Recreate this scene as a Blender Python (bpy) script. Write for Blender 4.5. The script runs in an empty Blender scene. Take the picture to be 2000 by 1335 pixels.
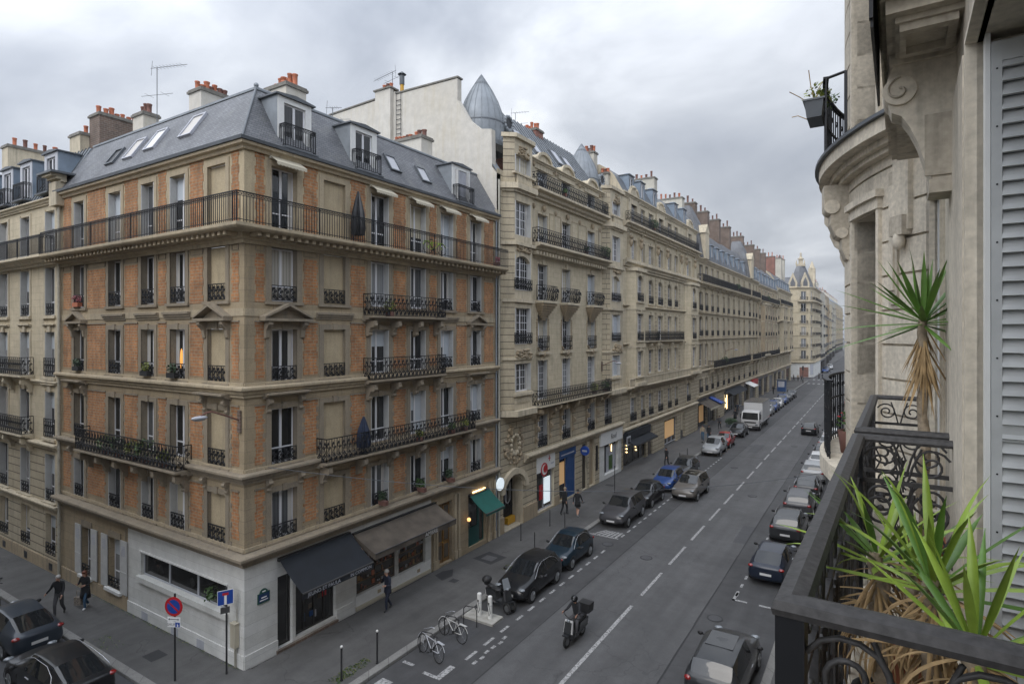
import bpy, bmesh, math, random
from mathutils import Vector, Matrix
sc = bpy.context.scene
col = sc.collection
RD = math.radians
rnd = random.Random(11)

# ---------------------------------------------------------------- camera, sky, light, exposure
CAMZ = 12.3
cd = bpy.data.cameras.new('camera'); cam = bpy.data.objects.new('camera', cd); col.objects.link(cam)
cam.location = (0, 0, CAMZ); cam.rotation_euler = (RD(90), 0, RD(32.15))
cd.sensor_width = 36; cd.lens = 36*1141/2000; cd.shift_y = -0.00875; cd.clip_start = .05; cd.clip_end = 3000
sc.camera = cam
SUN_EL, SUN_AZ = 44, 178      # degrees; azimuth clockwise from +Y
w = bpy.data.worlds.new('World'); sc.world = w; w.use_nodes = True
nt = w.node_tree; N = nt.nodes; N.clear(); LK = nt.links.new
out = N.new('ShaderNodeOutputWorld'); bg = N.new('ShaderNodeBackground'); LK(bg.outputs[0], out.inputs[0])
sky = N.new('ShaderNodeTexSky'); sky.sky_type = 'NISHITA'; sky.sun_disc = False
sky.sun_elevation = RD(SUN_EL); sky.sun_rotation = RD(SUN_AZ); sky.dust_density = 3.0
tc = N.new('ShaderNodeTexCoord'); sx = N.new('ShaderNodeSeparateXYZ'); LK(tc.outputs['Generated'], sx.inputs[0])
def wm(op, a, b=None, c=None, clamp=False):
    n = N.new('ShaderNodeMath'); n.operation = op; n.use_clamp = clamp
    for i, v in enumerate((a, b, c)):
        if v is None: continue
        if isinstance(v, (int, float)): n.inputs[i].default_value = v
        else: LK(v, n.inputs[i])
    return n.outputs[0]
zc = wm('MAXIMUM', sx.outputs[2], 0.0); den = wm('ADD', zc, 0.42)
px_ = wm('DIVIDE', sx.outputs[0], den); py_ = wm('DIVIDE', sx.outputs[1], den)
cb = N.new('ShaderNodeCombineXYZ'); LK(px_, cb.inputs[0]); LK(py_, cb.inputs[1]); cb.inputs[2].default_value = 3.3
mp = N.new('ShaderNodeMapping'); mp.inputs['Rotation'].default_value = (0, 0, RD(20)); mp.inputs['Scale'].default_value = (1.35, 1.5, 1); LK(cb.outputs[0], mp.inputs[0])
n1 = N.new('ShaderNodeTexNoise'); n1.inputs['Scale'].default_value = 1.35; n1.inputs['Detail'].default_value = 9; n1.inputs['Roughness'].default_value = .52; n1.inputs['Distortion'].default_value = .35; LK(mp.outputs[0], n1.inputs['Vector'])
n2 = N.new('ShaderNodeTexNoise'); n2.inputs['Scale'].default_value = .55; n2.inputs['Detail'].default_value = 3; LK(mp.outputs[0], n2.inputs['Vector'])
ns = wm('ADD', wm('MULTIPLY', n1.outputs[0], .62), wm('MULTIPLY', n2.outputs[0], .38))
rp = N.new('ShaderNodeValToRGB'); LK(ns, rp.inputs[0]); e = rp.color_ramp.elements
e[0].position = .39; e[0].color = (.29, .32, .375, 1); e[1].position = .635; e[1].color = (.76, .785, .82, 1)
for p, c in ((.46, (.385, .415, .47, 1)), (.52, (.47, .50, .55, 1)), (.58, (.60, .63, .68, 1))):
    k = rp.color_ramp.elements.new(p); k.color = c
# overcast luminance: brighter towards the zenith and towards the veiled sun behind the camera
sd = Vector((math.sin(RD(SUN_AZ))*math.cos(RD(SUN_EL)), math.cos(RD(SUN_AZ))*math.cos(RD(SUN_EL)), math.sin(RD(SUN_EL))))
dt = N.new('ShaderNodeVectorMath'); dt.operation = 'DOT_PRODUCT'; LK(tc.outputs['Generated'], dt.inputs[0]); dt.inputs[1].default_value = sd
glow = wm('POWER', wm('MAXIMUM', wm('MULTIPLY_ADD', dt.outputs['Value'], .5, .5), 0.0), 3.0)
zen = wm('POWER', zc, 1.6)
lum = wm('ADD', wm('ADD', 1.0, wm('MULTIPLY', zen, 1.9)), wm('MULTIPLY', glow, 3.4))
mx = N.new('ShaderNodeMixRGB'); mx.inputs[0].default_value = .05; LK(rp.outputs[0], mx.inputs[1])
sk = N.new('ShaderNodeVectorMath'); sk.operation = 'SCALE'; LK(sky.outputs[0], sk.inputs[0]); sk.inputs['Scale'].default_value = .08; LK(sk.outputs[0], mx.inputs[2])
sc2 = N.new('ShaderNodeVectorMath'); sc2.operation = 'SCALE'; LK(mx.outputs[0], sc2.inputs[0]); LK(lum, sc2.inputs['Scale'])
LK(sc2.outputs[0], bg.inputs[0]); bg.inputs[1].default_value = 1.0
sl = bpy.data.lights.new('veiled_sun', 'SUN'); sl.energy = .7; sl.angle = RD(30); sl.color = (1, .93, .83)
so = bpy.data.objects.new('veiled_sun', sl); col.objects.link(so); so.rotation_euler = (-sd).to_track_quat('-Z', 'Y').to_euler()
sc.view_settings.view_transform = 'Standard'; sc.view_settings.look = 'None'; sc.view_settings.gamma = 1; sc.view_settings.exposure = 0.0
sc.render.engine = 'CYCLES'
sc.cycles.max_bounces = 5; sc.cycles.diffuse_bounces = 3; sc.cycles.glossy_bounces = 3; sc.cycles.transmission_bounces = 3; sc.cycles.transparent_max_bounces = 8
try: sc.cycles.use_denoising = True; sc.cycles.denoiser = 'OPENIMAGEDENOISE'
except Exception: pass

# ---------------------------------------------------------------- materials
MATS = {}
class NG:
    def __init__(s, name):
        s.mat = bpy.data.materials.new(name); s.mat.use_nodes = True; s.nt = s.mat.node_tree; s.n = s.nt.nodes
        s.b = s.n['Principled BSDF']; MATS[name] = s.mat
    def L(s, a, b): s.nt.links.new(a, b)
    def new(s, t, **kw):
        n = s.n.new(t)
        for k, v in kw.items():
            if k in n.inputs: n.inputs[k].default_value = v
            else: setattr(n, k, v)
        return n
    def val(s, sock, v):
        if isinstance(v, (int, float, tuple)): sock.default_value = v
        else: s.L(v, sock)
    def math(s, op, a, b=None, clamp=False):
        n = s.n.new('ShaderNodeMath'); n.operation = op; n.use_clamp = clamp; s.val(n.inputs[0], a)
        if b is not None: s.val(n.inputs[1], b)
        return n.outputs[0]
    def mix(s, f, a, b, mode='MIX'):
        n = s.n.new('ShaderNodeMixRGB'); n.blend_type = mode; s.val(n.inputs[0], f); s.val(n.inputs[1], a); s.val(n.inputs[2], b); return n.outputs[0]
    def noise(s, vec, scale, detail=4, rough=.55):
        n = s.new('ShaderNodeTexNoise', Scale=scale, Detail=detail, Roughness=rough)
        if vec is not None: s.L(vec, n.inputs['Vector'])
        return n.outputs[0]
    def ramp(s, f, stops, interp='LINEAR'):
        n = s.n.new('ShaderNodeValToRGB'); n.color_ramp.interpolation = interp; s.L(f, n.inputs[0]); el = n.color_ramp.elements
        while len(el) < len(stops): el.new(.5)
        for q, (p, c) in zip(el, stops): q.position = p; q.color = (c, c, c, 1) if isinstance(c, (int, float)) else (*c, 1)
        return n.outputs[0]
    def bump(s, h, st=.3, d=.02):
        n = s.new('ShaderNodeBump', Strength=st, Distance=d); s.L(h, n.inputs['Height']); s.L(n.outputs[0], s.b.inputs['Normal'])
    def geo(s): return s.n.new('ShaderNodeNewGeometry').outputs['Position']
    def obj(s): return s.n.new('ShaderNodeTexCoord').outputs['Object']
    def wallvec(s, kx=1.0, ky=1.0):     # (x+y, z): runs along any street-parallel wall
        sp = s.n.new('ShaderNodeSeparateXYZ'); s.L(s.geo(), sp.inputs[0])
        a = s.math('ADD', sp.outputs[0], sp.outputs[1]); cbn = s.n.new('ShaderNodeCombineXYZ')
        s.L(s.math('MULTIPLY', a, kx), cbn.inputs[0]); s.L(s.math('MULTIPLY', sp.outputs[2], ky), cbn.inputs[1]); return cbn.outputs[0]
def hexc(c): return (*c, 1)
def plain(name, c, rough=.6, metal=0.0, spec=None, var=0.0, vs=6, coat=0.0, bump=0.0):
    g = NG(name); g.b.inputs['Roughness'].default_value = rough; g.b.inputs['Metallic'].default_value = metal
    if spec is not None: g.b.inputs['Specular IOR Level'].default_value = spec
    if coat: g.b.inputs['Coat Weight'].default_value = coat; g.b.inputs['Coat Roughness'].default_value = .06
    if var:
        v = g.noise(g.geo(), vs, 4); f = g.ramp(v, [(.3, 1-var), (.7, 1+var)])
        g.L(g.mix(1.0, hexc(c), f, 'MULTIPLY'), g.b.inputs['Base Color'])
        if bump: g.bump(v, bump, .01)
    else: g.b.inputs['Base Color'].default_value = hexc(c)
    return g.mat
def emit(name, c, s):
    g = NG(name); g.b.inputs['Base Color'].default_value = hexc(c); g.b.inputs['Emission Color'].default_value = hexc(c); g.b.inputs['Emission Strength'].default_value = s
def stone(name, c, dark=(.12, .11, .095), dirt=.55, course=None, rough=.85, joint=.6, streak=True, fine=.12):
    g = NG(name); P = g.geo(); g.b.inputs['Roughness'].default_value = rough
    big = g.noise(P, .35, 5); med = g.noise(P, 2.2, 5, .6); fi = g.noise(P, 22, 3)
    mp = g.new('ShaderNodeMapping'); g.L(P, mp.inputs[0]); mp.inputs['Scale'].default_value = (3.0, 3.0, .28)
    st = g.noise(mp.outputs[0], 1.5, 5, .65)
    cc = g.mix(g.ramp(med, [(.35, 0), (.7, 1)]), hexc(c), hexc(tuple(x*.84 for x in c)))
    cc = g.mix(g.math('MULTIPLY', g.ramp(big, [(.45, 0), (.75, 1)]), dirt*.5), cc, hexc(dark))
    if streak: cc = g.mix(g.math('MULTIPLY', g.ramp(st, [(.50, 0), (.74, 1)]), dirt*.85), cc, hexc(dark))
    cc = g.mix(1.0, cc, g.ramp(fi, [(.3, 1-fine), (.7, 1+fine)]), 'MULTIPLY')
    h = med
    if course:
        bt = g.new('ShaderNodeTexBrick', Scale=1.0); bt.inputs['Brick Width'].default_value = course[0]; bt.inputs['Row Height'].default_value = course[1]
        bt.inputs['Mortar Size'].default_value = course[2]; bt.inputs['Mortar Smooth'].default_value = .2; bt.inputs['Color1'].default_value = (1, 1, 1, 1); bt.inputs['Color2'].default_value = (.9, .9, .88, 1)
        bt.inputs['Mortar'].default_value = (1-joint, 1-joint, 1-joint, 1); g.L(g.wallvec(), bt.inputs['Vector'])
        cc = g.mix(1.0, cc, bt.outputs['Color'], 'MULTIPLY')
        inv = g.math('SUBTRACT', 1.0, bt.outputs['Fac']); h = g.math('ADD', g.math('MULTIPLY', med, .25), inv)
    g.L(cc, g.b.inputs['Base Color']); g.bump(h, .35, .02)
stone('stone_warm', (.36, .285, .185), dirt=.45, course=(1.1, .42, .012), joint=.28)
stone('stone_warm_plain', (.42, .345, .235), dirt=.6)
stone('stone_grey', (.275, .228, .165), dirt=.7)
stone('stone_blind', (.46, .375, .245), dirt=.35)
stone('lime_yellow', (.58, .50, .36), dirt=.3, course=(1.0, .36, .012), joint=.25)
stone('lime_plain', (.56, .485, .355), dirt=.75)
stone('lime_rust', (.48, .41, .295), dirt=.45, course=(4.0, .42, .03), joint=.65)
stone('lime_brown', (.38, .30, .195), dirt=.8)
stone('lime_grey', (.50, .425, .30), dirt=.5, course=(.9, .36, .012), joint=.2)
stone('lime_grey_plain', (.47, .40, .285), dirt=.6)
stone('white_gable', (.54, .51, .455), dark=(.42, .36, .24), dirt=.5, fine=.04)
stone('white_block', (.65, .65, .63), dark=(.35, .34, .31), dirt=.14, course=(60, .42, .010), joint=.22, fine=.04)
stone('chimney_render', (.50, .47, .40), dark=(.22, .2, .16), dirt=.8)
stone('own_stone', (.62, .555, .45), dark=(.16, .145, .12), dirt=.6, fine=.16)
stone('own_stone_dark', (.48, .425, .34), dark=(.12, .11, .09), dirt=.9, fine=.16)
stone('kerb_granite', (.23, .225, .215), dark=(.1, .1, .1), dirt=.5, course=(1.0, 9, .015), joint=.5)
def brick(name, c1, c2, mortar):
    g = NG(name); bt = g.new('ShaderNodeTexBrick', Scale=1.0); bt.inputs['Brick Width'].default_value = .28; bt.inputs['Row Height'].default_value = .125
    bt.inputs['Mortar Size'].default_value = .017; bt.inputs['Color1'].default_value = hexc(c1); bt.inputs['Color2'].default_value = hexc(c2); bt.inputs['Mortar'].default_value = hexc(mortar); bt.inputs['Bias'].default_value = -.1
    g.L(g.wallvec(), bt.inputs['Vector']); v = g.noise(g.geo(), 1.3, 4); v2 = g.noise(g.geo(), 9, 3)
    cc = g.mix(1.0, bt.outputs['Color'], g.ramp(v, [(.32, .72), (.68, 1.15)]), 'MULTIPLY'); cc = g.mix(1.0, cc, g.ramp(v2, [(.3, .85), (.7, 1.12)]), 'MULTIPLY')
    mp = g.new('ShaderNodeMapping'); g.L(g.geo(), mp.inputs[0]); mp.inputs['Scale'].default_value = (3.0, 3.0, .3); cc = g.mix(g.math('MULTIPLY', g.ramp(g.noise(mp.outputs[0], 1.5, 5, .65), [(.48, 0), (.74, 1)]), .55), cc, (.10, .075, .055, 1))
    g.L(cc, g.b.inputs['Base Color']); g.b.inputs['Roughness'].default_value = .9; g.bump(g.math('SUBTRACT', 1.0, bt.outputs['Fac']), .4, .01)
brick('brick_orange', (.45, .20, .078), (.32, .14, .06), (.33, .25, .16))
brick('brick_brown', (.16, .105, .08), (.12, .085, .07), (.2, .17, .14))
brick('brick_red', (.26, .09, .06), (.2, .075, .055), (.25, .18, .15))
def slate():
    g = NG('slate'); sp = g.n.new('ShaderNodeSeparateXYZ'); g.L(g.geo(), sp.inputs[0]); cbn = g.n.new('ShaderNodeCombineXYZ')
    g.L(g.math('ADD', sp.outputs[0], sp.outputs[1]), cbn.inputs[0]); g.L(sp.outputs[2], cbn.inputs[1])
    bt = g.new('ShaderNodeTexBrick', Scale=1.0); bt.inputs['Brick Width'].default_value = .22; bt.inputs['Row Height'].default_value = .11; bt.inputs['Mortar Size'].default_value = .009
    bt.inputs['Color1'].default_value = (.14, .145, .155, 1); bt.inputs['Color2'].default_value = (.095, .099, .11, 1); bt.inputs['Mortar'].default_value = (.04, .042, .047, 1); g.L(cbn.outputs[0], bt.inputs['Vector'])
    v = g.noise(g.geo(), .6, 5); cc = g.mix(1.0, bt.outputs['Color'], g.ramp(v, [(.3, .75), (.72, 1.35)]), 'MULTIPLY')
    cc = g.mix(g.math('MULTIPLY', g.ramp(g.noise(g.geo(), 1.7, 5), [(.55, 0), (.8, 1)]), .35), cc, (.2, .2, .17, 1))
    g.L(cc, g.b.inputs['Base Color']); g.b.inputs['Roughness'].default_value = .55; g.bump(g.math('SUBTRACT', 1.0, bt.outputs['Fac']), .3, .01)
slate()
plain('zinc', (.215, .235, .255), .5, .1, var=.2, vs=1.4)
plain('zinc_dark', (.10, .11, .122), .5, .2, var=.2, vs=2)
plain('zinc_blue', (.19, .235, .29), .5, .1, var=.15, vs=2)
plain('iron', (.012, .013, .016), .5, .2, spec=.4)
plain('iron_dust', (.052, .05, .05), .55, .1, spec=.4, var=.35, vs=40, bump=.15)
plain('frame_white', (.66, .66, .68), .45)
plain('frame_grey', (.42, .43, .46), .5)
plain('shutter_white', (.46, .46, .45), .55, var=.08, vs=3)
plain('shutter_grey', (.40, .41, .45), .55, var=.12, vs=2)
plain('terracotta', (.38, .125, .065), .8, var=.3, vs=3)
plain('terracotta_dark', (.14, .065, .05), .85, var=.3, vs=3)
plain('lead_cap', (.16, .15, .13), .8, var=.3, vs=4)
plain('black_paint', (.014, .015, .018), .4)
plain('navy_fabric', (.007, .010, .015), .85, var=.25, vs=2)
plain('cloth_shop', (.3, .2, .1), .9); plain('brown_fabric', (.085, .07, .055), .9, var=.35, vs=1.2)
plain('green_fabric', (.004, .085, .068), .8, var=.15, vs=2)
plain('cream_fabric', (.45, .41, .32), .9)
plain('door_oak', (.21, .115, .035), .45, var=.25, vs=5)
plain('teal_paint', (.004, .065, .06), .4)
plain('blue_paint', (.012, .055, .17), .5)
plain('white_paint', (.68, .68, .66), .55, var=.05)
plain('shop_dark', (.02, .018, .017), .3)
plain('sign_blue', (.01, .055, .30), .4)
plain('sign_red', (.42, .012, .018), .4)
plain('sign_green', (.012, .07, .05), .4)
plain('plate_blue', (.01, .035, .10), .35)
plain('sign_white', (.75, .75, .75), .45)
plain('letter_dark', (.05, .05, .05), .5)
plain('yellow_paint', (.5, .27, .02), .5)
plain('concrete', (.33, .32, .29), .85, var=.2, vs=4)
plain('bollard_black', (.02, .02, .022), .45)
plain('leaf', (.045, .095, .02), .5, var=.45, vs=5)
plain('leaf_yellow', (.16, .19, .03), .5, var=.4, vs=6)
plain('leaf_dark', (.025, .055, .018), .55, var=.4, vs=5)
plain('flower', (.3, .08, .1), .6)
plain('gutter_pale', (.38, .36, .30), .6, var=.15)
plain('curtain', (.5, .48, .45), .9)
emit('lamp_warm', (1.0, .55, .2), 1.6); emit('lamp_gold', (1.0, .72, .35), 4.0); emit('lamp_white', (.85, .95, 1.0), .55); emit('lamp_red', (1.0, .02, .02), 2.0); emit('window_lit', (1.0, .45, .1), .55)
emit('shop_glow', (.9, .55, .25), .16); emit('shop_warm', (.75, .33, .10), .07); plain('blind_cloth', (.45, .49, .53), .85); emit('tail_lit', (1, .03, .02), 1.0)
def glass(name, stops, rough=.06, fold=True, tint=(1, 1, 1)):
    g = NG(name); oi = g.n.new('ShaderNodeObjectInfo').outputs['Random']
    c = g.ramp(oi, stops, 'CONSTANT')
    if fold:
        sp = g.n.new('ShaderNodeSeparateXYZ'); g.L(g.obj(), sp.inputs[0])
        wv = g.math('SINE', g.math('MULTIPLY', sp.outputs[0], 48.0)); c = g.mix(1.0, c, g.ramp(g.math('MULTIPLY_ADD', wv, .5), [(0, .72), (1, 1.1)]), 'MULTIPLY')
    g.L(c, g.b.inputs['Base Color']); g.b.inputs['Roughness'].default_value = rough; g.b.inputs['Specular IOR Level'].default_value = .7
    v = g.noise(g.geo(), 2.2, 2); g.bump(v, .05, .05)
glass('pane_glass', [(0, (.012, .014, .016)), (.45, (.03, .032, .034)), (.62, (.10, .105, .11)), (.80, (.26, .27, .28)), (.93, (.40, .38, .34))])
glass('pane_pale', [(0, (.03, .03, .033)), (.3, (.09, .092, .095)), (.55, (.20, .205, .21)), (.8, (.32, .32, .32))])
glass('shop_glass', [(0, (.02, .02, .02)), (.5, (.05, .045, .04))], fold=False)
glass('car_glass', [(0, (.012, .014, .016))], rough=.03, fold=False)
def asphalt(name, c, v1=.18, spk=.25, cracks=True):
    g = NG(name); P = g.geo(); a = g.noise(P, .22, 5); b = g.noise(P, 1.6, 6, .65); f = g.noise(P, 55, 2)
    mp = g.new('ShaderNodeMapping'); g.L(P, mp.inputs[0]); mp.inputs['Scale'].default_value = (1.6, .07, 1); tr = g.noise(mp.outputs[0], 1.0, 4)
    cc = g.mix(1.0, hexc(c), g.ramp(a, [(.3, 1-v1), (.7, 1+v1)]), 'MULTIPLY'); cc = g.mix(1.0, cc, g.ramp(b, [(.3, 1-v1*.7), (.7, 1+v1*.7)]), 'MULTIPLY')
    cc = g.mix(1.0, cc, g.ramp(f, [(.3, 1-spk), (.7, 1+spk)]), 'MULTIPLY'); cc = g.mix(1.0, cc, g.ramp(tr, [(.35, .88), (.65, 1.1)]), 'MULTIPLY')
    if cracks:
        vo = g.new('ShaderNodeTexVoronoi', Scale=.35); vo.feature = 'DISTANCE_TO_EDGE'; dn = g.new('ShaderNodeTexNoise', Scale=1.2, Detail=5.0); g.L(P, dn.inputs['Vector'])
        mv = g.n.new('ShaderNodeVectorMath'); mv.operation = 'MULTIPLY_ADD'; g.L(dn.outputs['Color'], mv.inputs[0]); mv.inputs[1].default_value = (1.3, 1.3, 0); g.L(P, mv.inputs[2]); g.L(mv.outputs[0], vo.inputs['Vector'])
        cr = g.ramp(vo.outputs['Distance'], [(0, .62), (.006, 1)]); msk = g.ramp(g.noise(P, .12, 2), [(.5, 0), (.56, 1)])
        cc = g.mix(msk, cc, g.mix(1.0, cc, cr, 'MULTIPLY'))
    g.L(cc, g.b.inputs['Base Color']); g.b.inputs['Roughness'].default_value = .78; g.bump(f, .25, .01)
asphalt('asphalt', (.056, .056, .058), .24); asphalt('asphalt_lane', (.082, .082, .084), .18); asphalt('asphalt_side', (.062, .063, .067), .15)
asphalt('pavement_asphalt', (.082, .08, .078), .22, .2); asphalt('tar', (.03, .03, .032), .2, .2, False)
def paintmark():
    g = NG('road_paint'); f = g.ramp(g.noise(g.geo(), 11, 8, .8), [(.42, .10), (.54, .40)]); g.L(f, g.b.inputs['Base Color']); g.b.inputs['Roughness'].default_value = .7
paintmark()

# ---------------------------------------------------------------- mesh helpers
class MB:
    def __init__(s, T=None): s.v = []; s.f = []; s.m = []; s.sm = []; s.T = T if T is not None else Matrix(); s.keys = []
    def add(s, vs, fs, m, smooth=False):
        b = len(s.v); T = s.T; s.v += [T @ Vector(p) for p in vs]; fl = T.determinant() < 0
        if m not in s.keys: s.keys.append(m)
        k = s.keys.index(m)
        for f in fs:
            f = [b+i for i in f]; s.f.append(f[::-1] if fl else f); s.m.append(k); s.sm.append(smooth)
    def box(s, x0, x1, y0, y1, z0, z1, m):
        if x0 > x1: x0, x1 = x1, x0
        if y0 > y1: y0, y1 = y1, y0
        s.add([(x0,y0,z0),(x1,y0,z0),(x1,y1,z0),(x0,y1,z0),(x0,y0,z1),(x1,y0,z1),(x1,y1,z1),(x0,y1,z1)],
              [(3,2,1,0),(4,5,6,7),(0,1,5,4),(1,2,6,5),(2,3,7,6),(3,0,4,7)], m)
    def ext(s, pts, vec, m):
        n = len(pts); v = Vector(vec); a = [Vector(p) for p in pts]; b = [p+v for p in a]
        s.add(a+b, [tuple(range(n))[::-1], tuple(range(n, 2*n))] + [(i, (i+1) % n, n+(i+1) % n, n+i) for i in range(n)], m)
    def quad(s, a, b, c, d, m): s.add([a, b, c, d], [(0, 1, 2, 3)], m)
    def poly(s, pts, m): s.add(pts, [tuple(range(len(pts)))], m)
    def cyl(s, p0, p1, r0, m, r1=None, n=10, cap=True, smooth=True):
        p0 = Vector(p0); p1 = Vector(p1); r1 = r0 if r1 is None else r1; d = (p1-p0).normalized()
        a = d.orthogonal().normalized(); b = d.cross(a); vs = []
        for p, r in ((p0, r0), (p1, r1)):
            for i in range(n):
                t = 2*math.pi*i/n; vs.append(p+a*(r*math.cos(t))+b*(r*math.sin(t)))
        s.add(vs, [(i, (i+1) % n, n+(i+1) % n, n+i) for i in range(n)], m, smooth)
        if cap: s.add(vs[:n], [tuple(range(n))[::-1]], m); s.add(vs[n:], [tuple(range(n))], m)
    def tube(s, pts, r, m, n=5, smooth=True):
        P = [Vector(p) for p in pts]; rr = r if isinstance(r, (list, tuple)) else [r]*len(P); vs = []; up = None
        for i, p in enumerate(P):
            d = (P[min(i+1, len(P)-1)]-P[max(i-1, 0)])
            d = d.normalized() if d.length > 1e-9 else Vector((0, 0, 1))
            if up is None: a = d.orthogonal().normalized()
            else:
                a = up - d*up.dot(d); a = a.normalized() if a.length > 1e-6 else d.orthogonal().normalized()
            up = a; b = d.cross(a)
            for k in range(n):
                t = 2*math.pi*(k+.5)/n; vs.append(p+a*(rr[i]*math.cos(t))+b*(rr[i]*math.sin(t)))
        L = len(P); s.add(vs, [(i*n+k, i*n+(k+1) % n, (i+1)*n+(k+1) % n, (i+1)*n+k) for i in range(L-1) for k in range(n)], m, smooth)
        s.add(vs[:n], [tuple(range(n))[::-1]], m); s.add(vs[-n:], [tuple(range(n))], m)
    def lathe(s, prof, c, m, n=16, a0=0, a1=360, smooth=True):
        c = Vector(c); full = abs(a1-a0) >= 360; k = n if full else n+1; vs = []
        for r, z in prof:
            for i in range(k):
                t = RD(a0+(a1-a0)*i/n); vs.append((c.x+r*math.cos(t), c.y+r*math.sin(t), c.z+z))
        fs = []
        for j in range(len(prof)-1):
            for i in range(n):
                i2 = (i+1) % k; fs.append((j*k+i, j*k+i2, (j+1)*k+i2, (j+1)*k+i))
        s.add(vs, fs, m, smooth)
    def ball(s, c, r, m, n=10, q=6):
        rx, ry, rz = r if isinstance(r, (tuple, list)) else (r, r, r); vs = []; c = Vector(c)
        for j in range(q+1):
            ph = math.pi*j/q
            for i in range(n):
                t = 2*math.pi*i/n; vs.append((c.x+rx*math.sin(ph)*math.cos(t), c.y+ry*math.sin(ph)*math.sin(t), c.z-rz*math.cos(ph)))
        s.add(vs, [(j*n+i, j*n+(i+1) % n, (j+1)*n+(i+1) % n, (j+1)*n+i) for j in range(q) for i in range(n)], m, True)
    def sweep(s, path, prof, m, closed=False, up=(0, 0, 1)):   # plan path, profile of (outward, z); outward = right of the travel direction
        P = [Vector((p[0], p[1])) for p in path]; z0 = [p[2] if len(p) > 2 else 0 for p in path]; vs = []; n = len(P); k = len(prof)
        for i, p in enumerate(P):
            t0 = (P[i]-P[i-1]) if (i > 0 or closed) else (P[1]-P[0]); t1 = (P[(i+1) % n]-P[i]) if (i < n-1 or closed) else (P[-1]-P[-2])
            n0 = Vector((t0.y, -t0.x)).normalized(); n1 = Vector((t1.y, -t1.x)).normalized(); b = n0+n1
            b = b/max(b.dot(n0), .2) if b.length > 1e-6 else n0
            for o, z in prof: vs.append((p.x+b.x*o, p.y+b.y*o, z0[i]+z))
        fs = [(i*k+j, ((i+1) % n)*k+j, ((i+1) % n)*k+(j+1) % k, i*k+(j+1) % k) for i in range(n if closed else n-1) for j in range(k)]
        s.add(vs, fs, m)
        if not closed: s.add(vs[:k], [tuple(range(k))], m); s.add(vs[-k:], [tuple(range(k))[::-1]], m)
    def mesh(s, name, base=None):
        me = bpy.data.meshes.new(name); b = Vector(base) if base is not None else Vector((0, 0, 0))
        me.from_pydata([tuple(v-b) for v in s.v], [], s.f)
        for k in s.keys: me.materials.append(MATS[k])
        me.polygons.foreach_set('material_index', s.m); me.polygons.foreach_set('use_smooth', s.sm); me.update(); return me
    def build(s, name, parent=None, base=None, loc=None):
        if base is None and parent is not None and 'base' in parent: base = tuple(parent['base'])
        o = bpy.data.objects.new(name, s.mesh(name, base)); col.objects.link(o)
        if parent is not None: o.parent = parent
        if loc is not None: o.location = loc
        return o
def thing(name, label, cat, loc=(0, 0, 0), rz=0, group=None, world=False):
    o = bpy.data.objects.new(name, None); col.objects.link(o); o.location = loc; o.rotation_euler = (0, 0, rz); o.empty_display_size = .3
    o['label'] = label; o['category'] = cat
    if group: o['group'] = group
    if world: o['base'] = list(loc)       # its parts are written in world coordinates
    return o
def tag(o, label, cat, group=None):
    o['label'] = label; o['category'] = cat
    if group: o['group'] = group
    return o
def struct(name, mb, kind='structure'):
    o = mb.build(name); o['kind'] = kind; return o
def inst(name, me, parent, M):
    o = bpy.data.objects.new(name, me); col.objects.link(o); o.parent = parent
    if parent is not None and 'base' in parent: M = Matrix.Translation(-Vector(parent['base'])) @ M
    o.matrix_basis = M; return o
def dup(root, loc=None, rz=None, label=None, cat=None):
    def cp(o, par):
        c = o.copy(); col.objects.link(c)
        if par is not None: c.parent = par
        for ch in o.children: cp(ch, c)
        return c
    r = cp(root, None)
    if loc is not None: r.location = loc
    if rz is not None: r.rotation_euler = (0, 0, rz)
    if label: r['label'] = label
    if cat: r['category'] = cat
    return r
def text(body, size, parent, M, m, ex=.01, align='CENTER', name='lettering'):
    c = bpy.data.curves.new(name, 'FONT'); c.body = body; c.size = size; c.extrude = ex; c.align_x = align; c.align_y = 'CENTER'; c.resolution_u = 2
    tmp = bpy.data.objects.new('tmp', c); col.objects.link(tmp); dg = bpy.context.evaluated_depsgraph_get(); dg.update(); me = bpy.data.meshes.new_from_object(tmp.evaluated_get(dg)); bpy.data.objects.remove(tmp)
    me.materials.clear(); me.materials.append(MATS[m]); o = bpy.data.objects.new(name, me); col.objects.link(o); o.parent = parent
    if parent is not None and 'base' in parent: M = Matrix.Translation(-Vector(parent['base'])) @ M
    o.matrix_basis = M; return o

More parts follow.
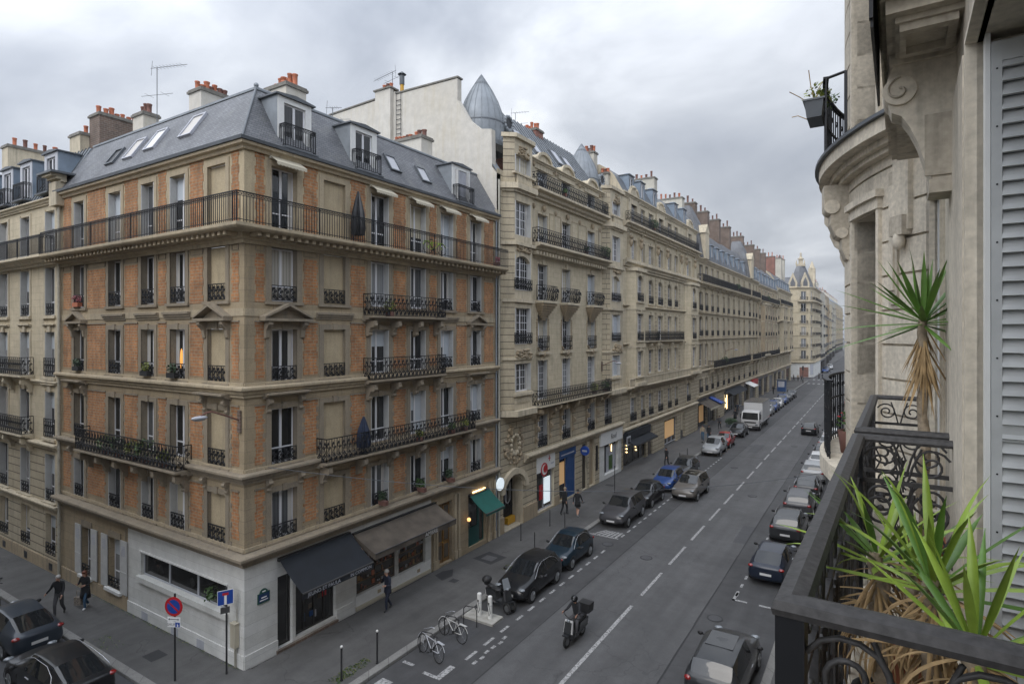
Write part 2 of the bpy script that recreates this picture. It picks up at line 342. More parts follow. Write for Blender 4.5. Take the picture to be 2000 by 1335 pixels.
# ---------------------------------------------------------------- facade kit
class Fac:
    """facade frame: s along the wall, o outward, z up"""
    def __init__(s, th, O, U, Nn, L, name='facade'):
        s.th = th; s.O = Vector(O); s.U = Vector(U).normalized(); s.N = Vector(Nn).normalized(); s.L = L; s.ops = []
        s.T = Matrix.Identity(4)
        for i in range(3): s.T[i][0] = s.U[i]; s.T[i][1] = s.N[i]; s.T[i][2] = (0, 0, 1)[i]; s.T[i][3] = s.O[i]
    def mb(s): return MB(s.T)
    def P(s, a, o, z): return s.T @ Vector((a, o, z))
    def M(s, a, o, z):      # right-handed placement matrix, local +Y outward
        X = s.N.cross(Vector((0, 0, 1))); p = s.P(a, o, z); M = Matrix.Identity(4)
        for i in range(3): M[i][0] = X[i]; M[i][1] = s.N[i]; M[i][2] = (0, 0, 1)[i]; M[i][3] = p[i]
        return M
    def MT(s, a, o, z):     # text lying on the wall, reading left to right for someone facing it
        Z = Vector((0, 0, 1)); X = Z.cross(s.N); p = s.P(a, o, z); M = Matrix.Identity(4)
        for i in range(3): M[i][0] = X[i]; M[i][1] = Z[i]; M[i][2] = s.N[i]; M[i][3] = p[i]
        return M
    def wall(s, mb, s0, s1, z0, z1, ops, m, depth=.3, jamb=None):
        jamb = jamb or m; ss = sorted({s0, s1} | {v for o in ops for v in o[:2] if s0 < v < s1}); zs = sorted({z0, z1} | {v for o in ops for v in o[2:4] if z0 < v < z1})
        for j in range(len(zs)-1):
            run = None
            for i in range(len(ss)-1):
                a, b, c, d = ss[i], ss[i+1], zs[j], zs[j+1]; mid = ((a+b)/2, (c+d)/2)
                hole = any(o[0] < mid[0] < o[1] and o[2] < mid[1] < o[3] for o in ops)
                if hole:
                    if run: mb.quad((run[0], 0, c), (run[1], 0, c), (run[1], 0, d), (run[0], 0, d), m); run = None
                else: run = (run[0], b) if run else (a, b)
            if run: mb.quad((run[0], 0, c), (run[1], 0, c), (run[1], 0, d), (run[0], 0, d), m)
        for o in ops:
            a, b, c, d = o[:4]; D = -(o[4] if len(o) > 4 else depth)
            mb.quad((a, 0, c), (a, D, c), (a, D, d), (a, 0, d), jamb); mb.quad((b, 0, c), (b, 0, d), (b, D, d), (b, D, c), jamb)
            mb.quad((a, 0, d), (a, D, d), (b, D, d), (b, 0, d), jamb); mb.quad((a, 0, c), (b, 0, c), (b, D, c), (a, D, c), jamb)
WM = {}
def window_mesh(w, h, style):
    key = (round(w*20), round(h*20), style)
    if key in WM: return WM[key]
    W = w/2; fr = 'frame_white'; f = MB(); g = MB(); t = .055; gm = 'pane_glass'
    if style.startswith('p'): gm = 'pane_pale'
    if style.endswith('g'): fr = 'frame_grey'
    f.box(-W, -W+t, -.04, .03, 0, h, fr); f.box(W-t, W, -.04, .03, 0, h, fr); f.box(-W+t, W-t, -.04, .03, h-t, h, fr); f.box(-W+t, W-t, -.04, .03, 0, t*1.6, fr)
    f.box(-.05, .05, -.03, .045, t*1.6, h-t, fr)
    if 'geo' in style:
        nz = max(3, int(h/.42)); nx = 2 if w > 1.5 else 1
        for i in range(1, nz):
            z = h*i/nz; f.box(-W+t, W-t, -.02, .02, z-.014, z+.014, fr)
        for sgn in (-1, 1):
            for k in range(1, nx+1):
                x = sgn*(.05+(W-t-.05)*k/(nx+1)); f.box(x-.013, x+.013, -.018, .022, t*1.6, h-t, fr)
    elif h > 1.9 and 'cas' in style: f.box(-W+t, W-t, -.03, .035, h*.27, h*.27+.05, fr)
    if 'sh' in style:
        for sgn in (-1, 1): f.box(sgn*(W-.005), sgn*(W-.05), .04, .30, .02, h-.02, 'shutter_white')
    if 'half' in style:
        f.box(-W+.01, -.01, .05, .09, .02, h-.02, 'shutter_grey')
    if 'shut' in style:
        for a, b in ((-W+.02, -.01), (.01, W-.02)):
            f.box(a, b, .05, .085, .03, h-.02, 'shutter_grey')
            for i in range(int(h/.14)): f.box(a+.06, b-.06, .085, .098, .1+i*.14, .17+i*.14, 'shutter_grey')
    g.box(-W+t*.5, W-t*.5, -.012, .008, t, h-t*.5, gm)
    r = (f.mesh('window_frame'), g.mesh('pane')); WM[key] = r; return r
BL = {}
def add_blind(x, w, h, kind):
    key = (round(w*20), round(h*20), kind)
    if key not in BL:
        q = MB(); W = w/2-.07
        if kind == 0: q.box(-W, W, .012, .02, h*.62, h-.06, 'blind_cloth')
        elif kind == 1: q.box(-W, -.05, .012, .02, .1, h-.06, 'blind_cloth'); q.box(.05, W, .012, .02, h*.55, h-.06, 'blind_cloth')
        elif kind == 2: q.box(-W, -W+.16, .012, .024, .1, h-.06, 'curtain'); q.box(W-.16, W, .012, .024, .1, h-.06, 'curtain')
        else: q.box(-W, W, .012, .02, h*.35, h-.06, 'cream_fabric')
        BL[key] = q.mesh('blind')
    o = bpy.data.objects.new('blind', BL[key]); col.objects.link(o); o.parent = x
def add_window(F, a, b, z0, z1, style='cas', o=-.27, pane=True, name='window', label=None):
    fm, gm = window_mesh(b-a, z1-z0, style); M = F.M((a+b)/2, o, z0)
    x = inst(name, fm, F.th, M)
    if label: x['label'] = label
    g = bpy.data.objects.new('pane', gm); col.objects.link(g); g.parent = x
    if rnd.random() < .5: add_blind(x, b-a, z1-z0, rnd.choice((0, 1, 2, 2, 3)))
    return x
RM = {}
def spiral(cx, cz, r, turns, a0, sgn=1, n=11, y=0):
    pts = []
    for i in range(n+1):
        t = i/n; a = a0+sgn*turns*2*math.pi*t; q = r*(1-.8*t); pts.append((cx+q*math.cos(a), y, cz+q*math.sin(a)))
    return pts
def rail_mesh(w, h, style='orn', m='iron', bulge=0.0, ends=0.0):
    key = (round(w*20), round(h*20), style, bulge, round(ends*20))
    if key in RM: return RM[key]
    b = MB(); y = 0
    def panel(T, w):
        q = MB(T)
        q.box(-w/2, w/2, -.022, .022, h-.035, h, m); q.box(-w/2, w/2, -.012, .012, .05, .075, m)
        if style == 'bars':
            n = max(2, round(w/.115)); q.box(-w/2, w/2, -.008, .008, h-.16, h-.145, m)
            for i in range(n+1):
                x = -w/2+w*i/n; t = .018 if i % 12 == 0 else .010; q.box(x-t, x+t, -t, t, 0 if i % 12 == 0 else .06, h-.03, m)
            for i in range(n): x = -w/2+w*(i+.5)/n; q.box(x-.022, x+.022, -.005, .005, h-.125, h-.06, m)
        else:
            n = max(1, round(w/.27)); u = w/n; r = .012 if style == 'orn' else .019
            q.box(-w/2, w/2, -.008, .008, h-.16, h-.14, m) if style == 'orn' else None
            for i in range(n+1): x = -w/2+w*i/n; q.box(x-.011, x+.011, -.011, .011, .05, h-.03, m)
            for i in range(n):
                cx = -w/2+u*(i+.5); R0 = u*.27
                q.tube(spiral(cx-u*.12, h*.62, R0, 1.3, -1.2, 1), r, m, 4, False); q.tube(spiral(cx+u*.12, h*.30, R0, 1.3, 1.9, 1), r, m, 4, False)
                q.tube([(cx+u*.15, 0, h*.55), (cx+u*.30, 0, h*.42), (cx+u*.02, 0, h*.36), (cx-u*.33, 0, h*.24), (cx-u*.36, 0, h*.14), (cx-u*.1, 0, .08)], r, m, 4, False)
                q.tube([(cx+u*.2, 0, h*.86), (cx+u*.36, 0, h*.74), (cx+u*.3, 0, h*.62)], r, m, 4, False)
                if style == 'dense':
                    q.tube(spiral(cx+u*.2, h*.78, R0*.7, 1.2, 2.5, -1), r, m, 4, False); q.tube(spiral(cx-u*.22, h*.17, R0*.7, 1.2, -.5, -1), r, m, 4, False)
                    q.box(cx-.006, cx+.006, -.006, .006, .06, h-.05, m)
        return q
    qs = [panel(Matrix(), w)]
    if ends:
        for sg in (-1, 1): qs.append(panel(Matrix.Translation((sg*(w/2), -ends/2, 0)) @ Matrix.Rotation(math.pi/2, 4, 'Z'), ends))
    for q in qs:
        off = len(b.v); b.v += q.v; b.f += [[i+off for i in f] for f in q.f]; b.sm += q.sm
        if not b.keys: b.keys = q.keys[:]
        b.m += [0]*len(q.m)
    if bulge:
        for v in b.v:
            k = max(0, v.y+ends/2+.01)/(ends/2+.01) if ends else 1
            zz = max(0, min(1, v.z/h)); v.y += bulge*math.sin(math.pi*(1-zz)**.8)*(1 if v.y > -.03 else k*.0+.35)
    me = b.mesh('railing'); RM[key] = me; return me
def add_rail(F, a, b, z, h=.85, o=.0, style='orn', bulge=0.0, ends=0.0, name='railing', th=None):
    return inst(name, rail_mesh(b-a, h, style, bulge=bulge, ends=ends), th or F.th, F.M((a+b)/2, o, z))
def cornice(q, a, b, z0, z1, p, m, steps=3, e=0.0):     # stepped moulding growing outward towards its top
    for i in range(steps):
        t0 = i/steps; t1 = (i+1)/steps; pp = p*(i+1)/steps; q.box(a-e*pp, b+e*pp, -.05, pp, z0+(z1-z0)*t0+(0.002*i), z0+(z1-z0)*t1, m)
def pediment(F, c, w, z, p=.38, m='stone_grey'):
    q = F.mb(); W = w/2; hh = w*.24
    q.box(c-W, c+W, -.05, p, z, z+.10, m)
    for sg in (-1, 1):
        q.ext([(c+sg*W, -.05, z+.102), (c+sg*W, -.05, z+.17), (c, -.05, z+hh+.17), (c, -.05, z+hh+.06)], (0, p+.05, 0), m)
    q.ext([(c-W*.8, -.05, z+.102), (c+W*.8, -.05, z+.102), (c, -.05, z+hh+.02)], (0, .14, 0), m)
    for sg in (-1, 1):       # side consoles
        x = c+sg*W*.74
        q.ext([(x-.09, 0, z-.01), (x-.09, p*.85, z-.01), (x-.09, p*.8, z-.16), (x-.09, .14, z-.34), (x-.09, .10, z-.62), (x-.09, 0, z-.7)], (.18, 0, 0), m)
        q.cyl((x-.1, p*.62, z-.1), (x+.1, p*.62, z-.1), .095, m, n=8)
    return q.build('pediment', F.th)
def console(q, x, z, p, h, m, w=.18):
    q.ext([(x-w/2, 0, z), (x-w/2, p, z), (x-w/2, p, z-h*.22), (x-w/2, p*.55, z-h*.42), (x-w/2, p*.3, z-h*.8), (x-w/2, 0, z-h)], (w, 0, 0), m)
    q.cyl((x-w/2-.01, p*.8, z-h*.24), (x+w/2+.01, p*.8, z-h*.24), h*.17, m, n=8); q.cyl((x-w/2-.01, p*.25, z-h*.8), (x+w/2+.01, p*.25, z-h*.8), h*.12, m, n=8)
def pots(th_parent, spots, tall=.55, kinds=('terracotta', 'terracotta_dark')):
    for (x, y, z) in spots:
        h = tall*rnd.uniform(.55, 1.15); q = MB(); r = rnd.uniform(.11, .15); m = kinds[0] if rnd.random() < .72 else kinds[1]
        q.lathe([(r*1.05, 0), (r*1.08, .05), (r*.9, .08), (r*.95, h-.08), (r*1.12, h-.05), (r*1.1, h), (r*.8, h), (r*.78, h-.2)], (0, 0, 0), m, 9)
        o = q.build('chimney_pot', th_parent, base=(0, 0, 0)); o.location = (x, y, z)
def chimney(bld, x0, x1, y0, y1, z0, z1, m='chimney_render', npots=6, cap='lead_cap', tall=.55, kinds=('terracotta', 'terracotta_dark'), name='chimney'):
    bx, by, bz = bld['base']; q = MB(); X = x1-x0; Y = y1-y0
    q.box(-X/2, X/2, -Y/2, Y/2, 0, z1-z0-.2, m); q.box(-X/2-.08, X/2+.08, -Y/2-.08, Y/2+.08, z1-z0-.2, z1-z0-.08, cap); q.box(-X/2-.03, X/2+.03, -Y/2-.03, Y/2+.03, z1-z0-.078, z1-z0, cap)
    o = q.build(name, bld, base=(0, 0, 0)); o.location = ((x0+x1)/2-bx, (y0+y1)/2-by, z0-bz); sp = []
    for i in range(npots):
        t = (i+.5)/npots-.5
        sp.append((t*X*.92 if X > Y else (rnd.uniform(-.1, .1) if X > .5 else 0), t*Y*.92 if Y >= X else (rnd.uniform(-.1, .1) if Y > .5 else 0), z1-z0))
    pots(o, sp, tall, kinds); return o
def leafclump(q, c, r, n, m, size=.09, squash=1.0, rr=rnd):
    for _ in range(n):
        while True:
            d = Vector((rr.uniform(-1, 1), rr.uniform(-1, 1), rr.uniform(-1, 1)))
            if .25 < d.length < 1: break
        p = Vector(c)+Vector((d.x*r, d.y*r, d.z*r*squash)); a = Vector((rr.uniform(-1, 1), rr.uniform(-1, 1), rr.uniform(-.6, 1))).normalized(); b = a.orthogonal().normalized(); s_ = size*rr.uniform(.6, 1.3)
        q.add([p-b*s_*.4, p+a*s_, p+b*s_*.4, p-a*s_*.5], [(0, 1, 2, 3)], m)
# ---------------------------------------------------------------- ground, roads, pavements
q = MB(); q.quad((-900, -300, -.03), (900, -300, -.03), (900, 1500, -.03), (-900, 1500, -.03), 'asphalt'); struct('ground', q)
KL, KR, WX = -15.3, -3.5, -19.42
q = MB(); q.box(KL, KR, -40, 900, -.5, 0, 'asphalt'); q.box(-90, KL-.002, 1.5, 10.3, -.5, -.001, 'asphalt_side'); struct('road', q)
q = MB(); q.box(-12.1, -6.6, -40, 158, .0, .004, 'asphalt_lane'); struct('road_lane_resurfacing', q)
q = MB()
for x in (-12.1, -6.6):
    y = -5
    while y < 158:
        q.quad((x-.03+rnd.uniform(-.02, .02), y, .009), (x+.03, y, .009), (x+.03, y+3, .009), (x-.03+rnd.uniform(-.02, .02), y+3, .009), 'tar'); y += 3
q.quad((KL, 61.0, .0095), (KR, 62.2, .0095), (KR, 62.32, .0095), (KL, 61.12, .0095), 'tar')
struct('road_tar_seam', q)
# pavements (with kerb stones), left side rounded at the street corner
def pave(name, pts, h=.13, kerb_edges=()):
    q = MB(); q.ext([(x, y, -.3) for x, y in pts], (0, 0, .3+h), 'pavement_asphalt'); struct(name, q)
arc = [(KL-3.0+3.0*math.cos(a), 13.3-3.0*math.sin(a)) for a in [RD(t) for t in range(0, 91, 10)]]
left_pts = [(-19.3, 167.0), (KL-.3, 167.0)] + [(KL-.3-.0, 13.3)] + [(KL-3.0+2.7*math.cos(RD(t)), 13.3-2.7*math.sin(RD(t))) for t in range(10, 91, 10)] + [(-80, 10.6), (-80, 12.9), (-19.3, 12.9)]
pave('pavement', left_pts)
def kerb(name, path, w=.3, h=.14):
    q = MB(); q.sweep(path, [(0, -.3), (0, h-.02), (-.02, h), (-w, h), (-w, -.3)], 'kerb_granite'); struct(name, q)
kerb('kerb', [(-80, 10.3)] + [(KL-3.0+3.0*math.cos(RD(t)), 13.3-3.0*math.sin(RD(t))) for t in range(90, -1, -10)] + [(KL, 167)])
q = MB(); q.box(KR+.3, 6, -40, 167, -.3, .13, 'pavement_asphalt'); struct('pavement', q)
kerb('kerb', [(KR, 167), (KR, -40)])
for a, b, y0, y1 in ((-30.5, -15.6, 178, 900), (-3.2, 3, 178, 900)):
    q = MB(); q.box(a, b, y0, y1, -.3, .12, 'pavement_asphalt'); struct('pavement', q)
# painted markings
q = MB(); z = .013
def mk(x0, x1, y0, y1): q.quad((x0, y0, z), (x1, y0, z), (x1, y1, z), (x0, y1, z), 'road_paint')
mk(-9.53, -9.37, 14.5, 25.2); y = 26.4
while y < 155: mk(-9.52, -9.38, y, y+3.05); y += 4.33
struct('centre_line_marking', q)
q = MB(); x = -15.0
while x < -3.9: mk(x, x+.5, 12.2, 15.2); x += 1.0
for y0 in (157.5, 171.5):
    x = -14.8
    while x < -3.8: mk(x, x+.5, y0, y0+3); x += 1.1
struct('zebra_crossing_marking', q)
q = MB()
for a in ((-13.45, -13.2, 16.15, 17.1), (-14.0, -13.45, 16.15, 16.3), (-15.1, -14.6, 16.3, 16.45), (-13.25, -13.12, 17.7, 18.4), (-13.25, -13.12, 18.9, 19.6), (-13.25, -13.12, 20.1, 20.7)): mk(*a)
for k in range(6): mk(-12.85+.05*math.sin(k*2), -12.72+.05*math.sin(k*2), 17.6+k*.42, 17.85+k*.42)
y = 21.3
while y < 60:
    if not 31 < y < 33.2: mk(-13.22, -13.1, y, y+.5)
    y += 1.0
for k in range(6): q.quad((-14.9+k*.28, 33.0, z), (-14.75+k*.28, 33.0, z), (-14.3+k*.2, 34.0, z), (-14.45+k*.2, 34.0, z), 'road_paint')
mk(-15.2, -13.2, 32.85, 32.98); mk(-5.75, -5.62, 28.2, 29.3); mk(-5.75, -5.1, 28.2, 28.35); mk(-4.6, -4.1, 28.2, 28.35)
y = 21
while y < 120:
    if not 23.5 < y < 28: mk(-5.72, -5.6, y, y+.45)
    y += 1.1
mk(-28.6, -27.6, 8.0, 8.12); mk(-28.3, -28.0, 7.6, 8.0)
mk(-24.0, -23.88, 6.9, 8.3)
struct('parking_bay_marking', q)
q = MB()
for y in (60, 61.2, 62.4, 63.6): q.quad((-14.9, y, z), (-14.75, y, z), (-13.3, y+.9, z), (-13.45, y+.9, z), 'yellow_paint')
struct('loading_bay_marking', q)
# covers, stains and mended strips in the road
q = MB(); ZR_ = .0085
for x, y in ((-10.8, 31), (-8.1, 47), (-11.2, 56), (-6.0, 26), (-7.8, 70), (-13.4, 31.8)): q.cyl((x, y, 0), (x, y, ZR_+.006), .34, 'tar', n=18, smooth=False); q.cyl((x, y, 0), (x, y, ZR_+.010), .27, 'asphalt_side', n=18, smooth=False)
for x, y, a, b in ((-14.9, 17.2, .9, 2.6), (-7.3, 36, .7, 3.5), (-11.6, 64, 1.0, 5), (-5.6, 52, .8, 4)): q.quad((x, y, ZR_), (x+a, y+.05, ZR_), (x+a+.04, y+b, ZR_), (x-.03, y+b, ZR_), 'asphalt_side')
for _ in range(26):
    x = rnd.choice((-14.4, -14.2, -4.7, -4.5, rnd.uniform(-12, -6)))+rnd.uniform(-.5, .5); y = rnd.uniform(14, 75); r_ = rnd.uniform(.08, .3); q.poly([(x+r_*rnd.uniform(.6, 1.2)*math.cos(t), y+r_*1.5*rnd.uniform(.6, 1.2)*math.sin(t), ZR_+.001) for t in [k*.7 for k in range(9)]], 'asphalt_side')
struct('road_patch', q)
# patches, covers and moss on the pavement
q = MB(); ZP = .136
q.quad((-18.6, 25.6, ZP), (-17.3, 25.4, ZP), (-17.1, 26.7, ZP), (-18.4, 26.9, ZP), 'tar'); q.box(-18.2, -17.5, 25.8, 26.4, .13, .143, 'asphalt_lane')
q.poly([(-18.9, 22.8, ZP), (-18.2, 22.5, ZP), (-18.1, 23.2, ZP), (-18.6, 23.9, ZP), (-18.9, 23.4, ZP)], 'tar'); q.quad((-17.9, 22.6, ZP), (-17.5, 22.6, ZP), (-17.5, 23.0, ZP), (-17.9, 23.0, ZP), 'tar')
q.quad((-18.6, 38.0, ZP), (-17.9, 38.0, ZP), (-17.9, 38.5, ZP), (-18.6, 38.5, ZP), 'tar'); q.quad((-18.6, 43.5, ZP), (-17.9, 43.5, ZP), (-17.9, 44.0, ZP), (-18.6, 44.0, ZP), 'tar')
q.quad((-23.5, 11.2, ZP), (-22.8, 11.2, ZP), (-22.8, 11.8, ZP), (-23.5, 11.8, ZP), 'tar')
struct('pavement_patch', q)
q = MB()
def mossy(x0, x1, y0, y1, n):
    for _ in range(n):
        x = rnd.uniform(x0, x1); y = rnd.uniform(y0, y1); s_ = rnd.uniform(.015, .05)
        q.add([(x-s_, y, .137), (x, y-s_*.5, .14+s_*.7), (x+s_, y, .137), (x, y+s_, .138)], [(0, 1, 2, 3)], 'leaf' if rnd.random() < .6 else 'leaf_yellow')
mossy(-16.4, -15.9, 13.9, 15.6, 260); mossy(-30.9, -19.6, 12.55, 12.70, 200); mossy(-26.5, -25, 10.6, 11.3, 50); mossy(-16.6, -15.9, 25.2, 26.0, 100)
struct('moss', q, 'stuff')

# ---------------------------------------------------------------- corner building of brick and stone
B1 = thing('apartment_building', 'corner building of orange brick and grey stone under a slate mansard roof', 'building', (-19.42, 12.72, 0), world=True)
FL = Fac(B1, (-19.42, 12.72, 0), (-1, 0, 0), (0, -1, 0), 15.25); FR = Fac(B1, (-19.42, 12.72, 0), (0, 1, 0), (1, 0, 0), 16.43)
CR = {'A': (1.1, 2.25), 'B': (3.55, 4.7), 'C': (6.18, 7.33), 'D': (8.8, 9.95), 'E': (11.12, 12.2), 'F': (13.72, 14.82)}
CLc = {'Z': (1.12, 2.3), 'W4': (3.85, 4.98), 'W3': (6.22, 7.28), 'W2': (9.05, 10.2), 'W1': (12.6, 13.7)}
FLZ = {5: (16.2, 18.62), 4: (13.5, 15.55), 3: (10.42, 12.45), 2: (7.28, 9.42), 1: (4.4, 6.28)}
def fops(cols, blind):
    ops = []
    for fl, (a, b) in FLZ.items():
        for k, (s0, s1) in cols.items(): ops.append((s0, s1, a, b, .14 if k == blind else .3))
    return ops
wl = MB(); mixq = []
def take(mbl, q):
    off = len(mbl.v); mbl.v += q.v; mbl.f += [[i+off for i in f] for f in q.f]; mbl.sm += q.sm
    mp_ = []
    for k in q.keys:
        if k not in mbl.keys: mbl.keys.append(k)
        mp_.append(mbl.keys.index(k))
    mbl.m += [mp_[i] for i in q.m]
WALL = MB(); TRIM = MB()
for F, cols, blind in ((FL, CLc, 'Z'), (FR, CR, 'B')):
    q = F.mb(); ops = fops(cols, blind)
    F.wall(q, 0, F.L, 4.2, 16.0, [o for o in ops if o[2] < 16], 'stone_warm', .3, 'stone_grey')
    F.wall(q, 0, F.L, 16.0, 19.2, [o for o in ops if o[2] > 16], 'stone_blind', .3, 'stone_warm_plain')
    t = F.mb()
    for fl, (a, b) in FLZ.items():
        for k, (s0, s1) in cols.items():
            tm = 'stone_warm_plain' if fl == 5 else 'stone_grey'
            if k == blind: t.box(s0+.01, s1-.01, -.13, -.145, a+.01, b-.01, 'stone_blind')
            for sa, sb in ((s0-.22, s0), (s1, s1+.22)): t.box(sa, sb, -.02, .035, a-.02, b+.2, tm)
            t.box(s0, s1, -.02, .035, b, b+.198, tm)
            if fl in (1, 2, 3): t.box((s0+s1)/2-.11, (s0+s1)/2+.11, -.02, .075, b-.01, b+.24, tm)
            if fl in (1, 2):
                for sg, e in ((-1, s0-.3), (1, s1+.3)):      # quoins framing the lower windows
                    for i in range(int((b-a+.2)/.36)): t.box(e-.07, e+.07, -.02, .022, a+.04+i*.36, a+.22+i*.36, 'stone_grey')
            if fl < 5: t.box(s0-.28, s1+.28, -.02, .09, a-.12, a-.01, tm)
    # brick panels between the openings
    ks = sorted(cols.values()); edges = [(.62 if F is FR else .35, ks[0][0]-.3)] if False else []
    spans = []
    prev = None
    for (s0, s1) in ks:
        if prev is not None: spans.append((prev+.3, s0-.3))
        prev = s1
    spans.append((prev+.3, F.L-.35)); spans.insert(0, (.42, ks[0][0]-.27) if F is FR else (.30, ks[0][0]-.35))
    for fl, (za, zb) in {5: (16.2, 18.95), 4: (13.45, 15.25), 3: (10.6, 12.7), 2: (7.45, 9.6), 1: (4.75, 6.5)}.items():
        for (a, b) in spans:
            if b-a < .15: continue
            z_ = za; i = 0
            while z_ < zb-.01:                       # toothed edges of the brickwork
                z1_ = min(z_+.32, zb); d = .05 if i % 2 else 0; t.box(a+d, b-d, -.01, .014, z_, z1_, 'brick_orange'); z_ = z1_; i += 1
            if fl == 4:
                t.box(a+.02, b-.02, -.01, .03, 15.33, 15.36, 'stone_grey'); t.box(a+.02, b-.02, -.01, .03, 15.62, 15.65, 'stone_grey')
                t.box(a+.02, a+.05, -.01, .03, 15.36, 15.62, 'stone_grey'); t.box(b-.05, b-.02, -.01, .03, 15.36, 15.62, 'stone_grey')
            if fl in (2, 1, 3): t.box(a-.02, b+.02, -.01, .05, zb, zb+.06, 'stone_grey')
    for z_ in (4.35, 7.2, 10.35): t.box(.0, F.L, -.02, .05, z_, z_+.14, 'stone_warm_plain')
    take(WALL, q); take(TRIM, t)
# ground floor walls
q = FR.mb()
SHOP = [(1.38, 2.05, .25, 3.0), (2.2, 4.2, .35, 3.0), (5.35, 7.9, .75, 3.2), (8.0, 9.95, .75, 3.2), (10.95, 12.15, .15, 3.35), (13.6, 15.3, .3, 3.3)]
FR.wall(q, 0, 5.15, 0, 4.2, SHOP[:2], 'white_block', .25)
FR.wall(q, 5.15, 10.4, 0, 4.2, SHOP[2:4], 'white_block', .25); FR.wall(q, 10.4, 16.43, 0, 4.2, SHOP[4:], 'stone_warm', .3)
q.box(0, 1.38, -.02, .04, .1, .62, 'white_block'); q.box(4.22, 5.15, -.02, .05, .1, .62, 'white_block')
for s_ in (10.5, 10.72, 12.3, 12.62, 15.55, 16.1): q.box(s_, s_+.16, -.02, .09, .1, 3.6, 'stone_warm_plain'); q.box(s_-.03, s_+.19, -.02, .13, .1, .55, 'stone_warm_plain')
q.box(5.3, 10.3, -.02, .06, .12, .3, 'cream_fabric'); q.box(5.3, 10.3, -.02, .028, .3, .74, 'white_paint')
for s_ in (6.6, 9.3): q.box(s_, s_+.22, .02, .034, .42, .58, 'stone_warm_plain')
q.box(1.3, 4.25, -.02, .12, .1, .24, 'brick_brown')
take(WALL, q)
q = FL.mb()
FL.wall(q, 0, 8.45, 0, 4.2, [(1.08, 7.35, 1.95, 2.95)], 'white_block', .22)
GW = [(9.05, 10.2, .85, 3.1), (11.85, 12.85, .85, 3.1)]
FL.wall(q, 8.45, 15.25, 0, 4.2, GW, 'stone_warm', .3)
q.box(.95, 7.5, -.02, .14, 1.72, 1.94, 'white_block'); q.box(8.45, 15.2, -.02, .05, .1, .72, 'lime_brown'); q.box(0.0, 8.45, -.02, .035, .1, .62, 'white_block')
q.box(1.0, 7.4, -.02, .06, 2.96, 3.02, 'white_block')
for s_ in (2.5, 4.35, 6.7): q.box(s_, s_+.5, .02, .045, .14, .48, 'shutter_grey')
for s_ in (8.6,): q.box(s_, s_+.05, 0, .03, 0.7, 3.7, 'stone_grey')
for (a, b, c, d) in GW: q.box(a-.15, b+.15, -.02, .16, .70, .83, 'white_block'); q.box(a, b, -.02, .05, d+.01, d+.3, 'stone_grey')
take(WALL, q)
WALL.build('wall', B1); TRIM.build('stone_trim', B1)
path1 = [(-34.67, 12.72), (-19.42, 12.72), (-19.42, 29.15)]
def corn(z0, z1, p, m, name='cornice', path=path1, th=B1):
    q = MB(); h = z1-z0; q.sweep(path, [(-.05, z0), (p*.3, z0), (p*.3, z0+h*.22), (p*.55, z0+h*.32), (p*.62, z0+h*.55), (p*.95, z0+h*.68), (p, z0+h*.72), (p, z0+h*.92), (p*.9, z1), (-.05, z1+.02)], m); return q.build(name, th)
corn(3.85, 4.3, .42, 'stone_grey'); corn(6.82, 7.2, .30, 'stone_grey'); corn(9.95, 10.35, .30, 'stone_warm_plain')
for F, cols in ((FL, CLc), (FR, CR)):
    q = F.mb(); segs = []
    for k, (a, b) in cols.items():
        if k in ('W4', 'W3', 'W2', 'B', 'E'): cornice(q, a-.4, b+.4, 12.86, 13.14, .16, 'stone_grey')
    q.box(.0, F.L-.02, -.02, .03, 12.92, 13.2, 'stone_warm_plain'); q.build('string_course', B1)
pediment(FR, 1.67, 2.15, 12.75); pediment(FR, 14.27, 1.7, 12.75, .3); pediment(FL, 1.7, 2.0, 12.75); pediment(FL, 13.15, 1.7, 12.75, .3)
for F, ss in ((FR, (1.67, 14.27)), (FL, (1.7, 13.15))):
    for s_ in ss:
        q = F.mb(); cornice(q, s_-.95, s_+.95, 9.86, 10.06, .42, 'stone_grey')
        for sg in (-1, 1): console(q, s_+sg*.72, 9.86, .22, .6, 'stone_grey', .16); c_ = F.mb(); console(c_, s_+sg*.72, 6.82, .2, .5, 'stone_grey', .16); c_.build('console', B1)
        q.box(s_-.8, s_+.8, -.02, .03, 6.2, 9.87, 'stone_grey') if False else None; q.build('window_hood', B1)
# main cornice, fifth floor balcony
q = MB(); q.sweep(path1, [(-.05, 15.55), (.10, 15.55), (.10, 15.68), (.22, 15.74), (.22, 15.80), (-.05, 15.80)], 'stone_warm_plain')
q.sweep(path1, [(-.05, 15.80), (.20, 15.80), (.20, 15.93), (.78, 15.93), (.84, 15.97), (.88, 16.02), (.88, 16.13), (-.05, 16.15)], 'stone_warm_plain')
for F in (FL, FR):
    t = F.mb(); s_ = .1
    while s_ < F.L: t.box(s_, s_+.15, .1, .66, 15.78, 15.925, 'stone_warm_plain'); s_ += .34
    take(q, t)
q.build('balcony_cornice', B1)
q = MB(); zb, ht = 16.15, 1.05; rp_ = [(-34.67, 11.90), (-18.60, 11.90), (-18.60, 29.15)]
q.sweep(rp_, [(-.025, zb+ht-.04), (.025, zb+ht-.04), (.025, zb+ht), (-.025, zb+ht)], 'iron'); q.sweep(rp_, [(-.01, zb+ht-.17), (.01, zb+ht-.17), (.01, zb+ht-.15), (-.01, zb+ht-.15)], 'iron'); q.sweep(rp_, [(-.012, zb+.06), (.012, zb+.06), (.012, zb+.085), (-.012, zb+.085)], 'iron')
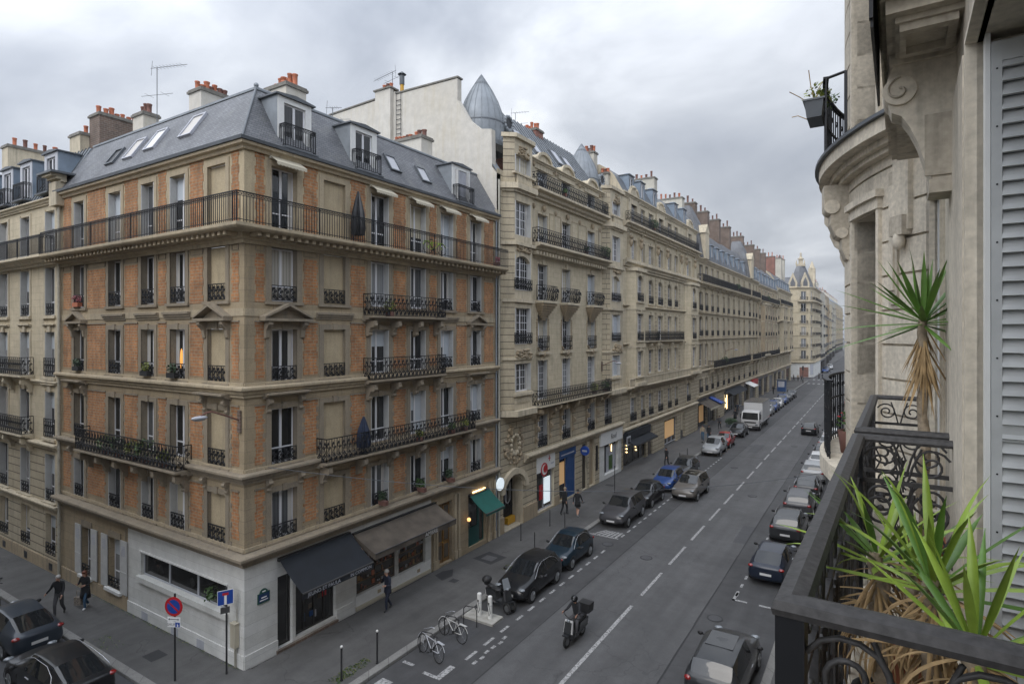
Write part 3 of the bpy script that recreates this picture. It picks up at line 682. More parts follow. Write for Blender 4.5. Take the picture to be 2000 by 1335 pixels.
for (ax, ay, bx, by) in ((-34.67, 11.9, -18.6, 11.9), (-18.6, 11.9, -18.6, 29.15)):
    L_ = math.hypot(bx-ax, by-ay); n = int(L_/.125)
    for i in range(n+1):
        t = i/n; x = ax+(bx-ax)*t; y = ay+(by-ay)*t; r_ = .02 if i % 14 == 0 else .0095; q.box(x-r_, x+r_, y-r_, y+r_, zb, zb+ht-.03, 'iron')
        q.box(x-.008, x+.008, y-.008, y+.008, zb+ht-.17, zb+ht-.03, 'iron')
    for i in range(n): t = (i+.5)/n; x = ax+(bx-ax)*t; y = ay+(by-ay)*t; q.box(x-(.025 if ay == by else .005), x+(.025 if ay == by else .005), y-(.025 if ax == bx else .005), y+(.025 if ax == bx else .005), zb+ht-.125, zb+ht-.07, 'iron')
q.build('balcony_railing', B1)
# eaves, gutter, mansard roof
q = MB(); q.sweep(path1, [(-.05, 18.95), (.10, 18.95), (.14, 19.05), (.26, 19.1), (.28, 19.2), (-.05, 19.22)], 'stone_warm_plain'); q.build('eaves_cornice', B1)
q = MB(); q.sweep(path1, [(.10, 19.215), (.34, 19.215), (.36, 19.33), (.30, 19.33), (.28, 19.26), (.10, 19.26)], 'zinc_dark'); q.build('gutter', B1)
rf = MB(); E0 = 19.30; T = 22.0
a0 = Vector((-34.67, 12.50, E0)); a1 = Vector((-19.20, 12.50, E0)); a2 = Vector((-19.20, 29.15, E0)); b0 = Vector((-34.67, 14.22, T)); b1 = Vector((-20.92, 14.22, T)); b2 = Vector((-20.92, 29.15, T))
rf.quad(a0, a1, b1, b0, 'slate'); rf.quad(a1, a2, b2, b1, 'slate')
c0 = Vector((-34.67, 20, 23.0)); c1 = Vector((-26.6, 20, 23.0)); c2 = Vector((-26.6, 29.15, 23.0))
rf.quad(b0, b1, c1, c0, 'zinc'); rf.quad(b1, b2, c2, c1, 'zinc'); rf.quad(c0, c1, c2, Vector((-34.67, 29.15, 23)), 'zinc'); rf.quad(a0, b0, c0, Vector((-34.67, 20, E0)), 'lime_plain')
rf.sweep([(-34.67, 14.22), (-20.92, 14.22), (-20.92, 29.15)], [(-.08, T-.02), (.08, T-.06), (.08, T+.03), (-.02, T+.09), (-.08, T+.05)], 'zinc')
rf.tube([a1+Vector((0, 0, .02)), b1+Vector((0, 0, .03))], .05, 'zinc_dark', 6)
rf.ball(b1+Vector((0, 0, .12)), .10, 'zinc')
rf.build('roof', B1)
# windows and window railings
st5 = 'cassh'
for F, cols, blind in ((FR, CR, 'B'), (FL, CLc, 'Z')):
    for fl, (a, b) in FLZ.items():
        for k, (s0, s1) in cols.items():
            if k != blind:
                x = add_window(F, s0, s1, a+.01, b-.005, 'cas' if (k == 'A' or (F is FL and fl in (2, 3, 4))) else 'cassh')
                if (k, fl) == ('W4', 3):
                    g = MB(); g.ball((.2, -.10, .8), (.12, .03, .45), 'window_lit', 8, 6); o = bpy.data.objects.new('lit_lamp', g.mesh('lit_lamp')); col.objects.link(o); o.parent = x; o.location = (0, .12, 0)
            if fl < 5:
                inside = (fl in (4, 3) and k in 'CD') or (fl == 2 and k in 'BCDE') or (fl == 2 and k in ('W2', 'W3', 'W4'))
                if not inside: add_rail(F, s0+.03, s1-.03, a+.0, .62 if F is FR else .66, .0, 'dense', name='window_railing')
def balcony(F, a, b, z, p=.62, h=1.0, m='stone_grey', name='balcony', style='dense', ncon=4, conm=None):
    q = F.mb(); cornice(q, a-.06, b+.06, z-.22, z, p, m, 3)
    n = ncon
    for i in range(n):
        x = a+.25+(b-a-.5)*i/(n-1) if n > 1 else (a+b)/2; console(q, x, z-.2, p*.85, .75, conm or m, .2)
    o = q.build(name, F.th); r = add_rail(F, a, b, z, h, p-.07, style, ends=p-.1); r.parent = o; return o
balcony(FR, 5.75, 10.9, 13.05, style='dense'); balcony(FR, 5.75, 10.9, 10.2, style='dense'); balcony(FR, 3.2, 13.4, 7.03, .68, 1.0, ncon=6, style='dense'); balcony(FL, 3.4, 12.0, 6.95, .68, 1.0, ncon=6, style='dense')
# small awnings over the fifth floor doors
for k in 'ACDEF':
    s0, s1 = CR[k]; q = FR.mb(); z0 = 18.85
    q.box(s0-.12, s1+.12, .02, .12, z0, z0+.1, 'cream_fabric'); q.quad((s0-.1, .12, z0+.08), (s1+.1, .12, z0+.08), (s1+.1, .5, z0-.16), (s0-.1, .5, z0-.16), 'cream_fabric')
    n = 9
    for i in range(n):
        u0 = s0-.1+(s1-s0+.2)*i/n; u1 = s0-.1+(s1-s0+.2)*(i+1)/n; q.poly([(u0, .5, z0-.16), (u1, .5, z0-.16), (u1, .505, z0-.26), ((u0+u1)/2, .51, z0-.31), (u0, .505, z0-.26)], 'cream_fabric')
    q.build('door_awning', B1)
# dormers (front window with rail) and skylights
def roofo(z): return .22-(z-E0)/(T-E0)*1.72
def dormer(F, a, b, z0, z1, rail=True, o=-.10, th=None, m='white_paint', side='zinc', style='cas', rt=None):
    th = th or F.th; q = F.mb(); D = rt(z1) if rt else -1.7
    q.box(a-.28, a, D-.2, o, z0, z1, m); q.box(b, b+.28, D-.2, o, z0, z1, m); q.box(a, b, o-.2, o-.002, z1-.22, z1, m)
    q.box(a-.305, a-.282, D-.2, o-.03, z0-.1, z1, side); q.box(b+.282, b+.305, D-.2, o-.03, z0-.1, z1, side)
    q.ext([(a-.42, o+.1, z1), (b+.42, o+.1, z1), (b+.42, o+.1, z1+.06), ((a+b)/2, o+.1, z1+.16), (a-.42, o+.1, z1+.06)], (0, D-o-.9, 0), 'zinc_dark')
    d = q.build('dormer', th); w_ = add_window(F, a, b, z0+.02, z1-.23, style, o-.12); w_.parent = d
    if rail:
        r = add_rail(F, a-.2, b+.2, z0+.02, .9, o+.34, 'bars', ends=.34); r.parent = d
        qq = F.mb(); qq.box(a-.3, b+.3, o-.1, o+.44, z0-.06, z0+.0, 'zinc_dark'); s_ = qq.build('sill', th); s_.parent = d
    return d
rt1 = lambda z: roofo(z)
for a, b in ((1.75, 2.75), (5.4, 6.4), (12.55, 13.6)): dormer(FR, a, b, 19.42, 21.45, rt=rt1, style='cas' if a < 12 else 'shut')
def skylight(F, s, z, w_=.75, h=1.0, open_=0, m='zinc_dark', gm='frame_grey'):
    q = F.mb(); o0, o1 = roofo(z), roofo(z+h*.82); up = Vector((0, o1-o0, h*.82)).normalized(); nn = Vector((0, up.z, -up.y)); c = Vector((s, (o0+o1)/2, z+h*.41))
    def P(a, b, k): return c+Vector((a, 0, 0))+up*b+nn*k
    W, H = w_/2, h/2
    for a0_, a1_, b0_, b1_ in ((-W, -W+.07, -H, H), (W-.07, W, -H, H), (-W+.07, W-.07, -H, -H+.07), (-W+.07, W-.07, H-.07, H)):
        q.ext([P(a0_, b0_, 0), P(a1_, b0_, 0), P(a1_, b1_, 0), P(a0_, b1_, 0)], nn*.10, m)
    q.ext([P(-W+.07, -H+.07, 0), P(W-.07, -H+.07, 0), P(W-.07, H-.07, 0), P(-W+.07, H-.07, 0)], nn*.05, gm)
    if open_:
        q.ext([P(-W, H, .1), P(W, H, .1), P(W, -H+.1, .5), P(-W, -H+.1, .5)], nn*.04, gm)
    q.build('skylight', F.th)
skylight(FR, 8.1, 20.05); skylight(FR, 10.3, 20.0); skylight(FL, 4.7, 20.35, .95, 1.3, 0, gm='curtain', m='shutter_grey'); skylight(FL, 7.45, 20.25, .9, 1.25, 0, gm='white_paint', m='shutter_grey'); skylight(FL, 9.1, 20.1, .9, 1.25, 0, gm='curtain', m='shutter_grey'); skylight(FL, 10.8, 20.1, .8, 1.0, 0, gm='black_paint')  # pale side-street lids: sky reflection put into their colour
chimney(B1, -29.7, -28.6, 16.4, 18.1, 21.5, 24.6, 'white_gable', 7); chimney(B1, -24.4, -22.8, 17.0, 18.1, 21.5, 23.75, 'white_gable', 7)
chimney(B1, -25.0, -22.5, 25.9, 26.9, 21.5, 23.85, 'white_gable', 9, tall=.4); chimney(B1, -34.3, -33.2, 15.9, 16.7, 21.0, 24.15, 'white_gable', 3)
# downpipes
q = MB(); q.cyl((-19.33, 29.0, .1), (-19.33, 29.0, 19.2), .055, 'zinc', n=8); q.build('downpipe', B1)
q = MB(); q.cyl((-34.5, 12.60, .1), (-34.5, 12.60, 19.0), .07, 'gutter_pale', n=8)
for z_ in (3, 6, 9, 12, 14.5): q.cyl((-34.5, 12.60, z_), (-34.5, 12.60, z_+.12), .09, 'gutter_pale', n=8)
q.build('downpipe', B1)
# ground floor, street side: doors, shop windows
def shopfront(F, a, b, z0, z1, fm, gm='shop_glass', bars=1, o=-.2, name='shop_window', transom=0):
    q = F.mb(); t = .07
    q.box(a, a+t, o-.03, o+.04, z0, z1, fm); q.box(b-t, b, o-.03, o+.04, z0, z1, fm); q.box(a+t, b-t, o-.03, o+.04, z0, z0+t, fm); q.box(a+t, b-t, o-.03, o+.04, z1-t, z1, fm)
    for i in range(1, bars+1): x = a+(b-a)*i/(bars+1); q.box(x-t/2, x+t/2, o-.02, o+.05, z0+t, z1-t, fm)
    if transom: q.box(a+t, b-t, o-.025, o+.045, z1-transom, z1-transom+t, fm)
    w_ = q.build(name, F.th); g = F.mb(); g.box(a+t*.5, b-t*.5, o-.01, o+.01, z0+t*.5, z1-t*.5, gm); gg = g.build('pane', F.th); gg.parent = w_; return w_
shopfront(FR, 1.38, 2.05, .25, 3.0, 'shop_dark', bars=0, name='shop_door'); shopfront(FR, 2.2, 4.2, .35, 3.0, 'shop_dark', bars=3)
shopfront(FR, 5.35, 7.9, .75, 3.2, 'brown_fabric', bars=1); shopfront(FR, 8.0, 9.95, .75, 3.2, 'brown_fabric', bars=0); shopfront(FR, 13.6, 14.75, .3, 3.3, 'teal_paint', bars=0); shopfront(FR, 14.78, 15.3, .3, 3.3, 'teal_paint', bars=0, name='shop_door')
q = FR.mb(); q.box(13.62, 14.73, -.17, -.10, .3, 1.3, 'teal_paint'); q.box(13.7, 14.6, -.5, -.32, 1.32, 3.2, 'shop_glow'); q.build('shop_panel', B1)
# goods behind the glass of the brown shop, seen as warm shapes
q = FR.mb()
for i in range(150):
    s_ = rnd.uniform(5.45, 9.85); z_ = .84+rnd.choice((0, .42, .84, 1.3))+rnd.uniform(0, .06); ww = rnd.uniform(.04, .16)
    if 7.7 < s_+ww and s_ < 8.1: continue
    q.box(s_, s_+ww, -.19, -.16+.01*rnd.random(), z_, z_+rnd.uniform(.05, .22), rnd.choice(('door_oak', 'brick_red', 'brown_fabric', 'shutter_grey', 'terracotta_dark', 'terracotta', 'shop_dark', 'cloth_shop')))
for z_ in (.80, 1.22, 1.64, 2.1): q.box(5.4, 7.85, -.195, -.17, z_, z_+.025, 'door_oak'); q.box(8.05, 9.9, -.195, -.17, z_, z_+.025, 'door_oak')
q.build('shop_display', B1)['kind'] = 'stuff'
q = FR.mb(); q.box(5.4, 7.85, -.198, -.194, .8, 3.15, 'shop_warm'); q.box(8.05, 9.9, -.198, -.194, .8, 3.15, 'shop_warm'); q.build('lit_interior', B1)
q = FR.mb()
for i in range(14):
    s_ = rnd.uniform(2.7, 3.7); z_ = rnd.uniform(.6, 2.3); q.box(s_, s_+rnd.uniform(.06, .2), -.19, -.165, z_, z_+rnd.uniform(.1, .35), rnd.choice(('sign_red', 'shutter_grey', 'blue_paint', 'brown_fabric')))
q.build('shop_display', B1)['kind'] = 'stuff'
q = FR.mb(); q.box(10.97, 12.13, -.26, -.2, .15, 3.33, 'door_oak')
for (a, b) in ((11.05, 11.5), (11.6, 12.05)):
    for (c, d) in ((.3, 1.15), (1.25, 2.35), (2.5, 3.2)): q.box(a, b, -.2, -.175, c, d, 'door_oak'); q.box(a+.06, b-.06, -.175, -.16, c+.06, d-.06, 'brown_fabric')
q.box(11.53, 11.57, -.2, -.15, .15, 3.33, 'door_oak'); dr = q.build('entrance_door', B1)
q = FR.mb(); q.ball((11.47, -.12, 1.25), .045, 'yellow_paint'); h_ = q.build('handle', B1); h_.parent = dr
# awnings
def awning(F, a, b, z0, p, z1, m, val, name='awning', th=None, flap=True, arms=True):
    q = F.mb(); q.box(a, b, .02, .16, z0, z0+.12, 'black_paint')
    n = 6; pts = []
    for i in range(n+1):
        t = i/n; pts.append((.16+(p-.16)*t, z0+.06+(z1-z0-.06)*t-.05*math.sin(math.pi*t)))
    for i in range(n): q.quad((a, pts[i][0], pts[i][1]), (b, pts[i][0], pts[i][1]), (b, pts[i+1][0], pts[i+1][1]), (a, pts[i+1][0], pts[i+1][1]), m)
    q.cyl((a, p, z1), (b, p, z1), .035, 'iron_dust', n=6); q.box(a, b, p, p+.012, z1-val, z1, m)
    if arms:
        for s_ in (a+.3, b-.3): q.tube([(s_, .1, z0-.3), (s_+.25, (p)*.5, (z0+z1)/2-.25), (s_, p-.03, z1-.03)], .02, 'iron_dust', 4)
    if flap:
        for s_ in (a, b): q.poly([(s_, .16, z0+.05), (s_, p, z1), (s_, p, z1-val), (s_, .16, z0-.2)], m)
    return q.build(name, th or F.th)
aw = awning(FR, 1.35, 4.9, 3.62, 1.50, 2.72, 'navy_fabric', .22, flap=False)
for (tx, s_, sz) in (('JEUNO ET PAULA', 2.35, .2), ('IN COMMON', 4.2, .19)):
    t_ = text(tx, sz, B1, FR.MT(s_, 1.517, 2.60), 'shutter_grey', .002); t_.parent = aw
aw = awning(FR, 5.05, 10.6, 3.5, 1.45, 2.98, 'brown_fabric', .24, flap=True); t_ = text('AMBRE', .3, B1, FR.MT(8.7, 1.467, 2.86), 'shutter_white', .002); t_.parent = aw
q = FR.mb(); q.box(5.1, 5.18, .2, .55, 2.9, 3.2, 'lamp_warm'); o_ = q.build('lit_strip', B1); o_.parent = aw
aw = awning(FR, 13.55, 15.45, 3.15, 1.25, 2.4, 'green_fabric', .12, flap=False)
q = FR.mb(); q.box(13.95, 15.15, .02, .08, 3.30, 3.36, 'lamp_gold'); q.build('strip_light', B1)
q = FR.mb(); q.ball((13.35, .22, 2.0), .11, 'lamp_warm'); q.cyl((13.35, 0, 1.95), (13.35, .2, 1.95), .02, 'iron'); q.build('globe_lamp', B1)
# side street ground floor: strip window, shutters, plates
shopfront(FL, 1.08, 7.35, 1.95, 2.95, 'frame_grey', 'shop_glass', bars=2, o=-.16, name='strip_window')
q = FL.mb(); leafclump(q, (2.2, -.08, 2.35), .32, 60, 'leaf', .12); q.build('window_plant', B1)
for (a, b, c, d) in GW:
    add_window(FL, a, b, c, d, 'cas'); add_rail(FL, a+.03, b-.03, c, .5, .02, 'orn', name='window_railing')
    for x0, x1 in ((a-.62, a-.02), (b+.02, b+.62)):
        q = FL.mb(); q.box(x0, x1, .03, .07, c-.05, d+.05, 'shutter_white')
        for i in range(6): q.box(x0+.15, x1-.15, .07, .082, d-.62+i*.08, d-.57+i*.08, 'shutter_grey')
        q.box(x0+.02, x1-.02, .07, .085, c+.9, c+.94, 'shutter_white'); q.build('shutter', B1)
# street name plate, utility box, parasols
plain('cloth_blue', (.02, .03, .06), .85)
q = FR.mb(); pts = [(.52, 2.28), (1.02, 2.28), (1.02, 2.66)] + [(.77+.17*math.cos(RD(t)), 2.66+.15*math.sin(RD(t))) for t in range(0, 181, 30)] + [(.52, 2.66)]
q.ext([(a, .01, b) for a, b in pts], (0, .03, 0), 'sign_green'); q.ext([(a, .041, b) for a, b in [(.55, 2.33), (.99, 2.33), (.99, 2.63), (.55, 2.63)]], (0, .004, 0), 'plate_blue')
sp_ = q.build('street_name_plate', B1); q = FR.mb(); q.box(.60, .94, .046, .05, 2.38, 2.41, 'sign_white'); q.box(.66, .88, .046, .05, 2.47, 2.51, 'sign_white'); q.box(.7, .84, .041, .045, 2.69, 2.73, 'sign_white'); o_ = q.build('plate_lettering', B1); o_.parent = sp_
q = FL.mb(); q.box(.28, .55, .02, .2, .9, 1.75, 'cream_fabric'); q.box(.26, .57, .02, .22, 1.75, 1.79, 'cream_fabric'); q.cyl((.4, .06, .1), (.4, .06, .9), .02, 'gutter_pale'); q.cyl((.48, .06, .1), (.48, .06, .9), .02, 'gutter_pale'); q.cyl((.35, .06, 1.79), (.35, .06, 2.3), .015, 'gutter_pale'); q.build('utility_box', B1)
def parasol(label, loc, h, m, r=.2):
    t = thing('parasol', label, 'parasol', loc, 0); q = MB(); q.cyl((0, 0, 0), (0, 0, h), .02, 'iron', n=6); q.cyl((0, 0, 0), (0, 0, .06), .2, 'iron', n=12); q.build('pole', t)
    q = MB(); n = 16; prof = [(r*.9, h*.16), (r*1.1, h*.3), (r*.9, h*.6), (r*.45, h*.85), (.03, h)]
    vs = [(rr*(1+.22*(-1)**i)*math.cos(2*math.pi*i/n), rr*(1+.22*(-1)**i)*math.sin(2*math.pi*i/n), z) for rr, z in prof for i in range(n)]
    q.add(vs, [(j*n+i, j*n+(i+1) % n, (j+1)*n+(i+1) % n, (j+1)*n+i) for j in range(len(prof)-1) for i in range(n)], m); q.build('canopy', t)
parasol('closed black parasol standing on the fifth floor balcony', tuple(FR.P(5.12, .36, 16.16)), 2.25, 'black_paint', .24); parasol('closed dark blue parasol behind the long second floor balcony rail', tuple(FR.P(5.45, .34, 7.05)), 1.6, 'cloth_blue', .24)

# ---------------------------------------------------------------- neighbour on the side street (left edge)
B0 = thing('apartment_building', 'pale stone building at the left edge with zinc dormers and iron balconies', 'building', (-34.67, 12.72, 0), world=True)
F0 = Fac(B0, (-34.69, 12.72, 0), (-1, 0, 0), (0, -1, 0), 16)
C0 = [(.55, 1.75), (3.7, 4.95), (6.7, 7.95), (9.7, 10.95), (12.7, 13.95)]
Z0 = [(16.3, 18.55, 5), (13.2, 15.65, 4), (10.05, 12.35, 3), (6.95, 9.3, 2), (3.7, 6.1, 1), (.95, 3.05, 0)]
q = F0.mb(); ops = [(a, b, c, d) for a, b in C0 for c, d, _ in Z0]
F0.wall(q, .0, 16, 6.6, 19.0, [o for o in ops if o[2] > 6.6], 'lime_yellow', .32, 'lime_plain'); F0.wall(q, .0, 16, 0, 6.6, [o for o in ops if o[2] < 6.6], 'lime_rust', .32, 'lime_plain')
q.box(0, 16, 0, .05, .1, .75, 'lime_brown'); q.box(.0, .45, 0, .06, 3.4, 19, 'lime_plain')
for a, b in C0:
    for c, d, fl in Z0:
        if fl: q.box(a-.22, b+.22, 0, .14, c-.16, c-.02, 'lime_plain')
        if fl in (3, 2): cornice(q, a-.2, b+.2, d+.3, d+.42, .16, 'lime_plain', 2); q.box((a+b)/2-.15, (a+b)/2+.15, 0, .1, d, d+.3, 'lime_plain')
        for x0, x1 in ((a-.16, a), (b, b+.16)):
            if fl > 1: q.box(x0, x1, 0, .035, c, d+.1, 'lime_plain')
    q.box(a+.25, a+.65, .05, .062, .25, .6, 'black_paint')
q.build('wall', B0); path0 = [(-50.7, 12.72), (-34.69, 12.72)]
corn(3.3, 3.6, .25, 'lime_plain', path=path0, th=B0); corn(6.35, 6.7, .3, 'lime_plain', path=path0, th=B0); corn(9.6, 9.85, .18, 'lime_plain', path=path0, th=B0); corn(15.75, 16.2, .75, 'lime_plain', 'balcony_cornice', path0, B0); corn(18.85, 19.15, .3, 'lime_plain', 'eaves_cornice', path0, B0)
for a, b in C0:
    for c, d, fl in Z0:
        add_window(F0, a, b, c, d, 'pcassh' if fl else 'pcas')
        if fl in (0, 1, 4): add_rail(F0, a+.03, b-.03, c, .62, 0, 'orn', name='window_railing')
        if fl in (2, 3) and a < 1: add_rail(F0, a-.05, b+.05, c, .98, .06, 'orn', name='window_railing')
for z_, fl in ((10.05, 3), (6.95, 2)): balcony(F0, 3.2, 8.5, z_, .6, .98, 'lime_plain', ncon=3)
q = F0.mb(); q.build if False else None
r_ = add_rail(F0, .6, 16, 16.2, 1.0, .66, 'bars', ends=.6, name='balcony_railing')
q = F0.mb(); q.quad((0, .1, 19.15), (16, .1, 19.15), (16, -1.35, 21.9), (0, -1.35, 21.9), 'zinc'); q.quad((0, -1.35, 21.9), (16, -1.35, 21.9), (16, -6, 22.6), (0, -6, 22.6), 'zinc')
for i in range(40):
    s_ = .1+i*.4; q.ext([(s_-.015, .1, 19.2), (s_+.015, .1, 19.2), (s_+.015, -1.35, 21.95), (s_-.015, -1.35, 21.95)], (0, .04, .03), 'zinc_dark')
q.quad((0, .1, 19.15), (0, -1.35, 21.9), (0, -6, 22.6), (0, -6, 19.15), 'zinc'); q.build('roof', B0)
for a, b in ((.75, 1.75), (3.9, 4.9), (6.5, 7.5), (9.3, 10.3)): dormer(F0, a, b, 19.4, 21.5, o=-.05, m='frame_grey', side='zinc_blue', rt=lambda z: .1-(z-19.15)/2.75*1.45)
# corner pinnacle where the two roofs meet
q = F0.mb(); q.box(-.5, .35, -.3, .35, 18.6, 19.75, 'lime_plain'); cornice(q, -.62, .47, 19.75, 20.1, .6, 'lime_plain', 3); q.box(-.9, .8, -.8, .72, 20.1, 20.2, 'zinc_dark'); q.build('parapet_block', B0)
chimney(B0, -40.9, -39.6, 16.5, 19.0, 21, 25.6, 'brick_brown', 7, kinds=('terracotta', 'terracotta')); chimney(B0, -42.3, -40.9, 16.0, 19, 21, 24.5, 'lime_plain', 3); chimney(B0, -49.9, -48.9, 15.0, 20.6, 20.5, 24.85, 'lime_plain', 9)
# ---------------------------------------------------------------- second building: two domed bays and a white party wall
B2 = thing('apartment_building', 'pale stone building with two round bays topped by zinc domes and a white party wall', 'building', (-19.42, 29.17, 0), world=True)
F2 = Fac(B2, (-19.42, 29.17, 0), (0, 1, 0), (1, 0, 0), 19.98)
CM = [(4.93, 6.35), (8.5, 9.9), (12.85, 14.3)]
ZM = [(21.95, 23.35), (18.25, 20.35), (14.5, 16.95), (11.05, 13.55), (7.75, 10.45), (4.55, 6.75)]
q = F2.mb(); ops = [(a, b, c, d) for a, b in CM for c, d in ZM]
F2.wall(q, 3.6, 15.7, 7.3, 23.75, [o for o in ops if o[2] > 7.3], 'lime_yellow', .38, 'lime_plain')
F2.wall(q, 3.6, 19.98, 4.3, 7.3, [o for o in ops if o[2] < 7.3]+[(16.3, 17.8, 4.55, 6.75)], 'lime_rust', .38, 'lime_plain')
F2.wall(q, 0, 3.6, 3.4, 7.3, [(1.75, 2.35, 4.9, 5.7, .5)], 'lime_rust', .35, 'lime_plain')
F2.wall(q, 0, .7, 7.3, 22.2, [], 'lime_rust', .3); F2.wall(q, 19.4, 19.98, 7.3, 22.2, [], 'lime_rust', .3)
G2 = [(.72, 3.05, .14, 4.05, 1.0), (4.85, 7.3, .2, 4.0), (8.1, 10.7, .2, 3.8), (11.9, 12.85, .14, 3.7), (13.2, 14.3, .14, 4.0)]
F2.wall(q, 0, 3.6, 0, 3.4, [(.72, 3.05, .1, 3.4, 1.0)], 'lime_rust', 1.0, 'lime_plain'); F2.wall(q, 3.6, 15.2, 0, 4.3, G2[1:], 'lime_rust', .35, 'lime_plain')
F2.wall(q, 15.2, 19.98, 0, 4.3, [(16.2, 19.3, .4, 2.95)], 'white_block', .3)
q.box(.0, .72, 0, .09, .1, 1.1, 'lime_brown'); q.box(3.05, 4.8, 0, .09, .1, 1.1, 'lime_brown'); q.box(7.32, 8.05, 0, .06, .1, .7, 'lime_brown')
for s_ in range(11): q.ext([(8.0+s_*.25, .0, 3.82), (8.2+s_*.25, .0, 3.82), (8.22+s_*.25, .0, 4.2), (7.98+s_*.25, .0, 4.2)], (0, .03, 0), 'lime_plain')
for a, b in CM:
    for c, d in ZM[1:]:
        for x0, x1 in ((a-.14, a), (b, b+.14)): q.box(x0, x1, 0, .03, c, d+.14, 'lime_plain')
        q.box(a, b, 0, .03, d, d+.14, 'lime_plain'); q.box((a+b)/2-.14, (a+b)/2+.14, 0, .1, d-.02, d+.34, 'lime_plain')
    for c in (11.05,): q.box(a-.2, b+.2, 0, .22, c-.2, c-.02, 'lime_plain')
    # carved corbels carrying the bellied balconies
    cx = (a+b)/2
    for i in range(7): t = i/7; w_ = .95*(1-t)**.6; p_ = .62*(1-t)**1.1; q.box(cx-w_, cx+w_, 0, p_, 14.28-.16*i-.16, 14.28-.16*i, 'lime_brown')
    q.box(cx-1.05, cx+1.05, 0, .72, 14.30, 14.46, 'lime_plain')
    for sg in (-1, 1):
        for i in range(9): q.ball((cx+sg*(.8+.02*(i % 2)), .02, 13.2-i*.17), (.09, .06, .1), 'lime_brown', 6, 4)
    for sg in (-1, 1): console(q, cx+sg*.95, 7.2, .55, .9, 'lime_brown', .26); console(q, cx+sg*.95, 6.2, .15, 1.3, 'lime_brown', .2)
    # attic windows under curved hoods
    pts = [(cx-1.35, 23.6)] + [(cx+1.05*math.cos(RD(t)), 23.7+.75*math.sin(RD(t))) for t in range(180, -1, -20)] + [(cx+1.35, 23.6), (cx+1.35, 23.3), (cx-1.35, 23.3)]
    q.ext([(x, -.5, z) for x, z in pts], (0, .58, 0), 'lime_plain')
    for t in range(180, 0, -18): u0, u1 = RD(t), RD(t-18); q.ext([(cx+1.1*math.cos(u0), .06, 23.75+.8*math.sin(u0)), (cx+1.1*math.cos(u1), .06, 23.75+.8*math.sin(u1)), (cx+.95*math.cos(u1), .06, 23.7+.65*math.sin(u1)), (cx+.95*math.cos(u0), .06, 23.7+.65*math.sin(u0))], (0, .16, 0), 'lime_plain')
for s_ in (4.3, 7.4, 11.3, 15.1):
    for z0_, z1_ in ((18.6, 20.8), (22.2, 23.6)): q.box(s_-.16, s_+.16, 0, .07, z0_, z1_, 'lime_plain'); q.ball((s_, .08, z1_-.1), (.17, .12, .2), 'lime_brown', 6, 4)
for (a, b) in ((3.9, 4.75), (6.6, 8.3), (10.1, 12.65), (14.5, 15.6)):
    for z0_, z1_ in ((18.5, 20.6), (14.9, 17.1), (11.2, 13.6), (8.2, 10.7)):
        for u0, u1, v0, v1 in ((a, b, z0_, z0_+.04), (a, b, z1_-.04, z1_), (a, a+.04, z0_, z1_), (b-.04, b, z0_, z1_)): q.box(u0, u1, 0, .022, v0, v1, 'lime_brown') if b-a > 1 and z0_ > 17 else None
q.box(3.7, 15.6, 0, .12, 13.9, 14.0, 'lime_plain') if False else None
for a, b in CM:
    cx = (a+b)/2
    for z_ in (10.5, ): 
        for t in range(200, 341, 14): q.ball((cx+.75*math.cos(RD(t)), .05, z_+.95+.5*math.sin(RD(t))), (.11, .1, .09), 'lime_brown', 6, 4)
        q.ball((cx, .12, z_+.35), (.2, .16, .24), 'lime_brown', 8, 6)
    q.ball((cx, .12, 7.0), (.22, .16, .28), 'lime_brown', 8, 6); q.ball((cx, .14, 20.75), (.2, .14, .24), 'lime_brown', 8, 6)
# arch heads: gate and upper bay window filled above the spring line
def arch_fill(q, a, b, z0, z1, o, th_, m, n=10):
    c = (a+b)/2; R0 = (b-a)/2; H = z1-z0
    for i in range(n):
        t0 = math.pi*i/n; t1 = math.pi*(i+1)/n; x0, x1 = c-R0*math.cos(t0), c-R0*math.cos(t1)
        q.ext([(x0, o, z0+H*math.sin(t0)), (x1, o, z0+H*math.sin(t1)), (x1, o, z1), (x0, o, z1)], (0, -th_, 0), m)
arch_fill(q, .72, 3.05, 2.5, 3.395, -.004, .4, 'lime_plain')
for t in range(0, 180, 15):
    u0, u1 = RD(t), RD(t+15); c = 1.885
    q.ext([(c+1.25*math.cos(u0), 0, 2.5+1.0*math.sin(u0)), (c+1.25*math.cos(u1), 0, 2.5+1.0*math.sin(u1)), (c+1.6*math.cos(u1), 0, 2.5+1.35*math.sin(u1)), (c+1.6*math.cos(u0), 0, 2.5+1.35*math.sin(u0))], (0, .22, 0), 'lime_plain')
for i in range(60):      # carved foliage round the little window over the gate
    a_ = rnd.uniform(0, 2*math.pi); r_ = rnd.uniform(.75, 1.3); q.ball((1.95+r_*math.cos(a_)*.9, .04, 5.35+r_*math.sin(a_)), (rnd.uniform(.06, .16), .12, rnd.uniform(.06, .16)), 'lime_brown', 6, 4)
for t in range(0, 360, 30): q.ball((2.05+.5*math.cos(RD(t)), .05, 5.3+.6*math.sin(RD(t))), (.15, .1, .15), 'lime_plain', 6, 4)
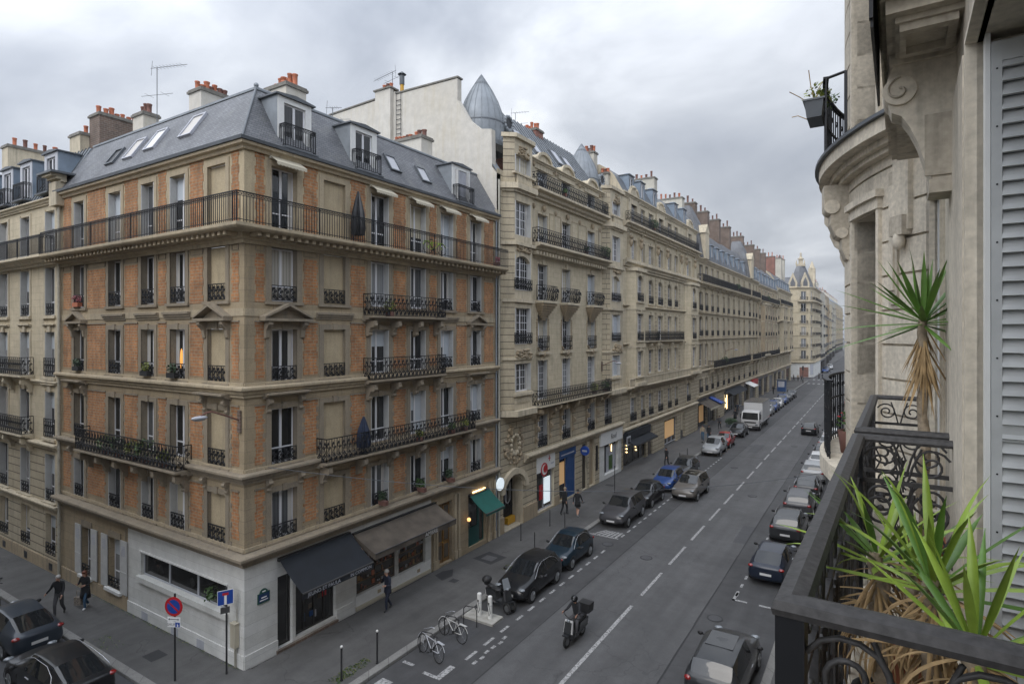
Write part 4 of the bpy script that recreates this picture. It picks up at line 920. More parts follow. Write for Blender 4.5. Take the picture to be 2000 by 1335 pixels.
# the bays
def bay(q, s0, s1, p, ch, wa, wb, rows, ztop, z0=7.3, arch=None, m='lime_rust', mp='lime_plain'):
    P_ = [(s0, 0), (s0+ch, p), (s1-ch, p), (s1, 0)]
    front = Fac(B2, F2.P(0, p, 0), (0, 1, 0), (1, 0, 0), 20); t = front.mb(); front.wall(t, s0+ch, s1-ch, z0, ztop, [(wa, wb, c, d) for c, d in rows], mp, .3, mp)
    if arch: c, d = arch; arch_fill(t, wa, wb, d-.55, d, -.003, .28, mp, 8)
    take(q, t)
    q.quad((s0, 0, z0), (s0+ch, p, z0), (s0+ch, p, ztop), (s0, 0, ztop), m); q.quad((s1-ch, p, z0), (s1, 0, z0), (s1, 0, ztop), (s1-ch, p, ztop), m)
    q.poly([(s0, 0, ztop), (s0+ch, p, ztop), (s1-ch, p, ztop), (s1, 0, ztop)], mp); q.poly([(s0, 0, z0), (s0+ch, p, z0), (s1-ch, p, z0), (s1, 0, z0)], mp)
    def ring(a, b, o): q.ext([(s0-o, 0, a), (s0+ch-o*.4, p+o, a), (s1-ch+o*.4, p+o, a), (s1+o, 0, a)], (0, 0, b-a), mp)
    return front, ring
bays2 = []
for (s0, s1, wa, wb) in ((.7, 3.75, 1.2, 3.05), (15.7, 19.4, 16.55, 18.25)):
    rows = [(8.65, 10.4), (11.6, 13.85), (14.95, 17.1), (18.35, 20.45), (21.95, 23.3)]
    fr, ring = bay(q, s0, s1, .55, .45, wa, wb, rows, 24.3, arch=(14.95, 17.1))
    for a, b, o in ((7.2, 7.55, .32), (10.65, 10.8, .1), (14.2, 14.4, .16), (17.7, 17.9, .2), (20.95, 21.1, .15), (21.1, 21.45, .35), (24.25, 24.5, .2)): ring(a, b, o)
    t = fr.mb(); c = (s0+s1)/2
    for i in range(44):      # carved pediments
        a_ = rnd.uniform(0, math.pi); r_ = rnd.uniform(.1, .95)
        t.ball((c+r_*math.cos(a_)*1.1, .06, 10.75+r_*math.sin(a_)*.65), (rnd.uniform(.07, .18), .14, rnd.uniform(.05, .12)), 'lime_brown', 6, 4)
        t.ball((c+r_*math.cos(a_)*.9, .05, 17.35+r_*math.sin(a_)*.55), (rnd.uniform(.06, .14), .12, rnd.uniform(.05, .1)), 'lime_brown', 6, 4)
        t.ball((c+r_*math.cos(a_)*.7, .03, 23.3+r_*math.sin(a_)*.8), (rnd.uniform(.06, .13), .1, rnd.uniform(.05, .1)), 'lime_brown', 6, 4)
    for i in range(10): u = wa+(wb-wa)*(i+.5)/10; t.lathe([(.05, 7.9), (.1, 8.05), (.05, 8.3), (.06, 8.4)], (u, -.02, 0), 'lime_plain', 6); t.lathe([(.05, 21.45), (.1, 21.6), (.05, 21.95), (.07, 22.02)], (u, .12, 0), 'lime_plain', 6)
    t.box(wa-.2, wb+.2, 0, .16, 8.42, 8.6, 'lime_plain'); t.box(wa-.35, wb+.35, -.02, .22, 22.02, 22.16, 'lime_plain')
    take(q, t); bays2.append((fr, wa, wb, rows))
WALLO = q.build('wall', B2)
p2 = [(-19.42, 32.95), (-19.42, 44.95)]
corn(17.6, 18.2, .95, 'lime_plain', 'balcony_cornice', p2, B2); corn(21.2, 21.85, .8, 'lime_plain', 'balcony_cornice', p2, B2); corn(3.95, 4.45, .4, 'lime_plain', 'cornice', [(-19.42, 32.3), (-19.42, 49.1)], B2)
corn(23.55, 23.85, .3, 'lime_plain', 'eaves_cornice', p2, B2)
q = F2.mb(); s_ = 3.9
while s_ < 15.6: q.box(s_, s_+.16, 0, .6, 17.45, 17.68, 'lime_plain'); s_ += .42
q.build('cornice_brackets', B2)
for a, b in CM:
    for i, (c, d) in enumerate(ZM): add_window(F2, a, b, c, d, 'casgeosh' if i else 'cassh', -.34)
    add_rail(F2, a-.3, b+.3, 14.46, 1.05, .55, 'dense', bulge=.22, ends=.45, name='bellied_balcony'); add_rail(F2, a-.05, b+.05, 11.05, 1.05, .12, 'orn', name='window_railing'); add_rail(F2, a+.05, b-.05, 4.55, .75, 0, 'dense', name='window_railing')
for (a, b, c) in ((3.9, 15.75, 18.2), (3.9, 15.6, 21.85)): add_rail(F2, a, b, c, 1.0, .72 if c < 20 else .62, 'dense', ends=.5, name='balcony_railing')
o_ = balcony(F2, 4.0, 15.9, 7.5, .85, 1.05, 'lime_plain', 'balcony', 'dense', 5, 'lime_brown')
for fr, wa, wb, rows in bays2:
    for i, (c, d) in enumerate(rows): add_window(fr, wa, wb, c, d, 'casgeosh', -.26)
    for c in (14.95, 11.6): add_rail(fr, wa-.15, wb+.15, c, .72, .06, 'dense', name='window_railing')
add_window(F2, 16.3, 17.8, 4.55, 6.75, 'casgeosh', -.33); add_rail(F2, 16.3, 17.8, 4.55, .75, 0, 'dense', name='window_railing')
# party wall, roof, domes
q = MB(); GP = [(-19.42, .1), (-19.42, 21.9), (-19.75, 22.3), (-19.8, 24.6), (-20.6, 24.75), (-21.5, 25.5), (-22.37, 26.9), (-22.37, 28.25), (-27.6, 28.35), (-27.7, 28.6), (-29.1, 28.6), (-29.15, 28.35), (-34.1, 28.2), (-42, 26.6), (-42, .1)]
q.ext([(x, 29.165, z) for x, z in GP], (0, .42, 0), 'white_gable')
q.box(-29.2, -27.8, 28.86, 29.164, 19, 28.75, 'white_gable'); q.box(-29.3, -27.7, 28.76, 29.6, 28.76, 28.86, 'lead_cap')
for (a, b) in (((-22.3, 28.28), (-27.6, 28.38)), ((-29.3, 28.4), (-34.1, 28.23)), ((-34.1, 28.23), (-42, 26.63))): q.ext([(a[0], 29.1, a[1]), (b[0], 29.1, b[1]), (b[0], 29.1, b[1]+.1), (a[0], 29.1, a[1]+.1)], (0, .55, 0), 'lead_cap')
for i in range(24): q.box(-27.45, -27.05, 29.08, 29.11, 20.5+i*.32, 20.54+i*.32, 'iron_dust')
for x in (-27.47, -27.05): q.box(x, x+.03, 29.05, 29.08, 20.3, 28.4, 'iron_dust')
q.box(-20.2, -19.3, 28.95, 29.3, 19.4, 19.65, 'lime_plain')
q.build('party_wall', B2)
q = F2.mb()
q.quad((3.0, -.2, 23.8), (16.4, -.2, 23.8), (16.4, -3.0, 27.7), (3.0, -3.0, 27.7), 'zinc'); q.quad((3.0, -3.0, 27.7), (16.4, -3.0, 27.7), (16.4, -9, 28.2), (3.0, -9, 28.2), 'zinc'); q.poly([(3.0, -.2, 23.8), (3.0, -3.0, 27.7), (3.0, -9, 28.2), (3.0, -9, 23.8)], 'zinc'); q.poly([(16.4, -.2, 23.8), (16.4, -3.0, 27.7), (16.4, -9, 28.2), (16.4, -9, 23.8)], 'zinc'); q.quad((0.4, -3.6, 27.0), (19.9, -3.6, 27.0), (19.9, -9, 27.6), (.4, -9, 27.6), 'zinc'); q.quad((.4, -1.5, 24.2), (3.0, -.5, 24.2), (3.0, -3.6, 27.0), (.4, -3.6, 27.0), 'zinc'); q.quad((16.4, -.5, 24.2), (19.9, -1.5, 24.2), (19.9, -3.6, 27.0), (16.4, -3.6, 27.0), 'zinc')
for i in range(26): s_ = 3.2+i*.5; q.ext([(s_-.02, -.2, 23.82), (s_+.02, -.2, 23.82), (s_+.02, -3.0, 27.72), (s_-.02, -3.0, 27.72)], (0, .04, .03), 'zinc_dark')
q.box(0.4, 3.0, -1.2, -.4, 23.9, 24.2, 'zinc'); q.box(16.4, 19.9, -1.2, -.4, 23.9, 24.2, 'zinc'); q.quad((0, -.0, 22), (.7, 0, 22), (.7, -2, 25), (0, -2, 25), 'zinc')
q.build('roof', B2)
F2r = Fac(B2, (-19.42, 29.17, 0), (0, 1, 0), (1, 0, 0), 20)
for s_, z_ in ((5.0, 25.0), (6.9, 24.9), (10.4, 25.0), (12.2, 24.9)):
    q = F2.mb(); up = Vector((0, -2.8, 3.9)).normalized(); nn = Vector((0, 3.9, 2.8)).normalized(); c = Vector((s_, -.2-(z_-23.8)/3.9*2.8, z_))
    q.ext([c+Vector((-.45, 0, 0)), c+Vector((.45, 0, 0)), c+Vector((.45, 0, 0))+up*1.5, c+Vector((-.45, 0, 0))+up*1.5], nn*.12, 'zinc_dark')
    q.ext([c+Vector((-.36, 0, 0))+up*.1+nn*.12, c+Vector((.36, 0, 0))+up*.1+nn*.12, c+Vector((.36, 0, 0))+up*1.4+nn*.12, c+Vector((-.36, 0, 0))+up*1.4+nn*.12], nn*.02, 'shutter_grey'); q.build('skylight', B2)
for (cy, cx, zb_) in ((31.1, -21.9, 24.4), (46.3, -21.95, 24.1)):
    q = MB(); prof = [(1.38, 0), (1.50, .8), (1.50, 1.4), (1.38, 2.1), (1.12, 2.8), (.76, 3.5), (.36, 4.15), (.03, 4.65), (0, 4.75)]
    q.lathe(prof, (0, 0, 0), 'zinc', 20)
    for i in range(20):
        t = RD(i*18); q.tube([((r+.015)*math.cos(t), (r+.015)*math.sin(t), z) for r, z in prof[:-1]], .014, 'zinc', 3)
    q.lathe([(1.50, 1.3), (1.53, 1.36), (1.5, 1.42)], (0, 0, 0), 'zinc_dark', 20); q.lathe([(1.5, -.1), (1.5, .08), (1.3, .1)], (0, 0, 0), 'zinc_dark', 20)
    q.lathe([(.52, 3.92), (.40, 4.12)], (0, 0, 0), 'zinc_dark', 12)
    d = q.build('dome', B2, base=(0, 0, 0)); d.location = (cx+19.42, cy-29.17, zb_)
    q = MB(); q.cyl((-.7, .5, 0), (.35, .5, 0), .52, 'zinc', n=12); q.cyl((.3, .5, 0), (.36, .5, 0), .34, 'black_paint', n=12)
    for t in range(0, 360, 30): q.ball((.38, .5+.44*math.cos(RD(t)), .44*math.sin(RD(t))), (.07, .12, .12), 'zinc', 6, 4)
    o_ = q.build('round_window', B2, base=(0, 0, 0)); o_.parent = d; o_.location = (1.15, .45, 1.5)
chimney(B2, -24.4, -23.4, 33.6, 34.4, 25, 28.2, 'brick_red', 4, tall=.5); chimney(B2, -23.4, -22.1, 38.6, 39.7, 24.6, 27.95, 'brick_red', 5); chimney(B2, -27.5, -23.42, 38.7, 39.6, 25, 27.2, 'brick_red', 6)
chimney(B2, -22.9, -21.6, 48.1, 48.9, 24.5, 28.6, 'chimney_render', 5); chimney(B2, -25.8, -24.2, 46.9, 47.7, 25, 28.2, 'chimney_render', 4); chimney(B2, -21.3, -20.5, 48.7, 49.3, 23.5, 26.7, 'chimney_render', 3, tall=.4)
q = MB(); q.cyl((-27.7, 29.9, 28.3), (-27.7, 29.9, 29.3), .13, 'yellow_paint'); q.cyl((-27.7, 29.9, 29.3), (-27.7, 29.9, 29.9), .17, 'zinc_dark'); q.lathe([(.3, 0), (.05, .2)], (-27.7, 29.9, 30.0), 'zinc_dark', 10); q.build('flue', B2)
pots(B2, [(-28.6+19.42, -.0, 28.86), (-28.3+19.42, 0, 28.86), (-28.0+19.42, 0, 28.86)], .4)
# ground floor of the second building
q = F2.mb(); 
for i in range(9): x = .75+i*.285; q.box(x-.025, x+.025, -.86, -.80, .14, 3.4, 'iron')
q.box(.72, 3.05, -.85, -.81, .14, 1.1, 'iron'); q.box(.72, 3.05, -.85, -.79, 1.1, 1.2, 'iron'); q.box(.72, 3.05, -.95, -.9, .14, 3.4, 'black_paint')
for cx in (1.3, 2.45):
    for r_, zt in ((.33, 2.9), (.24, 2.8), (.15, 2.7)):
        q.tube([(cx-r_, -.78, 1.4+r_)]+[(cx-r_, -.78, zt-r_)]+[(cx+r_*math.cos(RD(t)), -.78, zt-r_+r_*math.sin(RD(t))) for t in range(180, -1, -30)]+[(cx+r_, -.78, 1.4+r_)]+[(cx+r_*math.cos(RD(t)), -.78, 1.4+r_+r_*math.sin(RD(t))) for t in range(0, -181, -30)], .022, 'frame_grey', 4)
gt = q.build('gate', B2); q = F2.mb(); q.box(2.05, 2.9, -.78, -.5, .14, .55, 'yellow_paint'); q.build('step_block', B2)
shopfront(F2, 4.85, 7.3, .2, 2.85, 'shutter_grey', bars=1, o=-.25)
q = F2.mb(); q.box(4.8, 7.35, -.1, .06, 2.88, 4.0, 'white_paint'); s0_ = q.build('sign_board', B2); q = F2.mb(); q.cyl((5.75, .062, 3.0), (5.75, .10, 3.0), .46, 'sign_red', n=20); q.cyl((5.75, .101, 3.0), (5.75, .11, 3.0), .36, 'white_paint', n=20); q.cyl((5.83, .111, 3.05), (5.83, .118, 3.05), .27, 'sign_red', n=20)
q.box(6.35, 6.65, .062, .075, 3.62, 3.68, 'sign_red'); q.box(6.47, 6.53, .062, .08, 3.45, 3.85, 'sign_red'); q.box(6.7, 7.15, .062, .07, 3.2, 3.3, 'shutter_grey'); o_ = q.build('logo', B2); o_.parent = s0_
q = F2.mb(); q.box(4.95, 5.5, -.24, -.2, .3, 2.2, 'shop_dark'); q.box(5.55, 6.0, -.24, -.18, .9, 1.9, 'sign_red'); q.box(6.2, 7.1, -.24, -.21, .5, 2.3, 'lamp_white'); q.build('shop_display', B2)
shopfront(F2, 8.1, 9.35, .2, 3.2, 'door_oak', bars=0, o=-.22); q = F2.mb(); q.box(8.1, 10.7, -.1, .05, 3.2, 3.8, 'blue_paint'); q.box(9.45, 10.7, -.2, -.05, .2, 3.2, 'blue_paint'); q.box(8.25, 9.2, -.21, -.17, 1.3, 2.9, 'shop_glow'); q.build('shop_panel', B2)
q = F2.mb(); q.box(8.3, 10.4, .05, .06, 3.42, 3.5, 'shutter_grey'); q.build('sign_lettering', B2)
q = F2.mb(); q.box(11.9, 12.85, -.3, -.2, .14, 3.7, 'shop_dark'); q.build('entrance_door', B2); q = F2.mb(); q.box(13.2, 14.3, -.3, -.22, .14, 4.0, 'lime_brown'); q.box(14.45, 14.7, .0, .1, 1.2, 3.2, 'shop_dark'); q.build('side_door', B2)
q = F2.mb(); q.cyl((11.6, .35, 3.3), (11.72, .35, 3.3), .36, 'sign_blue', n=16); q.box(11.64, 11.68, 0, .1, 3.25, 3.35, 'iron'); sb = q.build('blade_sign', B2)
q = F2.mb(); q.box(11.58, 11.60, .15, .55, 3.22, 3.36, 'shutter_grey'); o_ = q.build('sign_lettering', B2); o_.parent = sb
q = F2.mb(); q.box(15.2, 19.95, .0, .14, 2.98, 4.2, 'white_paint'); sb = q.build('sign_board', B2); t_ = text('Roof', .62, B2, F2.MT(17.9, .155, 3.5), 'letter_dark', .004); t_.parent = sb
shopfront(F2, 16.2, 19.3, .4, 2.95, 'white_paint', bars=1, o=-.25); q = F2.mb(); q.box(17.1, 19.0, -.24, -.2, .5, 2.6, 'shutter_grey'); q.box(17.6, 18.4, -.2, -.18, .6, 1.8, 'leaf'); q.box(18.1, 18.16, -.18, -.15, 2.1, 2.7, 'lamp_gold'); q.build('shop_display', B2)
q = F2.mb(); q.cyl((-.05, .25, 3.3), (-.05, .33, 3.3), .38, 'lamp_white', n=20); q.box(-.1, 0, 0, .25, 3.25, 3.35, 'iron'); tag(q.build('round_wall_lamp'), 'round white illuminated disc fixed beside the arched iron gate', 'wall lamp')
q = MB(); q.cyl((-19.3, 29.25, .1), (-19.3, 29.25, 21.5), .065, 'gutter_pale', n=8); q.build('downpipe', B2)

# ---------------------------------------------------------------- generic row building
SW = {}
def wsimple(w, h, style='p', arch=False):
    key = (round(w*10), round(h*10), style, arch)
    if key in SW: return SW[key]
    fm, gm = window_mesh(w, h, style); q = MB()
    for me in (fm, gm):
        off = len(q.v); q.v += [v.co.copy() for v in me.vertices]
        for p in me.polygons:
            k = me.materials[p.material_index].name
            if k not in q.keys: q.keys.append(k)
            q.f.append([off+i for i in p.vertices]); q.m.append(q.keys.index(k)); q.sm.append(False)
    SW[key] = q.mesh('window'); return SW[key]
def rowb(label, Y0, Y1, cols, fl, wm_, pm, X=-19.42, rust=None, cornices=(), balc=(), winrail=(), roof=None, bays=(), ground=(), base_h=3.6, top=22, deep=14, frames='p', lit=None, arch_rows=(), bandm=None):
    B = thing('apartment_building', label, 'building', (X, Y0, 0), world=True); F = Fac(B, (X, Y0, 0), (0, 1, 0), (1, 0, 0), Y1-Y0); L = Y1-Y0; q = F.mb()
    cols = [(a-Y0, b-Y0) for a, b in cols]; ops = []; bl = [(a-Y0, b-Y0, p, z0, z1) for a, b, p, z0, z1 in bays]
    def off(s, z):
        for a, b, p, z0, z1 in bl:
            if a < s < b and z0-.1 <= z <= z1: return p, (a, b, p, z0, z1)
        return 0, None
    W = []
    for a, b in cols:
        for i, (c, d) in enumerate(fl):
            p, bb = off((a+b)/2, c+.1); W.append((a, b, c, d, p, bb, i))
    rz = rust or base_h
    F.wall(q, 0, L, rz, top, [w_[:4] for w_ in W if w_[2] > rz and w_[5] is None], wm_, .32, pm)
    F.wall(q, 0, L, base_h, rz, [w_[:4] for w_ in W if w_[2] < rz], 'lime_rust', .32, pm) if rz > base_h else None
    for k, (a, b, p, z0, z1) in enumerate(bl):
        Fb = Fac(B, F.P(0, p, 0), (0, 1, 0), (1, 0, 0), L); t = Fb.mb(); Fb.wall(t, a+p*.8, b-p*.8, z0, z1, [w_[:4] for w_ in W if w_[5] == (a, b, p, z0, z1)], wm_, .3, pm); take(q, t)
        q.quad((a, 0, z0), (a+p*.8, p, z0), (a+p*.8, p, z1), (a, 0, z1), wm_); q.quad((b-p*.8, p, z0), (b, 0, z0), (b, 0, z1), (b-p*.8, p, z1), wm_)
        for z_, e in ((z0, .2), (z1, .2)): q.ext([(a-e, 0, z_-.15), (a+p*.7, p+e, z_-.15), (b-p*.7, p+e, z_-.15), (b+e, 0, z_-.15)], (0, 0, .3), pm)
        console(q, a+.5, z0-.1, p*.8, 1.0, pm, .4); console(q, b-.5, z0-.1, p*.8, 1.0, pm, .4)
        for c, d in fl:
            if z0 < c < z1: q.ext([(a-.06, 0, d+.3), (a+p*.8, p+.08, d+.3), (b-p*.8, p+.08, d+.3), (b+.06, 0, d+.3)], (0, 0, .14), pm)
    for a, b, c, d, p, bb, i in W:
        q.box(a-.13, a, p, p+.04, c, d+.12, pm); q.box(b, b+.13, p, p+.04, c, d+.12, pm); q.box(a, b, p, p+.04, d, d+.12, pm)
        if i < len(fl)-1: q.box((a+b)/2-.12, (a+b)/2+.12, p, p+.1, d-.02, d+.3, pm); q.box(a-.2, b+.2, p, p+.12, c-.14, c-.01, pm)
        if i in arch_rows:
            Fb = Fac(B, F.P(0, p, 0), (0, 1, 0), (1, 0, 0), L); t = Fb.mb(); arch_fill(t, a, b, d-.5, d, -.004, .25, pm, 6); take(q, t)
        inst('window', wsimple(b-a, d-c, frames), B, F.M((a+b)/2, p-.25, c))
        if i in winrail and not any(z_ <= c+.3 and z_ >= c-.4 and ba-Y0 <= a+.2 and bb_-Y0 >= b-.2 for ba, bb_, z_, _ in balc): add_rail(F, a, b, c, .8, p+.05, 'dense' if Y0 < 80 else 'bars', name='window_railing', th=B)
    # piers of the ground floor
    g0 = 0
    for (a, b, z1, kind) in ground:
        a -= Y0; b -= Y0; q.box(g0, a, -.3, 0, .1, base_h, 'lime_rust') if a > g0+.05 else None
        q.box(a, b, -.3, 0, z1, base_h, 'lime_rust' if kind != 'dark' else 'shop_dark') if z1 < base_h-.02 else None; g0 = b
    q.box(g0, L, -.3, 0, .1, base_h, 'lime_rust') if g0 < L-.05 else None
    q.quad((0, 0, 0), (0, -deep, 0), (0, -deep, top), (0, 0, top), pm); q.quad((L, 0, 0), (L, -deep, 0), (L, -deep, top), (L, 0, top), pm)
    q.build('wall', B)
    for (z0, z1, p) in cornices: corn(z0, z1, p, pm, 'cornice', [(X, Y0+.01), (X, Y1-.01)], B)
    for (a, b, z_, p) in balc:
        o_ = balcony(F, a-Y0, b-Y0, z_, p, 1.0, pm, 'balcony', 'dense' if Y0 < 70 else 'bars', max(3, int((b-a)/3.2)))
    for (a, b, z1, kind) in ground:
        a -= Y0; b -= Y0
        if kind == 'door': t = F.mb(); t.box(a, b, -.3, -.2, .12, z1, 'brown_fabric'); t.box((a+b)/2-.02, (a+b)/2+.02, -.2, -.18, .12, z1, 'shop_dark'); t.build('entrance_door', B)
        elif kind == 'arch': t = F.mb(); t.box(a, b, -.6, -.55, .12, z1, 'shop_dark'); t.build('gateway', B)
        else: shopfront(F, a, b, .25, z1, 'shop_dark' if kind == 'dark' else 'frame_grey', bars=max(1, int((b-a)/1.6)), o=-.22)
    if roof:
        kind, ztop, setb = roof['k'], roof['z'], roof['b']; t = F.mb(); mat = roof.get('m', 'slate'); pr = roof.get('prof', [(0, 0), (.35, .55), (.62, .8), (1, 1)])
        P_ = [(.12-setb*u, top+(ztop-top)*v) for u, v in pr]
        for (o0, z0_), (o1, z1_) in zip(P_, P_[1:]): t.quad((0, o0, z0_), (L, o0, z0_), (L, o1, z1_), (0, o1, z1_), mat)
        t.quad((0, P_[-1][0], ztop), (L, P_[-1][0], ztop), (L, -deep, ztop+.6), (0, -deep, ztop+.6), 'zinc')
        for s_ in (0, L): t.poly([(s_, o_, z_) for o_, z_ in P_]+[(s_, -deep, ztop+.6), (s_, -deep, top)], 'lime_plain')
        t.build('roof', B)
        for (a, b, c, d) in roof.get('dormers', ()): 
            h_ = d-c; e_ = F.mb(); e_.box(a-.16, a, -1.6, .0, c, d, 'zinc_blue'); e_.box(b, b+.16, -1.6, .0, c, d, 'zinc_blue'); e_.box(a, b, -1.6, -.05, d-.2, d, 'frame_grey'); e_.box(a-.25, b+.25, -1.7, .1, d, d+.08, 'zinc_dark'); e_.ball(((a+b)/2, -.4, d+.08), ((b-a)*.55, .5, .22), 'zinc_blue', 8, 4)
            dm = e_.build('dormer', B); wv = inst('window', wsimple(b-a, h_-.2, 'p'), B, F.M((a+b)/2, -.12, c)); wv.parent = dm
    return B, F
# third building
c3 = [(51.3, 52.9), (54.2, 55.3), (56.4, 57.8), (59.3, 60.9), (62.6, 63.9), (65.1, 66.3), (70.0, 71.6)]
B3, F3 = rowb('long ornate cream stone building with carved attic storey and stone balustrade', 49.17, 74.38, c3,
    [(4.1, 6.3), (8.3, 10.65), (11.6, 14.1), (15.2, 17.6), (18.95, 20.95), (22.4, 24.2)], 'lime_yellow', 'lime_plain', rust=7.0,
    cornices=((3.3, 3.7, .35), (7.0, 7.45, .75), (11.15, 11.35, .25), (14.65, 14.85, .25), (18.1, 18.85, .6), (21.7, 22.3, .75), (24.6, 25.0, .3)), top=25.0,
    balc=((54.1, 58.6, 11.5, .5), (59.0, 67.5, 11.5, .5), (50.2, 73.6, 22.35, .62)), winrail=(0, 2, 3), frames='pcasgeo', arch_rows=(3,),
    bays=((50.4, 54.0, .7, 7.6, 18.1), (68.8, 73.2, .7, 7.6, 18.1)),
    ground=((49.6, 55.6, 3.0, 'dark'), (56.2, 57.6, 3.0, 'door'), (61.5, 66.0, 2.9, 'lit'), (67.4, 69.4, 3.0, 'arch')),
    base_h=3.5, roof={'k': 'm', 'z': 27.6, 'b': 2.2, 'm': 'zinc_dark', 'dormers': [(2.0, 3.0, 25.0, 26.8), (5.0, 6.0, 25.0, 26.8), (8.6, 9.6, 25, 26.8), (16.0, 17, 25, 26.8), (19.5, 20.5, 25, 26.8)]})
q = F3.mb()
for z0_, z1_, p, s0, s1 in ((7.45, 8.2, .7, .4, 24.8), (18.85, 19.0, .45, .2, 25)):
    s_ = s0
    q.box(s0, s1, p-.14, p, z1_-.1, z1_, 'lime_plain')
    while s_ < s1: q.box(s_, s_+.14, p-.13, p-.02, z0_-.05, z1_-.1, 'lime_plain') if (z1_-z0_) > .5 else None; s_ += .3
for cx in (3.0, 11.0, 22.0):       # carved gables over the attic, cartouches
    pts = [(cx+1.5*math.cos(RD(t)), 24.4+1.6*math.sin(RD(t))) for t in range(0, 181, 20)]; q.ext([(x, -.6, z) for x, z in pts+[(cx-1.5, 22.3), (cx-.75, 22.3), (cx-.75, 24.2), (cx+.75, 24.2), (cx+.75, 22.3), (cx+1.5, 22.3)]], (0, .7, 0), 'lime_plain')
    for i in range(26): a_ = RD(rnd.uniform(0, 180)); q.ball((cx+1.3*math.cos(a_), .12, 24.5+1.3*math.sin(a_)), (.14, .1, .14), 'lime_plain', 6, 4)
for i, cx in enumerate((1.7, 4.4, 9.4, 12.6, 17.8, 19.9, 23.6)):
    for z_ in (18.95, ): q.box(cx-.2, cx+.2, 0, .25, z_, z_+2.4, 'lime_plain'); q.ball((cx, .25, z_+1.6), (.26, .22, .4), 'lime_brown', 8, 6); q.ball((cx, .3, z_+2.1), (.3, .2, .2), 'lime_brown', 8, 6)
    for z_ in (8.0, 11.6, 15.1): q.box(cx-.24, cx+.24, 0, .07, z_, z_+2.8, 'lime_rust')
q.build('stone_ornament', B3)
q = F3.mb(); q.box(.4, 6.5, .02, .5, 2.75, 3.4, 'navy_fabric'); q.quad((.4, .02, 2.8), (6.5, .02, 2.8), (6.5, 1.2, 2.35), (.4, 1.2, 2.35), 'navy_fabric'); q.box(.4, 6.5, 1.2, 1.215, 2.2, 2.35, 'black_paint'); q.box(.0, .9, .5, .54, 2.3, 3.1, 'frame_grey'); q.build('awning', B3)
q = F3.mb(); q.box(.1, .8, .54, .545, 2.45, 2.95, 'letter_dark'); q.build('sign_panel', B3)
q = F3.mb()
for s_, z_ in ((1.7, 1.4), (1.7, 1.7), (1.75, 2.0), (4.1, 1.5), (4.1, 1.9), (4.15, 1.2)): q.ball((s_, -.15, z_), .07, 'lamp_gold', 6, 4)
q.box(13.0, 16.2, -.2, -.16, .9, 2.7, 'shop_glow'); q.build('shop_lights', B3)
chimney(B3, -25.9, -20.9, 62.6, 63.6, 24.6, 29.5, 'chimney_render', 8, tall=.7); chimney(B3, -26, -20.9, 73.3, 74.3, 24.6, 29.4, 'chimney_render', 8, tall=.7)
# fourth: long slate-roofed building with pavilions
c4 = [(75.7, 77.5), (78.7, 80.2), (82.0, 83.3), (85.2, 86.5), (88.9, 90.2), (92.2, 93.5), (96.0, 97.3), (99.9, 101.3), (104.3, 105.6), (109.0, 110.8), (113.0, 114.3), (116.0, 117.3)]
B4, F4 = rowb('long stone building with blue slate mansard, brown brick stacks and double row balconies', 74.4, 118, c4,
    [(4.6, 6.4), (8.0, 10.9), (11.9, 14.5), (15.2, 17.6), (19.0, 21.1)], 'lime_grey', 'lime_grey_plain', rust=7.2,
    cornices=((3.9, 4.3, .35), (7.2, 7.5, .3), (11.3, 11.6, .25), (14.7, 14.95, .25), (18.2, 18.7, .7), (21.4, 21.9, .35)), top=21.9,
    balc=((80.5, 107, 7.6, .8), (75.0, 107.5, 18.8, .7), (109, 117.5, 18.8, .7), (109, 117.5, 7.6, .8)), winrail=(0, 2, 3), frames='pcas', arch_rows=(2,),
    bays=(), ground=((75, 79.5, 3.4, 'dark'), (80, 84, 3.4, 'dark'), (84.6, 86.2, 3.2, 'arch'), (90, 99, 3.5, 'dark'), (100.5, 104, 3.4, 'lit'), (105, 109, 3.4, 'dark'), (110, 116, 3.4, 'lit')), base_h=4.0,
    roof={'k': 'm', 'z': 26.8, 'b': 2.6, 'm': 'slate', 'prof': [(0, 0), (.22, .45), (.55, .8), (1, 1)], 'dormers': [(a-74.4, b-74.4, 22.0, 24.2) for a, b in c4[2:9]+c4[10:]]})
for (y0, y1, zt) in ((75.0, 80.5, 29.0), (107.4, 112.4, 28.6)):
    q = MB(); yc = (y0+y1)/2; hw = (y1-y0)/2; P_ = [(0, 0), (.5, 3.2), (1.2, 5.2), (hw*.72, zt-22)]
    for (a0_, z0_), (a1_, z1_) in zip(P_, P_[1:]):
        c_ = [(-19.1-a0_, y0+a0_, 22+z0_), (-19.1-a0_, y1-a0_, 22+z0_), (-19.1-a1_, y1-a1_, 22+z1_), (-19.1-a1_, y0+a1_, 22+z1_)]; q.quad(*c_, 'slate')
        q.quad((-19.1-a0_, y0+a0_, 22+z0_), (-19.1-a1_, y0+a1_, 22+z1_), (-24+a1_, y0+a1_, 22+z1_), (-24+a0_, y0+a0_, 22+z0_), 'slate'); q.quad((-19.1-a0_, y1-a0_, 22+z0_), (-19.1-a1_, y1-a1_, 22+z1_), (-24+a1_, y1-a1_, 22+z1_), (-24+a0_, y1-a0_, 22+z0_), 'slate')
    q.box(-20.6, -18.9, yc-1.0, yc+1.0, 21.9, 25.2, 'lime_plain'); q.ext([(-18.85, yc-1.2, 25.2), (-18.85, yc+1.2, 25.2), (-18.85, yc, 26.4)], (-1.6, 0, 0), 'lime_plain')
    q.build('pavilion_roof', B4)
